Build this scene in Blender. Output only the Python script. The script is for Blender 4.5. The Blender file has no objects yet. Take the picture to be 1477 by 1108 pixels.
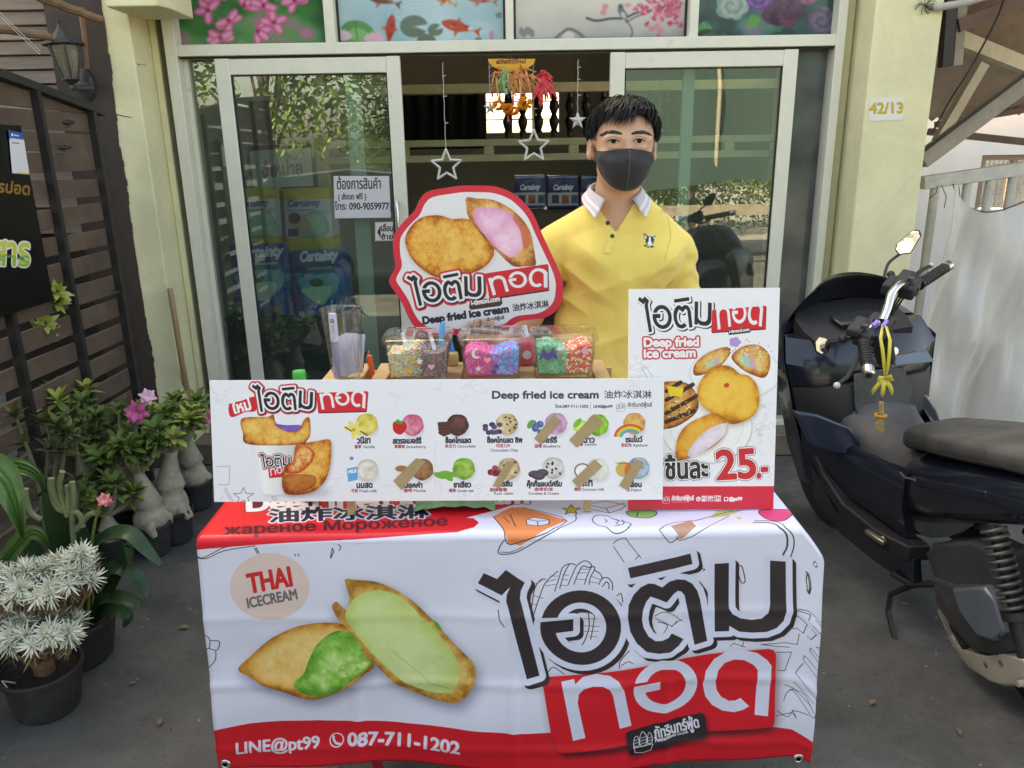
import bpy, bmesh, math, random
import numpy as np
from mathutils import Vector, Matrix, Euler
random.seed(7)
rs = np.random.RandomState(11)
R_ = math.radians
SC = bpy.context.scene
COL = SC.collection

# ------------------------------------------------------------------ camera, sky, sun, exposure
F_PX, PITCH, ROLL, CAM_Z = 1110.0, R_(16.5), R_(0.95), 1.55
_cp, _sp, _cr, _sr = math.cos(PITCH), math.sin(PITCH), math.cos(ROLL), math.sin(ROLL)
FW = Vector((0, _cp, -_sp)); _U0 = Vector((0, _sp, _cp)); _R0 = Vector((1, 0, 0))
RT = _cr*_R0 - _sr*_U0; UP = _cr*_U0 + _sr*_R0
cd = bpy.data.cameras.new('camera'); cam = bpy.data.objects.new('camera', cd); COL.objects.link(cam)
cd.sensor_width = 36.0; cd.lens = 36.0*F_PX/1477.0; cd.clip_start = 0.05; cd.clip_end = 500
_m = Matrix((RT, UP, -FW)).transposed().to_4x4(); _m.translation = Vector((0, 0, CAM_Z)); cam.matrix_world = _m
SC.camera = cam

SUN_EL, SUN_AZ = 48.0, -32.0      # degrees; azimuth measured from +Y towards +X (sun stands behind the shop, to the left)
w = bpy.data.worlds.new('World'); SC.world = w; w.use_nodes = True
nt = w.node_tree; bg = nt.nodes['Background']
sky = nt.nodes.new('ShaderNodeTexSky'); sky.sky_type = 'NISHITA'; sky.sun_disc = False
sky.sun_elevation = R_(SUN_EL); sky.sun_rotation = R_(SUN_AZ); sky.air_density = 1.0; sky.dust_density = 4.0; sky.ozone_density = 1.0
nt.links.new(sky.outputs[0], bg.inputs[0]); bg.inputs[1].default_value = 0.15
sl = bpy.data.lights.new('sun', 'SUN'); sl.energy = 4.5; sl.angle = R_(0.5); sl.color = (1.0, 0.95, 0.86)
so = bpy.data.objects.new('sun', sl); COL.objects.link(so)
_sd = Vector((math.sin(R_(SUN_AZ))*math.cos(R_(SUN_EL)), math.cos(R_(SUN_AZ))*math.cos(R_(SUN_EL)), math.sin(R_(SUN_EL))))
so.rotation_euler = (-_sd).to_track_quat('-Z', 'Y').to_euler()
SC.view_settings.view_transform = 'Standard'; SC.view_settings.look = 'None'
SC.view_settings.exposure = 2.4; SC.view_settings.gamma = 1.0
SC.view_settings.use_white_balance = True; SC.view_settings.white_balance_temperature = 9200; SC.view_settings.white_balance_tint = 10
SC.render.engine = 'CYCLES'
SC.cycles.max_bounces = 8; SC.cycles.transparent_max_bounces = 16; SC.cycles.diffuse_bounces = 4
SC.cycles.caustics_reflective = False; SC.cycles.caustics_refractive = False
SC.cycles.use_denoising = True

# ------------------------------------------------------------------ a pixel of the photograph (1477 x 1108) turned into a point of the place
def ray(px, py):
    return FW + RT*((px-738.5)/F_PX) + UP*((554-py)/F_PX)
def atY(px, py, Y):
    d = ray(px, py); t = Y/d.y; return Vector((d.x*t, Y, CAM_Z+d.z*t))
def atZ(px, py, Z):
    d = ray(px, py); t = (Z-CAM_Z)/d.z; return Vector((d.x*t, d.y*t, Z))
def atX(px, py, X):
    d = ray(px, py); t = X/d.x; return Vector((X, d.y*t, CAM_Z+d.z*t))
def atP(px, py, P, N):
    d = ray(px, py); o = Vector((0, 0, CAM_Z)); t = (P-o).dot(N)/d.dot(N); return o+d*t

# ------------------------------------------------------------------ things, parts, tags
def tag(o, label=None, cat=None, group=None, kind=None):
    if label: o['label'] = label
    if cat: o['category'] = cat
    if group: o['group'] = group
    if kind: o['kind'] = kind
    return o
def thing(name, label, cat, loc=(0, 0, 0), group=None, kind=None, M=None):
    o = bpy.data.objects.new(name, None); COL.objects.link(o); o.empty_display_size = 0.1
    if M is not None: o.matrix_world = M
    else: o.location = loc
    return tag(o, label, cat, group, kind)
def copy_tree(o, parent=None):
    c = o.copy(); COL.objects.link(c)
    if parent: c.parent = parent; c.matrix_parent_inverse = o.matrix_parent_inverse.copy()
    for ch in list(o.children): copy_tree(ch, c)
    return c

class MB:
    """collects shapes and links them as ONE mesh object"""
    def __init__(s): s.v = []; s.f = []; s.uv = None; s.mi = []; s.cur = 0
    def add(s, vs, fs):
        n = len(s.v); s.v += [tuple(p) for p in vs]; s.f += [tuple(i+n for i in f) for f in fs]; s.mi += [s.cur]*len(fs); return s
    def box(s, c, d, M=None):
        x, y, z = d[0]/2, d[1]/2, d[2]/2
        vs = [Vector((a, b, e)) for a in (-x, x) for b in (-y, y) for e in (-z, z)]
        if M is not None: vs = [M @ p for p in vs]
        c = Vector(c); vs = [p+c for p in vs]
        return s.add(vs, [(0, 1, 3, 2), (4, 6, 7, 5), (0, 4, 5, 1), (2, 3, 7, 6), (0, 2, 6, 4), (1, 5, 7, 3)])
    def bx(s, x0, x1, y0, y1, z0, z1): return s.box(((x0+x1)/2, (y0+y1)/2, (z0+z1)/2), (abs(x1-x0), abs(y1-y0), abs(z1-z0)))
    def bar(s, a, b, wd, th, up=(0, 0, 1)):
        a, b = Vector(a), Vector(b); d = b-a; L = d.length; x = d.normalized(); u = Vector(up)
        y = u.cross(x)
        if y.length < 1e-4: y = Vector((0, 1, 0)).cross(x)
        y.normalize(); z = x.cross(y)
        return s.box((a+b)/2, (L, wd, th), Matrix((x, y, z)).transposed())
    def tube(s, pts, r, n=10, cap=True, sq=1.0):
        pts = [Vector(p) for p in pts]; m = len(pts)
        rr = r if isinstance(r, (list, tuple)) else [r]*m
        base = len(s.v); t0 = (pts[1]-pts[0]).normalized()
        u = t0.orthogonal().normalized(); vs = []; 
        for i, p in enumerate(pts):
            t = ((pts[min(i+1, m-1)]-pts[max(i-1, 0)])).normalized()
            u = (u-t*u.dot(t)); 
            if u.length < 1e-5: u = t.orthogonal()
            u.normalize(); w_ = t.cross(u)
            for k in range(n):
                a = 2*math.pi*k/n; vs.append(p+(u*math.cos(a)+w_*math.sin(a)*sq)*rr[i])
        fs = [(i*n+k, i*n+(k+1) % n, (i+1)*n+(k+1) % n, (i+1)*n+k) for i in range(m-1) for k in range(n)]
        if cap: fs += [tuple(range(n))[::-1], tuple((m-1)*n+k for k in range(n))]
        return s.add(vs, fs)
    def lathe(s, prof, n=24, M=None, sx=1.0, sy=1.0, close=False):
        M = M or Matrix.Identity(4); vs = []
        for (r, z) in prof:
            for k in range(n):
                a = 2*math.pi*k/n; vs.append(M @ Vector((r*math.cos(a)*sx, r*math.sin(a)*sy, z)))
        m = len(prof)
        fs = [(i*n+k, i*n+(k+1) % n, (i+1)*n+(k+1) % n, (i+1)*n+k) for i in range(m-1) for k in range(n)]
        if close: fs += [((m-1)*n+k, (m-1)*n+(k+1) % n, (k+1) % n, k) for k in range(n)]
        else:
            if prof[0][0] > 1e-6: fs.append(tuple(range(n))[::-1])
            if prof[-1][0] > 1e-6: fs.append(tuple((m-1)*n+k for k in range(n)))
        return s.add(vs, fs)
    def loft(s, secs, cap=True, closed=True):
        n = len(secs[0]); m = len(secs); vs = [p for q in secs for p in q]
        kk = n if closed else n-1
        fs = [(i*n+k, i*n+(k+1) % n, (i+1)*n+(k+1) % n, (i+1)*n+k) for i in range(m-1) for k in range(kk)]
        if cap and closed: fs += [tuple(range(n))[::-1], tuple((m-1)*n+k for k in range(n))]
        return s.add(vs, fs)
    def prism(s, pts, vec):
        n = len(pts); v = Vector(vec); a = [Vector(p) for p in pts]; b = [p+v for p in a]
        return s.add(a+b, [tuple(range(n))[::-1], tuple(range(n, 2*n))]+[(k, (k+1) % n, n+(k+1) % n, n+k) for k in range(n)])
    def sphere(s, c, r, n=10, m=6, sc=(1, 1, 1)):
        M = Matrix.Translation(Vector(c)) @ Matrix.Diagonal((sc[0], sc[1], sc[2], 1))
        return s.lathe([(max(r*math.sin(math.pi*i/m), 1e-5), -r*math.cos(math.pi*i/m)) for i in range(m+1)], n, M)
    def build(s, name, mat, parent=None, smooth=True, ang=35, bevel=0, seg=2, uv=None, local=False, mats=None):
        me = bpy.data.meshes.new(name); me.from_pydata(s.v, [], s.f)
        bm = bmesh.new(); bm.from_mesh(me); bmesh.ops.recalc_face_normals(bm, faces=bm.faces); bm.to_mesh(me); bm.free()
        for m_ in (mats or [mat]): me.materials.append(m_)
        if mats: me.polygons.foreach_set('material_index', s.mi)
        if smooth:
            me.polygons.foreach_set('use_smooth', [True]*len(me.polygons)); me.set_sharp_from_angle(angle=R_(ang))
        if uv:
            l = me.uv_layers.new(name='UVMap'); vi = np.zeros(len(me.loops), int); me.loops.foreach_get('vertex_index', vi)
            co = np.array([uv(Vector(p)) for p in s.v]); l.data.foreach_set('uv', co[vi].ravel())
        o = bpy.data.objects.new(name, me); COL.objects.link(o)
        if parent:
            o.parent = parent
            if not local: o.matrix_parent_inverse = world_of(parent).inverted()
        if bevel:
            b = o.modifiers.new('bevel', 'BEVEL'); b.width = bevel; b.segments = seg; b.limit_method = 'ANGLE'; b.angle_limit = R_(30); b.harden_normals = False
        return o
def world_of(o):
    m = o.matrix_basis.copy()
    if o.parent: m = world_of(o.parent) @ o.matrix_parent_inverse @ m
    return m

# ------------------------------------------------------------------ materials
def mat(name, col, rough=0.6, metal=0.0, var=0.0, vscale=6.0, bump=0.0, bscale=60.0, spec=0.5, coat=0.0, col2=None, trans=0.0, sheen=0.0, sss=0.0, stretch=None):
    m = bpy.data.materials.new(name); m.use_nodes = True; nt = m.node_tree; b = nt.nodes['Principled BSDF']
    b.inputs['Base Color'].default_value = (*col, 1); b.inputs['Roughness'].default_value = rough; b.inputs['Metallic'].default_value = metal
    b.inputs['Specular IOR Level'].default_value = spec; b.inputs['Coat Weight'].default_value = coat; b.inputs['Transmission Weight'].default_value = trans
    if coat: b.inputs['Coat Roughness'].default_value = 0.06
    if sheen: b.inputs['Sheen Weight'].default_value = sheen
    if sss: b.inputs['Subsurface Weight'].default_value = sss; b.inputs['Subsurface Radius'].default_value = (0.012, 0.005, 0.003); b.inputs['Subsurface Scale'].default_value = 1.0
    tc = nt.nodes.new('ShaderNodeTexCoord'); src = tc.outputs['Object']
    if stretch:
        mp = nt.nodes.new('ShaderNodeMapping'); mp.inputs['Scale'].default_value = stretch; nt.links.new(src, mp.inputs[0]); src = mp.outputs[0]
    if var or col2:
        n = nt.nodes.new('ShaderNodeTexNoise'); n.inputs['Scale'].default_value = vscale; n.inputs['Detail'].default_value = 6; n.inputs['Roughness'].default_value = 0.65
        nt.links.new(src, n.inputs['Vector'])
        r = nt.nodes.new('ShaderNodeValToRGB'); r.color_ramp.elements[0].position = 0.32; r.color_ramp.elements[1].position = 0.68
        c2 = col2 or tuple(min(1, c*(1+var)) for c in col); c1 = col if col2 else tuple(c*(1-var) for c in col)
        r.color_ramp.elements[0].color = (*c1, 1); r.color_ramp.elements[1].color = (*c2, 1)
        nt.links.new(n.outputs['Fac'], r.inputs['Fac']); nt.links.new(r.outputs['Color'], b.inputs['Base Color'])
    if bump:
        n2 = nt.nodes.new('ShaderNodeTexNoise'); n2.inputs['Scale'].default_value = bscale; n2.inputs['Detail'].default_value = 5
        nt.links.new(src, n2.inputs['Vector'])
        bp = nt.nodes.new('ShaderNodeBump'); bp.inputs['Strength'].default_value = bump; bp.inputs['Distance'].default_value = 0.01
        nt.links.new(n2.outputs['Fac'], bp.inputs['Height']); nt.links.new(bp.outputs['Normal'], b.inputs['Normal'])
    return m
def srgb(*c): return tuple((x/255/12.92 if x/255 <= 0.04045 else ((x/255+0.055)/1.055)**2.4) for x in c)
def glassmat(name, tint, refl=1.0, haze=0.0, hazecol=(0.3, 0.35, 0.33), rough=0.0, ior=1.5):
    """a single sheet of window glass: tinted see-through plus mirror reflection"""
    m = bpy.data.materials.new(name); m.use_nodes = True; nt = m.node_tree; nt.nodes.clear()
    out = nt.nodes.new('ShaderNodeOutputMaterial'); t = nt.nodes.new('ShaderNodeBsdfTransparent'); t.inputs[0].default_value = (*tint, 1)
    g = nt.nodes.new('ShaderNodeBsdfGlossy'); g.inputs['Roughness'].default_value = rough; g.inputs[0].default_value = (1, 1, 1, 1)
    fr = nt.nodes.new('ShaderNodeFresnel'); ge = nt.nodes.new('ShaderNodeNewGeometry'); mr = nt.nodes.new('ShaderNodeMapRange'); mr.inputs[3].default_value = ior; mr.inputs[4].default_value = 1/ior; nt.links.new(ge.outputs['Backfacing'], mr.inputs[0]); nt.links.new(mr.outputs[0], fr.inputs[0])
    mul = nt.nodes.new('ShaderNodeMath'); mul.operation = 'MULTIPLY'; mul.use_clamp = True; mul.inputs[1].default_value = refl; nt.links.new(fr.outputs[0], mul.inputs[0])
    mx = nt.nodes.new('ShaderNodeMixShader'); nt.links.new(mul.outputs[0], mx.inputs[0])
    last = t.outputs[0]
    if haze:
        d = nt.nodes.new('ShaderNodeBsdfDiffuse'); d.inputs[0].default_value = (*hazecol, 1); m2 = nt.nodes.new('ShaderNodeMixShader')
        tc = nt.nodes.new('ShaderNodeTexCoord'); n = nt.nodes.new('ShaderNodeTexNoise'); n.inputs['Scale'].default_value = 5; n.inputs['Detail'].default_value = 5; nt.links.new(tc.outputs['Object'], n.inputs[0])
        ml = nt.nodes.new('ShaderNodeMath'); ml.operation = 'MULTIPLY'; ml.inputs[1].default_value = haze*2; nt.links.new(n.outputs['Fac'], ml.inputs[0])
        nt.links.new(ml.outputs[0], m2.inputs[0])
        nt.links.new(last, m2.inputs[1]); nt.links.new(d.outputs[0], m2.inputs[2]); last = m2.outputs[0]
    nt.links.new(last, mx.inputs[1]); nt.links.new(g.outputs[0], mx.inputs[2]); nt.links.new(mx.outputs[0], out.inputs[0])
    return m

# ------------------------------------------------------------------ printed artwork is drawn by the script itself (polygons, strokes, lettering)
def sm(pts, closed=True, k=6):
    """smooth curve through points"""
    n = len(pts); o = []; P = [np.array(p, float) for p in pts]
    rng = range(n) if closed else range(n-1)
    for i in rng:
        p0, p1, p2, p3 = (P[(i-1) % n], P[i], P[(i+1) % n], P[(i+2) % n]) if closed else (P[max(i-1, 0)], P[i], P[i+1], P[min(i+2, n-1)])
        for j in range(k):
            t = j/k; o.append(tuple(0.5*((2*p1)+(-p0+p2)*t+(2*p0-5*p1+4*p2-p3)*t*t+(-p0+3*p1-3*p2+p3)*t**3)))
    if not closed: o.append(tuple(P[-1]))
    return o
def area(p): p = np.asarray(p); x, y = p[:, 0], p[:, 1]; return 0.5*np.sum(x*np.roll(y, -1)-np.roll(x, -1)*y)
def orient(p): p = np.asarray(p, float); return p if area(p) > 0 else p[::-1]
def box1(a, r):
    if r < 1: return a
    for ax in (0, 1):
        p = np.pad(a, [(r+1, r) if i == ax else (0, 0) for i in range(2)], mode='edge'); c = np.cumsum(p, axis=ax)
        a = (np.take(c, range(2*r+1, c.shape[ax]), axis=ax)-np.take(c, range(0, c.shape[ax]-2*r-1), axis=ax))/(2*r+1)
    return a
def blur(a, r): r = int(r); return box1(box1(a, r), r)
def vnoise(h, w, cell, seed):
    q = np.random.RandomState(seed); gh, gw = int(h/cell)+3, int(w/cell)+3; g = q.rand(gh, gw)
    y = np.arange(h)/cell; x = np.arange(w)/cell; yi = y.astype(int); xi = x.astype(int); fy = y-yi; fx = x-xi; fy = fy*fy*(3-2*fy); fx = fx*fx*(3-2*fx)
    a = g[yi][:, xi]; b = g[yi][:, xi+1]; c = g[yi+1][:, xi]; d = g[yi+1][:, xi+1]
    return (a*(1-fx)+b*fx)*(1-fy)[:, None]+(c*(1-fx)+d*fx)*fy[:, None]
def fbm(h, w, cell, seed, oc=4):
    o = 0; am = 0.5; tot = 0
    for i in range(oc):
        o = o+am*vnoise(h, w, max(cell/2**i, 1.0), seed+i); tot += am; am *= 0.6
    return o/tot
_GL = {}
def glyphs(text, sp=1.0):
    key = (text, sp)
    if key in _GL: return _GL[key]
    c = bpy.data.curves.new('lettering', 'FONT'); c.body = text; c.space_character = sp; o = bpy.data.objects.new('lettering', c); COL.objects.link(o)
    bpy.context.view_layer.update()
    cu = o.to_curve(bpy.context.evaluated_depsgraph_get()); res = []
    from mathutils.geometry import interpolate_bezier as ib
    for s in cu.splines:
        if s.type == 'BEZIER':
            b = s.bezier_points; n = len(b); pts = []
            for i in range(n):
                a, d = b[i], b[(i+1) % n]; q = ib(a.co, a.handle_right, d.handle_left, d.co, 6); pts += [(p.x, p.y) for p in q[:-1]]
        else: pts = [(p.co.x, p.co.y) for p in s.points]
        if len(pts) > 2: res.append(np.array(pts))
    o.to_curve_clear(); bpy.data.objects.remove(o); bpy.data.curves.remove(c)
    _GL[key] = res; return res
def cov(polys, W, H, S=4):
    E = []
    for p in polys:
        p = np.asarray(p, float); E.append(np.hstack([p, np.roll(p, -1, axis=0)]))
    E = np.vstack(E)
    x0 = int(max(0, math.floor(min(E[:, 0].min(), E[:, 2].min())))-1); y0 = int(max(0, math.floor(min(E[:, 1].min(), E[:, 3].min())))-1)
    x1 = int(min(W, math.ceil(max(E[:, 0].max(), E[:, 2].max()))+2)); y1 = int(min(H, math.ceil(max(E[:, 1].max(), E[:, 3].max()))+2))
    x0 = max(x0, 0); y0 = max(y0, 0)
    if x1 <= x0 or y1 <= y0: return None
    w_, h_ = x1-x0, y1-y0
    ax, ay, bx, by = E[:, 0]-x0, (E[:, 1]-y0)*S, E[:, 2]-x0, (E[:, 3]-y0)*S
    d = np.where(by > ay, 1.0, -1.0); lo = np.minimum(ay, by); hi = np.maximum(ay, by)
    k0 = np.clip(np.ceil(lo-0.5), 0, h_*S).astype(int); k1 = np.clip(np.ceil(hi-0.5), 0, h_*S).astype(int); cnt = k1-k0
    if cnt.sum() == 0: return None
    idx = np.repeat(np.arange(len(E)), cnt); st = np.repeat(np.cumsum(cnt)-cnt, cnt); k = np.arange(cnt.sum())-st+k0[idx]
    t = (k+0.5-ay[idx])/(by[idx]-ay[idx]); x = np.clip(ax[idx]+t*(bx[idx]-ax[idx]), 0, w_-0.001); xi = x.astype(int); fr = x-xi
    row = k//S; W2 = w_+2; v = d[idx]/S
    acc = np.bincount(row*W2+xi, weights=v*(1-fr), minlength=h_*W2)+np.bincount(row*W2+xi+1, weights=v*fr, minlength=h_*W2)
    m = np.clip(np.abs(np.cumsum(acc[:h_*W2].reshape(h_, W2), axis=1)), 0, 1)[:, :w_]
    return m, x0, y0
def strokepolys(pts, w, closed=False):
    P = [np.array(p, float) for p in pts]; n = len(P); o = []; r = w/2
    kk = max(8, min(24, int(r*1.5)+6)); circ = np.array([(math.cos(2*math.pi*i/kk), math.sin(2*math.pi*i/kk)) for i in range(kk)])*r
    for i in range(n if closed else n-1):
        a, b = P[i], P[(i+1) % n]; d = b-a; L = math.hypot(*d)
        if L < 1e-6: continue
        nn = np.array([-d[1], d[0]])/L*r; o.append(orient([a+nn, b+nn, b-nn, a-nn]))
    for p in P: o.append(orient(circ+p))
    return o
class Cv:
    def __init__(s, wm, hm, ppm, bg, T=None):
        s.W, s.H, s.ppm, s.T = int(wm*ppm), int(hm*ppm), ppm, T
        s.a = np.empty((s.H, s.W, 3), np.float32); s.a[:] = np.array(bg)/255.0
    def tp(s, p):
        q = s.T(p[0], p[1]) if s.T else p
        return (q[0]*s.ppm, q[1]*s.ppm)
    def tpp(s, pts): return [s.tp(p) for p in pts]
    def scale(s, p):
        a = np.array(s.tp(p)); b = np.array(s.tp((p[0]+1, p[1]))); c = np.array(s.tp((p[0], p[1]+1))); return math.sqrt(math.hypot(*(b-a))*math.hypot(*(c-a)))
    def put(s, r, col, al=1.0):
        if r is None: return
        m, x, y = r; h, w_ = m.shape; A = s.a[y:y+h, x:x+w_]; mm = (m*al)[..., None]
        c = np.asarray(col, np.float32)
        if c.ndim == 1: c = c/255.0
        s.a[y:y+h, x:x+w_] = A*(1-mm)+c*mm
    def poly(s, pts, col, al=1.0): s.put(cov([orient(s.tpp(pts))], s.W, s.H), col, al)
    def polys(s, L, col, al=1.0): s.put(cov([orient(s.tpp(p)) for p in L], s.W, s.H), col, al)
    def stroke(s, pts, w, col, closed=False, al=1.0):
        s.put(cov(strokepolys(s.tpp(pts), w*s.scale(pts[0]), closed), s.W, s.H), col, al)
    def ell(s, cx, cy, rx, ry, col, rot=0, al=1.0, n=40):
        c, d = math.cos(R_(rot)), math.sin(R_(rot))
        s.poly([(cx+rx*math.cos(t)*c-ry*math.sin(t)*d, cy+rx*math.cos(t)*d+ry*math.sin(t)*c) for t in np.linspace(0, 2*math.pi, n, endpoint=False)], col, al)
    def soft(s, L, r, col, al=1.0, dx=0, dy=0):
        """blurred printed shadow of polygons"""
        k = s.scale(L[0][0]); R = int(r*k)+1; P = [orient(np.array(s.tpp([(x+dx, y+dy) for x, y in p]))) for p in L]
        q = cov(P, s.W, s.H, 2)
        if q is None: return
        m, x, y = q; pad = 2*R; x0, y0 = max(0, x-pad), max(0, y-pad); x1, y1 = min(s.W, x+m.shape[1]+pad), min(s.H, y+m.shape[0]+pad)
        M = np.zeros((y1-y0, x1-x0)); M[y-y0:y-y0+m.shape[0], x-x0:x-x0+m.shape[1]] = m
        s.put((blur(M, R), x0, y0), col, al)
    def fat(s, L, grow, col, al=1.0, dx=0, dy=0):
        k = s.scale(L[0][0]); P = []
        for p in L:
            q = s.tpp([(x+dx, y+dy) for x, y in p]); P.append(orient(q)); P += strokepolys(q, 2*grow*k, True)
        s.put(cov(P, s.W, s.H), col, al)
    def paint(s, pts, fn, al=1.0):
        """fill a shape with colours given by fn(mask, edge, u, v, noise seed)"""
        q = cov([orient(s.tpp(pts))], s.W, s.H)
        if q is None: return
        m, x, y = q; h, w_ = m.shape; u = np.linspace(0, 1, w_)[None, :]*np.ones((h, 1)); v = np.linspace(0, 1, h)[:, None]*np.ones((1, w_))
        R = max(2, int(min(h, w_)*0.13)); e = np.clip((1-blur(np.pad(m, R), R)[R:-R, R:-R])*2, 0, 1)
        s.put((m, x, y), fn(e, u, v, h, w_), al)
    def text(s, t, p0, p1, hgt, col, bold=0.0, al=1.0, slant=0.0, sp=1.0, outline=None, base=None):
        """lettering fitted from p0 to p1 (both on the baseline, left and right end); hgt = height of the tallest glyph over the baseline"""
        G = glyphs(t, sp); A = np.vstack(G); xmin, xmax = A[:, 0].min(), A[:, 0].max(); top = base or A[:, 1].max()
        P0, P1 = np.array(p0, float), np.array(p1, float); d = P1-P0; L = math.hypot(*d); ux = d/L; uy = np.array([ux[1], -ux[0]])
        P = []
        for g in G:
            X = (g[:, 0]-xmin)/(xmax-xmin)*L; Y = g[:, 1]/top*hgt
            P.append(s.tpp([tuple(P0+ux*(a+slant*b)+uy*b) for a, b in zip(X, Y)]))
        k = s.scale(p0)
        ref = sum(area(p) for p in P)
        if ref < 0: P = [np.asarray(p)[::-1] for p in P]
        if outline:
            for (gw, oc) in outline:
                Q = [orient(p) for p in P]
                for p in P: Q += strokepolys(p, 2*gw*k, True)
                s.put(cov(Q, s.W, s.H), oc, al)
        q = cov(P, s.W, s.H)
        if q is None: return
        s.put(q, col, al)
        if bold:
            Q = []
            for p in P: Q += strokepolys(p, 2*bold*k, True)
            s.put(cov(Q, s.W, s.H), col, al)
    def image(s, name):
        im = bpy.data.images.new(name, s.W, s.H); d = np.ones((s.H, s.W, 4), np.float32); d[..., :3] = np.clip(s.a[::-1], 0, 1)
        im.pixels.foreach_set(d.ravel()); im.update(); im.pack(); return im
    def mat(s, name, rough=0.4, spec=0.4, bump=0.0, bscale=200.0, coat=0.0, tint=None):
        m = mat(name, (0.8, 0.8, 0.8), rough, spec=spec, bump=bump, bscale=bscale, coat=coat); nt = m.node_tree
        t = nt.nodes.new('ShaderNodeTexImage'); t.image = s.image(name); uvn = nt.nodes.new('ShaderNodeUVMap'); uvn.uv_map = 'UVMap'
        nt.links.new(uvn.outputs[0], t.inputs[0]); nt.links.new(t.outputs[0], nt.nodes['Principled BSDF'].inputs['Base Color']); return m
def lerp3(t, *stops):
    """colour ramp on an array; stops = (pos, (r,g,b))"""
    xs = [a for a, _ in stops]; return np.stack([np.interp(t, xs, [c[i]/255 for _, c in stops]) for i in range(3)], -1).astype(np.float32)
def bread(seed, light=(250, 205, 130), mid=(228, 160, 70), dark=(165, 85, 30), cell=0.12, gy=0.25):
    def fn(e, u, v, h, w_):
        n = fbm(h, w_, max(h, w_)*cell, seed, 5); n2 = fbm(h, w_, max(h, w_)*cell*0.3, seed+9, 3)
        n3 = np.random.RandomState(seed).rand(h, w_); n4 = vnoise(h, w_, 3.0, seed+3); t = 0.12+(n-0.5)*0.95+(n2-0.5)*0.4+(n3-.5)*.12+(n4-.5)*.22+e**1.5*0.6+gy*(v-0.3)+0.06-.28*np.clip(fbm(h, w_, max(h, w_)*.22, seed+77, 2)-.55, 0, 1)
        return lerp3(np.clip(t, 0, 1), (0, light), (0.45, mid), (0.8, dark), (1.0, tuple(c*0.75 for c in dark)))
    return fn
def cream(seed, a, b, c, cell=0.2):
    def fn(e, u, v, h, w_):
        n = fbm(h, w_, max(h, w_)*cell, seed, 5); n4 = vnoise(h, w_, 4.0, seed+3); t = np.clip((n-0.5)*1.6+0.35+e*0.45+(n4-.5)*.16+.5*np.clip(np.abs(fbm(h, w_, max(h, w_)*.3, seed+5, 3)-.5)-.12, 0, 1), 0, 1)
        return lerp3(t, (0, a), (0.5, b), (1, c))
    return fn
def affine3(src, dst):
    A = np.array([[x, y, 1] for x, y in src], float); B = np.array(dst, float); Mx = np.linalg.solve(A, B)
    return lambda p: tuple(np.array([p[0], p[1], 1.0]) @ Mx)

# the two halves of the ice-cream lettering, as outlines in photograph pixels of the banner
def _z(x0, y0, k, pts): return [(x0+k*x, y0+k*y) for x, y in pts]
def _ring(cx, cy, rx, ry, ix, iy, top, bar):
    """the Thai O-ang: ring open at the left with a bar going in"""
    def ang(p, a, b): return math.atan2((p[1]-cy)/b, (p[0]-cx)/a)
    a0 = ang(top[0], rx, ry); a1 = ang(bar[0], rx, ry)
    if a1 < a0: a1 += 2*math.pi
    o = [(cx+rx*math.cos(t), cy+ry*math.sin(t)) for t in np.linspace(a0, a1, 40)]
    b0 = ang(bar[3], ix, iy); b1 = ang(top[1], ix, iy)
    while b1 > b0: b1 -= 2*math.pi
    i = [(cx+ix*math.cos(t), cy+iy*math.sin(t)) for t in np.linspace(b0, b1, 36)]
    return o+[bar[1], bar[2]]+i
K1, K2, K3 = 260/1372, 300/1477, 350/1477
LOGO_A = [_z(680, 780, K1, [(50, 305), (95, 228), (195, 268), (262, 200), (405, 288), (375, 345), (368, 400), (395, 500), (450, 720), (515, 968), (420, 997), (345, 720), (285, 490), (265, 430), (268, 380), (295, 322), (230, 385)]),
          _z(680, 780, K1, _ring(825, 611, 305, 269, 193, 182, [(535, 540), (655, 538)], [(522, 572), (770, 548), (770, 638), (632, 656)])),
          _z(900, 780, K2, [(330, 625), (415, 675), (380, 715), (320, 745), (240, 757), (150, 740), (80, 680), (35, 600), (18, 500), (25, 420), (60, 350), (110, 300), (165, 275), (205, 278), (265, 305), (315, 265), (370, 250), (430, 260), (480, 290), (515, 340), (535, 400), (585, 695), (495, 718), (435, 420), (425, 370), (400, 340), (375, 332), (345, 352), (295, 412), (245, 390), (180, 365), (150, 400), (125, 460), (118, 520), (130, 580), (165, 640), (215, 675), (265, 675), (305, 655)]),
          _z(900, 780, K2, [(22, 168), (465, 75), (480, 148), (38, 238)]),
          _z(900, 780, K2, [(638, 152), (740, 148), (740, 470), (765, 510), (820, 540), (900, 550), (970, 540), (1015, 500), (1030, 440), (1030, 132), (1140, 138), (1140, 480), (1120, 550), (1070, 600), (1000, 628), (900, 635), (810, 630), (742, 592), (740, 628), (640, 632)])]
LOGO_B = [_z(780, 920, K3, [(120, 210), (198, 193), (203, 220), (250, 180), (330, 160), (410, 170), (465, 205), (497, 260), (545, 487), (472, 497), (430, 290), (410, 250), (370, 228), (310, 228), (255, 245), (225, 280), (218, 330), (265, 540), (190, 557), (158, 400)]),
          _z(780, 920, K3, _ring(752, 265, 198, 167, 127, 110, [(565, 222), (640, 218)], [(553, 238), (718, 226), (720, 282), (625, 290)])),
          _z(780, 920, K3, [(1370, 455), (1395, 155), (1370, 120), (1310, 75), (1220, 55), (1130, 65), (1050, 115), (1000, 190), (983, 270), (1000, 350), (1040, 400), (1100, 430), (1170, 437), (1225, 420), (1260, 398), (1208, 352), (1180, 368), (1140, 372), (1095, 350), (1068, 310), (1060, 250), (1075, 190), (1115, 140), (1170, 118), (1230, 120), (1285, 148), (1312, 180), (1290, 447)])]
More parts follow.
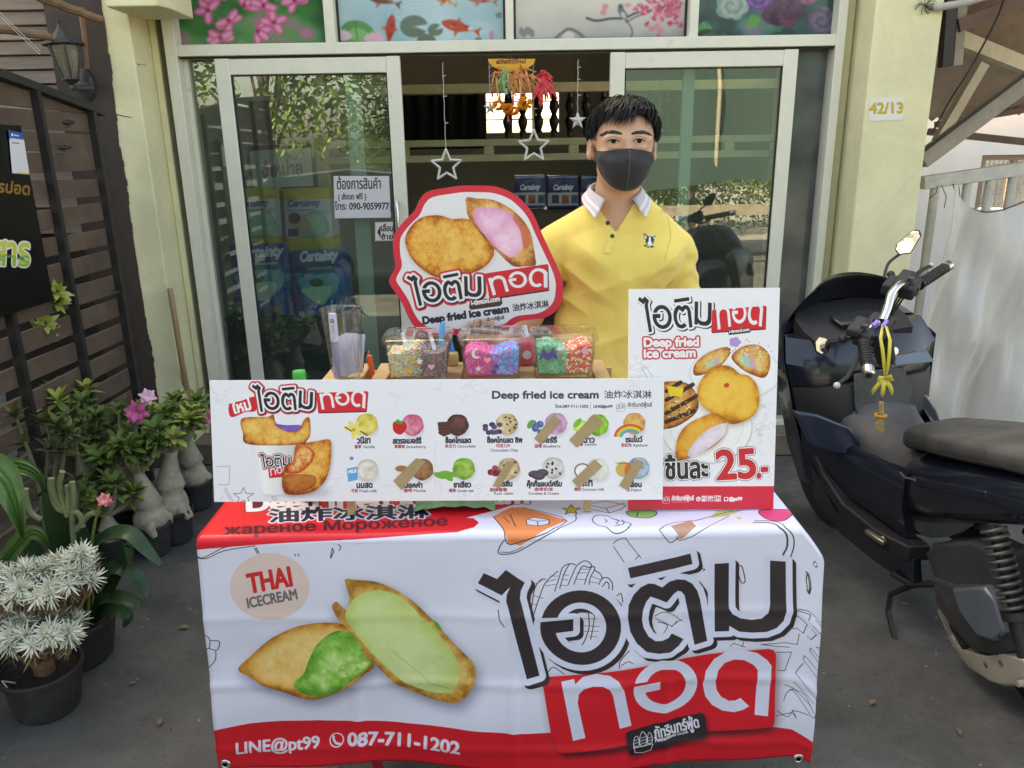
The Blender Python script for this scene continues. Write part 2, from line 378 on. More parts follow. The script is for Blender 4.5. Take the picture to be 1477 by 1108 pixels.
ANCH_A = [(759.5, 969), (1131, 905), (1131, 806)]
ANCH_B = [(825, 1052), (1104.7, 1027.8), (1110.6, 956.7)]
INK = (42, 36, 44)
def logo(cv, A, B, redquad, wb, red=(222, 44, 58), shadow=INK, edge=None, redshadow=(120, 20, 30), white=(238, 238, 244), ink=INK):
    fa = affine3(ANCH_A, A); LA = [[fa(p) for p in q] for q in LOGO_A]
    fb = affine3(ANCH_B, B); LB = [[fb(p) for p in q] for q in LOGO_B]
    if edge: cv.fat(LA, wb*2.1, edge, dx=wb*0.2, dy=wb*0.25)
    cv.fat(LA, wb*1.05, shadow, dx=wb*0.55, dy=wb*0.5); cv.fat(LA, wb, white); cv.polys(LA, ink)
    if redquad:
        cv.poly([(x+wb*0.3, y+wb*0.6) for x, y in redquad], redshadow); cv.poly(redquad, red)
    cv.polys(LB, white)
    return LA, LB
def boat(cv, x, y, s_, col, wd):
    """the little three-sailed junk of the maker's mark, about s_ wide"""
    f = lambda pts: [(x+a*s_, y+b*s_) for a, b in pts]
    cv.stroke(f([(0.02, 0.62), (0.1, 0.95), (0.5, 1.0), (0.9, 0.92), (1.0, 0.6), (0.02, 0.68)]), wd, col, True)
    cv.stroke(f(sm([(0.03, 0.6), (0.06, 0.3), (0.15, 0.18), (0.28, 0.3), (0.28, 0.6)], True, 3)), wd, col, True)
    cv.stroke(f(sm([(0.35, 0.62), (0.36, 0.2), (0.5, 0.0), (0.68, 0.25), (0.66, 0.6)], True, 3)), wd, col, True)
    cv.stroke(f(sm([(0.74, 0.55), (0.76, 0.2), (0.85, 0.08), (0.98, 0.3), (0.96, 0.52)], True, 3)), wd, col, True)
    for k in (0.25, 0.38, 0.5): cv.stroke(f([(0.37, k+0.06), (0.66, k)]), wd*0.8, col)
    for k in (0.34, 0.46): cv.stroke(f([(0.05, k+0.05), (0.27, k)]), wd*0.8, col); cv.stroke(f([(0.76, k), (0.95, k-0.03)]), wd*0.8, col)
# ------------------------------------------------------------------ materials shared by the setting
M_ground = mat('concrete_ground', (0.105, 0.105, 0.10), 0.9, var=0.35, vscale=2.3, bump=0.5, bscale=90, spec=0.2)
def speckle(m, scale, thr, col):
    nt = m.node_tree; b = nt.nodes['Principled BSDF']; l = b.inputs['Base Color'].links[0].from_socket
    tc = nt.nodes.new('ShaderNodeTexCoord'); v = nt.nodes.new('ShaderNodeTexVoronoi'); v.inputs['Scale'].default_value = scale; nt.links.new(tc.outputs['Object'], v.inputs['Vector'])
    c = nt.nodes.new('ShaderNodeMath'); c.operation = 'LESS_THAN'; c.inputs[1].default_value = thr; nt.links.new(v.outputs['Distance'], c.inputs[0])
    n = nt.nodes.new('ShaderNodeTexNoise'); n.inputs['Scale'].default_value = scale*0.23; nt.links.new(tc.outputs['Object'], n.inputs['Vector'])
    g = nt.nodes.new('ShaderNodeMath'); g.operation = 'GREATER_THAN'; g.inputs[1].default_value = 0.56; nt.links.new(n.outputs['Fac'], g.inputs[0])
    a = nt.nodes.new('ShaderNodeMath'); a.operation = 'MULTIPLY'; nt.links.new(c.outputs[0], a.inputs[0]); nt.links.new(g.outputs[0], a.inputs[1])
    mx = nt.nodes.new('ShaderNodeMixRGB'); mx.inputs[2].default_value = (*col, 1); nt.links.new(a.outputs[0], mx.inputs[0]); nt.links.new(l, mx.inputs[1]); nt.links.new(mx.outputs[0], b.inputs['Base Color'])
def stains(m, scale, col, lo=0.52, hi=0.66, amount=0.7):
    nt = m.node_tree; b = nt.nodes['Principled BSDF']; l = b.inputs['Base Color'].links[0].from_socket
    tc = nt.nodes.new('ShaderNodeTexCoord'); n = nt.nodes.new('ShaderNodeTexNoise'); n.inputs['Scale'].default_value = scale; n.inputs['Detail'].default_value = 8; n.inputs['Roughness'].default_value = 0.7; n.inputs['Distortion'].default_value = 0.6
    nt.links.new(tc.outputs['Object'], n.inputs['Vector'])
    r = nt.nodes.new('ShaderNodeMapRange'); r.inputs[1].default_value = lo; r.inputs[2].default_value = hi; r.inputs[4].default_value = amount; nt.links.new(n.outputs['Fac'], r.inputs[0])
    mx = nt.nodes.new('ShaderNodeMixRGB'); mx.inputs[2].default_value = (*col, 1); nt.links.new(r.outputs[0], mx.inputs[0]); nt.links.new(l, mx.inputs[1]); nt.links.new(mx.outputs[0], b.inputs['Base Color'])
stains(M_ground, 1.1, (0.045, 0.045, 0.046), 0.5, 0.68, 0.75)
stains(M_ground, 7.0, (0.14, 0.138, 0.13), 0.58, 0.72, 0.5)
speckle(M_ground, 26, 0.085, (0.36, 0.35, 0.32))
stains(M_ground, 0.55, (0.16, 0.158, 0.15), 0.5, 0.6, 0.6)
stains(M_ground, 45, (0.06, 0.06, 0.06), 0.56, 0.66, 0.6)
speckle(M_ground, 19, 0.06, (0.02, 0.02, 0.02))
M_cream = mat('cream_plaster', (0.78, 0.73, 0.46), 0.75, var=0.08, vscale=3, bump=0.25, bscale=25, spec=0.2)
stains(M_cream, 9.0, (0.5, 0.45, 0.28), 0.66, 0.78, 0.7)
stains(M_cream, 2.2, (0.62, 0.59, 0.40), 0.46, 0.7, 0.7)
stains(M_cream, 30.0, (0.42, 0.38, 0.27), 0.66, 0.72, 0.6)
M_creamdull = mat('dull_cream_plaster', (0.66, 0.61, 0.38), 0.8, var=0.1, vscale=4, bump=0.3, bscale=30, spec=0.2)
stains(M_creamdull, 11.0, (0.22, 0.2, 0.15), 0.64, 0.76, 0.7)
M_alu = mat('cream_aluminium', (0.74, 0.72, 0.60), 0.42, var=0.05, vscale=8, spec=0.5)
stains(M_alu, 14, (0.38, 0.36, 0.28), 0.62, 0.75, 0.5)
M_brown = mat('brown_paint', (0.055, 0.036, 0.028), 0.7, var=0.2, vscale=8, bump=0.2, bscale=40)
M_black = mat('black_rubber', (0.012, 0.012, 0.013), 0.6)
M_darkint = mat('dark_interior_plaster', (0.42, 0.44, 0.38), 0.8, var=0.1, vscale=3)
M_glass = glassmat('door_glass', (0.76, 0.87, 0.82), 3.3, haze=.04, hazecol=(.4, .45, .42))
M_frost = glassmat('filmed_glass', (0.16, 0.19, 0.18), 0.9, haze=0.75, hazecol=(0.14, 0.155, 0.15), rough=0.12)

# ------------------------------------------------------------------ setting: ground, step, shop room floor
g = MB(); g.add([(-60, -60, 0), (60, -60, 0), (60, 60, 0), (-60, 60, 0)], [(0, 1, 2, 3)]); tag(g.build('ground', M_ground, smooth=False), kind='structure')
M_tile = mat('brown_step_tile', (0.16, 0.13, 0.10), 0.5, var=0.25, vscale=9, bump=0.1)
g = MB(); g.bx(-1.72, 1.66, 3.80, 4.4, 0.004, 0.122); tag(g.build('doorstep', M_tile, bevel=0.006), kind='structure')
g = MB(); g.bx(-2.0, 2.0, 4.4, 8.2, 0.0, 0.118); tag(g.build('shop_floor', mat('shop_floor_tile', (0.10, 0.10, 0.09), 0.3, var=0.15)), kind='structure')

# ------------------------------------------------------------------ the shop front
shop = thing('shop_front', 'yellow plastered shop front with glazed sliding doors and picture panels over them', 'building', (0, 4, 0))
b = MB(); b.bx(-1.825, -1.69, 3.78, 4.2, 0, 2.6); b.bx(-1.69, -1.655, 3.97, 4.2, 0.12, 2.6); b.build('pillar', M_cream, shop, bevel=0.006)
b = MB(); b.bx(-2.06, -1.825, 3.775, 4.2, 0, 2.9)
n = 90; ww = .012
for i in range(n):   # uneven edge of the brown paint on the pillar
    z0, z1 = 2.6*i/n, 2.6*(i+1)/n; ww = min(.026, max(.003, ww+random.uniform(-.006, .006))); b.box((-1.825+ww/2, 3.7785, (z0+z1)/2), (ww, 0.006, (z1-z0)*1.0))
b.build('painted_pillar_side', M_brown, shop)
b = MB(); b.bx(1.66, 1.965, 3.78, 4.2, 0, 2.6); b.build('pillar', M_cream, shop, bevel=0.008)
b = MB(); b.bx(1.655-0.05, 1.655, 3.99, 4.2, 0.12, 2.6); b.build('plaster_strip', M_creamdull, shop)
b = MB(); b.bx(1.968, 1.99, 3.86, 4.2, 0, 2.6); b.bx(2.0, 2.045, 3.95, 4.2, 0, 2.6); b.build('edge_trim', M_creamdull, shop)
b = MB(); b.bx(-2.06, 2.05, 4.0, 4.25, 2.6, 5.2); b.bx(-7.5, -2.06, 4.13, 4.3, 2.5, 5.2); b.build('upper_wall_and_sun_block', M_cream, shop)  # the stretch left over the louvres is added out of view to block sun
b = MB(); b.bx(-1.60, 1.60, 4.02, 4.16, 2.56, 2.6); b.build('lintel', M_creamdull, shop)
b = MB(); b.prism([(-1.70, 3.60, 2.185), (-1.475, 3.60, 2.185), (-1.455, 3.68, 2.185), (-1.455, 3.93, 2.185), (-1.70, 3.93, 2.185)], (0, 0, 0.3)); b.build('beam_end', M_cream, shop, bevel=0.006)
# crack lines on the pillar plaster
M_crk = mat('crack_dark', (0.10, 0.085, 0.06), 0.9)
def crack(pts, Y, r=0.0018):
    P = [atY(x, y, Y) for x, y in pts]; Q = []
    for i in range(len(P)-1):
        for k in range(5): Q.append(P[i].lerp(P[i+1], k/5)+Vector((random.uniform(-.004, .004), 0, random.uniform(-.004, .004))))
    Q.append(P[-1]); b = MB(); b.tube(Q, [r*random.uniform(.5, 1.5) for _ in Q], 5); b.build('plaster_crack', M_crk, shop)
crack([(151, 154), (166, 164), (190, 170)], 3.780); crack([(172, 8), (177, 45), (186, 78), (196, 92), (210, 95)], 3.80, 0.0025)
crack([(205, 30), (211, 120), (224, 270), (240, 400)], 3.972, 0.002)
crack([(160, 300), (172, 318), (176, 340)], 3.780, .001); crack([(1240, 190), (1236, 240), (1230, 330)], 3.985, .0015)
# frames: jambs, head rail, transom mullions
YF = 3.985
b = MB()
b.bx(-1.615, -1.56, 3.94, 4.08, 0.122, 2.60); b.bx(1.56, 1.602, 3.94, 4.08, 0.122, 2.60)
b.bx(-1.56, 1.56, 3.943, 4.077, 2.027, 2.078); b.bx(-1.56, 1.56, 3.943, 4.077, 0.122, 0.15)
b.bx(-1.56, 1.56, 3.943, 4.077, 2.555, 2.598)
tx = [atY(p, 40, 4.0).x for p in (247, 470, 487, 728, 742, 990, 1005, 1217)]
for i in (1, 3, 5): b.bx(tx[i]+0.004, tx[i+1]-0.004, 3.95, 4.07, 2.0785, 2.5545)
b.build('door_frame', M_alu, shop, bevel=0.003)
b = MB(); b.bx(-1.559, 1.559, 3.965, 3.972, 2.018, 2.0265); b.bx(-1.622, -1.6165, 3.96, 4.02, 0.13, 2.55); b.bx(1.6035, 1.607, 3.96, 4.0, 0.13, 2.55); b.build('frame_gap', M_black, shop)
# transom pictures
def transom(i0, i1, draw, name):
    x0, x1 = tx[i0], tx[i1]; wm, hm = x1-x0, 0.475
    T = lambda px, py: ((lambda p: (p.x-x0, 2.553-p.z))(atY(px, py, 4.02)))
    c = Cv(wm, hm, 900, (90, 120, 90), T); draw(c)
    for k in range(3): c.a[..., k] = blur(c.a[..., k], 3)*.84+.02
    m = c.mat(name, 0.12, 0.5)
    q = MB(); q.bx(x0+0.001, x1-0.001, 4.018, 4.026, 2.0795, 2.5535)
    q.build('picture_panel', m, shop, smooth=False, uv=lambda p: ((p.x-x0)/wm, (p.z-2.078)/hm))
    q = MB()   # gasket round the pane
    for (a, b2, c2, d) in ((x0, x1, 2.0785, 2.086), (x0, x0+0.007, 2.086, 2.553), (x1-0.007, x1, 2.086, 2.553)): q.bx(a, b2, 4.008, 4.017, c2, d)
    q.build('gasket', M_black, shop)
def bgmix(c, cols, cell, seed):
    n = fbm(c.H, c.W, cell, seed, 3); n = np.clip((n-0.5)*1.9+0.5, 0, 1); c.a[:] = lerp3(n, *cols)
def t_pink(c):
    bgmix(c, ((0, (20, 70, 40)), (0.35, (35, 120, 60)), (0.6, (90, 150, 90)), (0.8, (190, 120, 150)), (1, (225, 140, 175))), 190, 3)
    for k in range(90):
        x, y = random.uniform(250, 470), random.uniform(-70, 70); q = abs(x-350)
        if q > 70 and random.random() < 0.8: continue
        c.stroke([(x, y), (x+random.uniform(-12, 12), y-random.uniform(5, 18))], 1.6, (70, 150, 60))
    for (x, y) in [(330, 30), (352, 8), (318, 55), (372, 45), (395, 32), (380, 8), (345, -25), (400, -20), (310, -10), (425, 0), (300, 15), (360, -45)]:
        for k in range(5):
            a = random.uniform(0, 6.28); 
            c.ell(x+9*math.cos(a), y+9*math.sin(a), 12, 6.5, (226, 96, 150), math.degrees(a)); c.ell(x+11*math.cos(a), y+10*math.sin(a), 8, 3.5, (246, 160, 195), math.degrees(a))
        c.ell(x, y, 3, 3, (160, 40, 90))
def t_koi(c):
    bgmix(c, ((0, (150, 195, 205)), (0.5, (175, 212, 222)), (1, (200, 228, 232))), 220, 5)
    for (x, y, r) in [(590, 35, 26), (600, 20, 40), (690, 40, 18)]:
        for q in (1, 0.7, 0.45): c.stroke([(x+r*q*math.cos(t), y+0.5*r*q*math.sin(t)) for t in np.linspace(0, 6.28, 30)], 0.8, (205, 232, 238), True)
    def pad(x, y, r, a0):
        c.poly([(x, y)]+[(x+r*math.cos(t), y+r*0.8*math.sin(t)) for t in np.linspace(a0+0.35, a0+6.0, 30)], (95, 112, 100))
        for t in np.linspace(a0+0.5, a0+5.8, 9): c.stroke([(x, y), (x+r*.9*math.cos(t), y+r*.72*math.sin(t))], 0.6, (120, 138, 122))
    pad(597, 38, 20, 0.1); pad(628, 43, 11, -0.6); pad(615, 60, 14, 2.5); pad(720, 22, 5, 0); pad(690, 58, 5, 1)
    def koi(x, y, L, a, col):
        P = sm([(-.5, 0), (-.3, -.13), (0, -.16), (.3, -.08), (.5, 0), (.72, -.14), (.66, 0), (.72, .14), (.5, .02), (.3, .08), (0, .16), (-.3, .13)], True, 5); ca, sa = math.cos(a), math.sin(a)
        f = lambda q: (x+L*(q[0]*ca-q[1]*sa), y+L*(q[0]*sa+q[1]*ca))
        c.poly([f((-.1, .1)), f((-.02, .34)), f((.1, .12))], (190, 120, 90)); c.poly([f((-.1, -.1)), f((0, -.3)), f((.1, -.12))], (190, 120, 90))
        c.poly([f(q) for q in P], col)
        for k in range(4):
            q = f((random.uniform(-.3, .4), random.uniform(-.06, .06))); c.ell(q[0], q[1], L*.08, L*.05, random.choice([(240, 225, 215), (150, 30, 20), (235, 120, 60)]), math.degrees(a))
    koi(563, 42, 42, 1.7, (205, 50, 35)); koi(660, 38, 48, 0.25, (210, 55, 30)); koi(548, -2, 45, 0.3, (120, 60, 45)); koi(640, 0, 30, 0.4, (235, 130, 50)); koi(690, -2, 40, 0.2, (200, 90, 70))
    koi(600, -40, 44, 2.0, (215, 60, 40))
    c.poly(sm([(488, 60), (492, 40), (505, 30), (525, 32), (540, 45), (538, 62), (515, 68)]), (88, 160, 90)); c.poly(sm([(500, 55), (510, 40), (528, 45), (530, 60)]), (130, 190, 120))
    for k in range(6): a = -2.6+k*0.42; c.ell(540+9*math.cos(a), 63+9*math.sin(a), 9, 4, (235, 190, 205), math.degrees(a)); c.ell(494+8*math.cos(a), 58+8*math.sin(a), 8, 3.5, (240, 205, 215), math.degrees(a))
    c.ell(709, 50, 3.5, 6, (225, 140, 180)); c.stroke([(709, 54), (711, 66)], 1.2, (90, 130, 80)); c.stroke([(512, 30), (516, 60)], 1.2, (70, 120, 60))
def t_ink(c):
    yy = np.linspace(0, 1, c.H)[:, None]*np.ones((1, c.W)); xx = np.linspace(0, 1, c.W)[None, :]*np.ones((c.H, 1)); n = fbm(c.H, c.W, 150, 21, 4)
    t = np.clip((yy-0.72)*2.2+(n-0.5)*0.5+np.clip(xx-0.75, 0, 1)*0.8, 0, 1); c.a[:] = lerp3(t, (0, (232, 224, 208)), (0.5, (196, 194, 188)), (1, (120, 126, 130)))
    c.stroke(sm([(800, 56), (810, 48), (820, 42), (832, 46), (842, 54)], False), 4, (110, 112, 112)); c.ell(820, 53, 8, 8, (226, 222, 212)); c.stroke([(745, 58), (810, 56)], 2.5, (130, 134, 136)); c.stroke([(835, 56), (985, 55)], 2.5, (140, 144, 146))
    for k in range(5): c.ell(752+k*4, 46+random.uniform(-3, 3), 3, 6, (120, 126, 122))
    c.stroke(sm([(846, 26), (860, 30), (880, 27), (900, 26), (920, 18), (945, 14), (975, 2), (992, -10)], False), 2.4, (40, 34, 40)); c.stroke(sm([(900, 26), (908, 36), (912, 46), (910, 54)], False), 1.3, (60, 50, 55)); c.stroke([(902, 32), (918, 24), (928, 20)], 1.4, (60, 45, 50))
    c.poly(sm([(893, 8), (897, 7), (900, 14), (905, 22), (903, 29), (898, 27), (893, 20), (891, 13)]), (92, 100, 104)); c.poly(sm([(895, 18), (900, 18), (903, 26), (898, 26)]), (210, 210, 200)); c.ell(895, 9, 3.4, 3, (60, 66, 70))
    for k in range(75):
        x = random.gauss(955, 22); y = random.gauss(8, 15)
        if x > 988: continue
        for a in range(4): c.ell(x+2.4*math.cos(a*1.6), y+2.4*math.sin(a*1.6), 2.3, 1.8, random.choice([(222, 70, 110), (236, 120, 150), (244, 170, 190), (200, 40, 80)]))
    for (x, y) in [(873, 10), (870, 18), (948, 38), (940, 42), (952, 45)]:
        for a in range(5): c.ell(x+2.6*math.cos(a*1.26), y+2.6*math.sin(a*1.26), 2.4, 1.9, (232, 140, 160))
def t_peony(c):
    bgmix(c, ((0, (20, 50, 55)), (0.4, (50, 95, 90)), (0.65, (80, 130, 115)), (0.85, (140, 120, 150)), (1, (160, 140, 170))), 150, 31)
    def rose(x, y, r, cols):
        for k in range(34):
            a = k*2.4; q = r*(1-k/36); c.ell(x+q*.55*math.cos(a), y+q*.5*math.sin(a), q*.55+2, q*.4+2, cols[k % len(cols)], math.degrees(a)+40)
    rose(1128, 12, 30, [(70, 25, 60), (95, 35, 80), (52, 18, 48), (110, 45, 92)]); rose(1092, -4, 20, [(110, 50, 140), (80, 35, 110), (140, 80, 165)])
    rose(1185, 30, 20, [(110, 95, 125), (95, 80, 112), (125, 110, 140)]); rose(1055, 8, 22, [(150, 175, 165), (120, 155, 145), (175, 190, 180)]); rose(1165, -5, 12, [(170, 90, 130), (140, 70, 110)]); rose(1015, 42, 10, [(60, 150, 90), (90, 170, 110)])
    c.poly(sm([(1083, 22), (1096, 26), (1092, 38), (1080, 42), (1078, 32)]), (90, 160, 80))
    for k in range(12): x, y = random.uniform(1010, 1210), random.uniform(45, 60); c.ell(x, y, 12, 4, random.choice([(30, 70, 66), (50, 92, 84), (24, 58, 58)]), random.uniform(-40, 40))
transom(0, 1, t_pink, 'pink_flower_print'); transom(2, 3, t_koi, 'koi_pond_print'); transom(4, 5, t_ink, 'ink_blossom_print'); transom(6, 7, t_peony, 'peony_print')
# side lights
b = MB(); b.bx(-1.558, -1.39, 4.03, 4.038, 0.152, 2.025); b.build('side_pane', M_glass, shop)
b = MB(); b.bx(1.39, 1.558, 4.03, 4.038, 0.152, 2.025); b.build('side_pane', M_frost, shop)
b = MB()
b.bx(-1.559, -1.535, 4.0, 4.029, 0.153, 2.02)
b.build('side_bead', M_alu, shop)
# sliding doors
def sliding_door(x0, x1, sl, sr, Y, handle):
    d = MB(); t = 0.018
    d.bx(x0, x0+sl, Y-t, Y+t, 0.154, 2.015); d.bx(x1-sr, x1, Y-t, Y+t, 0.154, 2.015); d.bx(x0+sl, x1-sr, Y-t+.002, Y+t-.002, 1.942, 2.013); d.bx(x0+sl, x1-sr, Y-t+.002, Y+t-.002, 0.156, 0.25)
    o = d.build('sliding_door', M_alu, shop, bevel=0.004)
    q = MB(); q.bx(x0+sl, x1-sr, Y-.003, Y+.003, 0.25, 1.942); q.build('glass', M_glass, o)
    q = MB(); a = 0.007; y0, y1 = Y-.010, Y-.0035
    q.bx(x0+sl, x0+sl+a, y0, y1, 0.25, 1.942); q.bx(x1-sr-a, x1-sr, y0, y1, 0.25, 1.942); q.bx(x0+sl+a, x1-sr-a, y0, y1, 1.936, 1.942); q.build('gasket', M_black, o)
    if handle:
        hx, hz = handle; q = MB(); q.tube([(hx, Y-t, hz), (hx, Y-t-.03, hz+.004), (hx, Y-t-.042, hz-.02), (hx, Y-t-.042, hz-.20), (hx, Y-t-.03, hz-.225), (hx, Y-t, hz-.22)], 0.009, 12)
        q.build('handle', mat('steel_handle', (0.6, 0.6, 0.58), 0.22, 1.0), o)
    return o
hp = atY(576, 296, 3.95)
sliding_door(-1.391, atY(577, 82, 3.97).x, 0.07, 0.065, 3.965, (atY(574, 292, 3.95).x, hp.z+.01))
sliding_door(atY(880, 75, 3.97).x, 1.389, 0.07, 0.068, 3.965, None)
# fixed panels behind, of which the inner stile shows through the glass
for (pa, pb) in ((497, 519), (985, 1001)):
    xa, xb = atY(pa, 110, 4.05).x, atY(pb, 110, 4.05).x; d = MB(); d.bx(xa, xb, 4.03, 4.06, 0.153, 2.02); d.build('inner_stile', mat('pale_aluminium', (0.55, 0.62, 0.55), 0.4), shop)
# room behind
b = MB(); b.bx(-2.05, -2.0, 4.25, 8.3, 0.118, 3); b.bx(2.0, 2.05, 4.25, 4.32, 0.118, 2.75); b.bx(2.0, 2.05, 5.45, 8.3, 0.118, 2.75); b.bx(2.0, 2.05, 4.32, 5.45, 0.118, .9); b.bx(2.0, 2.05, 4.32, 5.45, 2.68, 2.75); b.bx(-2.0, 2.0, 4.25, 8.3, 2.75, 2.85)  # opening in the right wall is added, out of view, to let skylight in
W0, W1 = atY(702, 192, 8.2), atY(806, 126, 8.2)
b.bx(-2.0, W0.x, 8.2, 8.3, 0.118, 2.75); b.bx(W1.x, 2.0, 8.2, 8.3, 0.118, 2.75); b.bx(W0.x, W1.x, 8.2, 8.3, 0.118, W0.z); b.bx(W0.x, W1.x, 8.2, 8.3, W1.z, 2.75)
b.build('room_wall', M_darkint, shop, smooth=False)
b = MB()
for f in (0.33, 0.66): x = W0.x+(W1.x-W0.x)*f; b.bx(x-.02, x+.02, 8.22, 8.25, W0.z, W1.z)
for f in (0.3, 0.7): z = W0.z+(W1.z-W0.z)*f; b.bx(W0.x, W1.x, 8.23, 8.24, z-.006, z+.006)
b.build('window_bars', M_black, shop)
# loft frame with turned balusters
M_olive = mat('olive_painted_beam', (0.85, 0.84, 0.56), 0.6, var=0.08)
loft = thing('loft_frame', 'olive painted loft frame with dark turned balusters inside the shop', 'balustrade', (0, 5.8, 0.118))
YL = 5.8
b = MB()
def beam(p0, p1, name=None): a, c = atY(*p0, YL), atY(*p1, YL); b.bx(a.x, c.x, YL-.04, YL+.04, min(a.z, c.z), max(a.z, c.z))
zz = lambda py, X=700: atY(X, py, YL).z
b.bx(-1.3, 1.9, YL-.04, YL+.04, zz(135), zz(121)); b.bx(-1.3, 1.9, YL-.04, YL+.04, zz(211), zz(201)); b.bx(-1.3, 1.9, YL-.04, YL+.04, zz(233), zz(223))
for px in (583, 705, 827, 940, 1050): x = atY(px, 215, YL).x; b.bx(x-.035, x+.035, YL-.038, YL+.038, zz(223), zz(211))
for x in (-1.34, 1.94): b.bx(x-.04, x+.04, YL-.04, YL+.04, 0.118, zz(90))
b.build('beam', M_olive, loft, bevel=0.004)
M_dkwood = mat('black_brown_wood', (0.02, 0.016, 0.014), 0.35)
bal0 = None
for px in (732, 754, 777, 799, 822, 845, 870, 900, 930, 960):
    x = atY(px, 170, YL).x; h = zz(136)-zz(200); z0 = zz(200)
    prof = [(.018, 0), (.018, .12), (.028, .14), (.018, .17), (.03, .3), (.034, .38), (.02, .5), (.016, .52), (.02, .56), (.034, .68), (.03, .78), (.018, .86), (.026, .88), (.018, .9), (.018, 1)]
    if bal0 is None:
        q = MB(); q.lathe([(r*1.05, z0+z*h) for r, z in prof], 12, Matrix.Translation((0, YL, 0))); bal0 = q.build('baluster', M_dkwood, loft); bal0.location.x = x
    else: c = bal0.copy(); COL.objects.link(c); c.location.x = x
# dark curtain behind the balusters and dark settee
q = MB(); x0, x1 = atY(578, 170, 6.3).x-.25, atY(700, 170, 6.3).x; NN = 70; vs = []
for j in range(2):
    for i in range(NN): t = i/(NN-1); vs.append((x0+(x1-x0)*t, 6.3+.035*math.sin(t*52)+.02*math.sin(t*23+1), (zz(213), zz(128))[j]))
q.add(vs, [(i, i+1, NN+i+1, NN+i) for i in range(NN-1)]); cu = q.build('curtain', mat('charcoal_cloth', (0.03, 0.03, 0.034), 0.9)); tag(cu, 'dark grey curtain hanging behind the loft rail inside the shop', 'curtain')
# paper and sign on the door glass
def flat_sign(name, label, cat, corners, Y, th, draw, ppm=2200, bg=(225, 224, 222), rough=0.6, parent=None, tilt=0):
    P = [atY(*c, Y) for c in corners]; o = P[0]; ux = (P[1]-P[0]); wm = ux.length; ux.normalize(); dn = (P[3]-P[0]); hm = dn.length; dn.normalize()
    T = lambda px, py: ((lambda p: ((p-o).dot(ux), (p-o).dot(dn)))(atY(px, py, Y)))
    c = Cv(wm, hm, ppm, bg, T); draw(c); m = c.mat(name+'_print', rough)
    q = MB(); q.prism([P[0], P[3], P[2], P[1]], (0, th, 0))
    ob = q.build(name, m, parent, smooth=False, uv=lambda p: (((p-o).dot(ux))/wm, 1-((p-o).dot(dn))/hm))
    if label: tag(ob, label, cat)
    return ob
def d_paper(c):
    k = (62, 60, 66)
    c.text('ต้องการสินค้า', (486, 273), (549, 272), 18, k, 0.35); c.text('( ส่งรถ ฟรี )', (488, 288), (528, 287), 9.5, k, 0.3); c.text('โทร: 090-9059977', (483, 302.5), (561, 302), 11.5, k, 0.35)
flat_sign('paper_notice', 'white paper with three handwritten lines taped to the left door glass', 'notice', [(481, 254), (561, 254), (564, 314), (483, 315)], 3.956, 0.0015, d_paper, 2600, (206, 205, 206))
def d_arrow(c):
    k = (52, 50, 52); c.poly([(544, 335), (549, 325), (549, 344)], k); c.text('เลื่อน', (550, 333.5), (566.5, 333.5), 10.5, k, 0.35); c.text('ซ้าย', (550, 345.5), (566.5, 345), 8.5, k, 0.35)
    c.stroke([(541.2, 321.2), (566.8, 320.6), (567.4, 347), (541.6, 347.3)], 0.7, (150, 146, 140), True)
flat_sign('door_sticker', 'small square sticker with a black arrow beside the steel door handle', 'sticker', [(540.5, 320.5), (567, 320), (567.6, 347.5), (541, 348)], 3.955, 0.001, d_arrow, 3000, (214, 208, 200))
# framed sign behind the left glass
def d_sell(c):
    c.poly([(360, 218), (448, 213), (452, 268), (366, 272)], (196, 204, 206)); c.text('จำหน่าย', (378, 256), (436, 252), 24, (70, 78, 104), 0.8)
fs = flat_sign('framed_sign', 'dark framed white board with faded blue Thai letters inside the left door', 'sign', [(355, 212), (453, 206), (458, 271), (362, 276)], 4.7, 0.02, d_sell, 1200, (34, 36, 40), 0.25)
# number plate on the right pillar
def d_num(c):
    c.text('42/13', (1254.5, 164), (1302, 163), 15, (200, 170, 60), 0.9)
flat_sign('house_number', 'white plate reading 42/13 in gold on the right yellow pillar', 'number plate', [(1255, 142), (1304, 140.5), (1303, 173), (1253, 175)], 3.7775, 0.002, d_num, 2600, (226, 224, 216), 0.3)
# ------------------------------------------------------------------ folding table and the printed banner draped over it
M_red_metal = mat('red_painted_metal', (0.45, 0.02, 0.03), 0.35, spec=0.5)
TZ = 0.752
tb = thing('folding_table', 'folding table under the printed banner on red metal legs', 'table', (0, 1.75, 0))
b = MB(); b.bx(-0.69, 0.635, 1.545, 2.05, TZ-.026, TZ); b.build('tabletop', mat('table_laminate', (0.6, 0.6, 0.58), 0.4), tb, bevel=0.004)
for (xa, xb) in ((-0.30, -0.36), (0.27, 0.33)):
    for (y0, y1) in ((1.60, 1.64), (1.98, 1.94)):
        b = MB(); b.tube([(xa*1.75, y0, TZ-.028), (xb, y1, 0.012)], 0.012, 10); b.build('leg', M_red_metal, tb)
    b = MB(); b.tube([(xb-.002, 1.60, 0.1), (xb-.002, 1.94, 0.1)], 0.008, 8); b.build('stretcher', M_red_metal, tb)

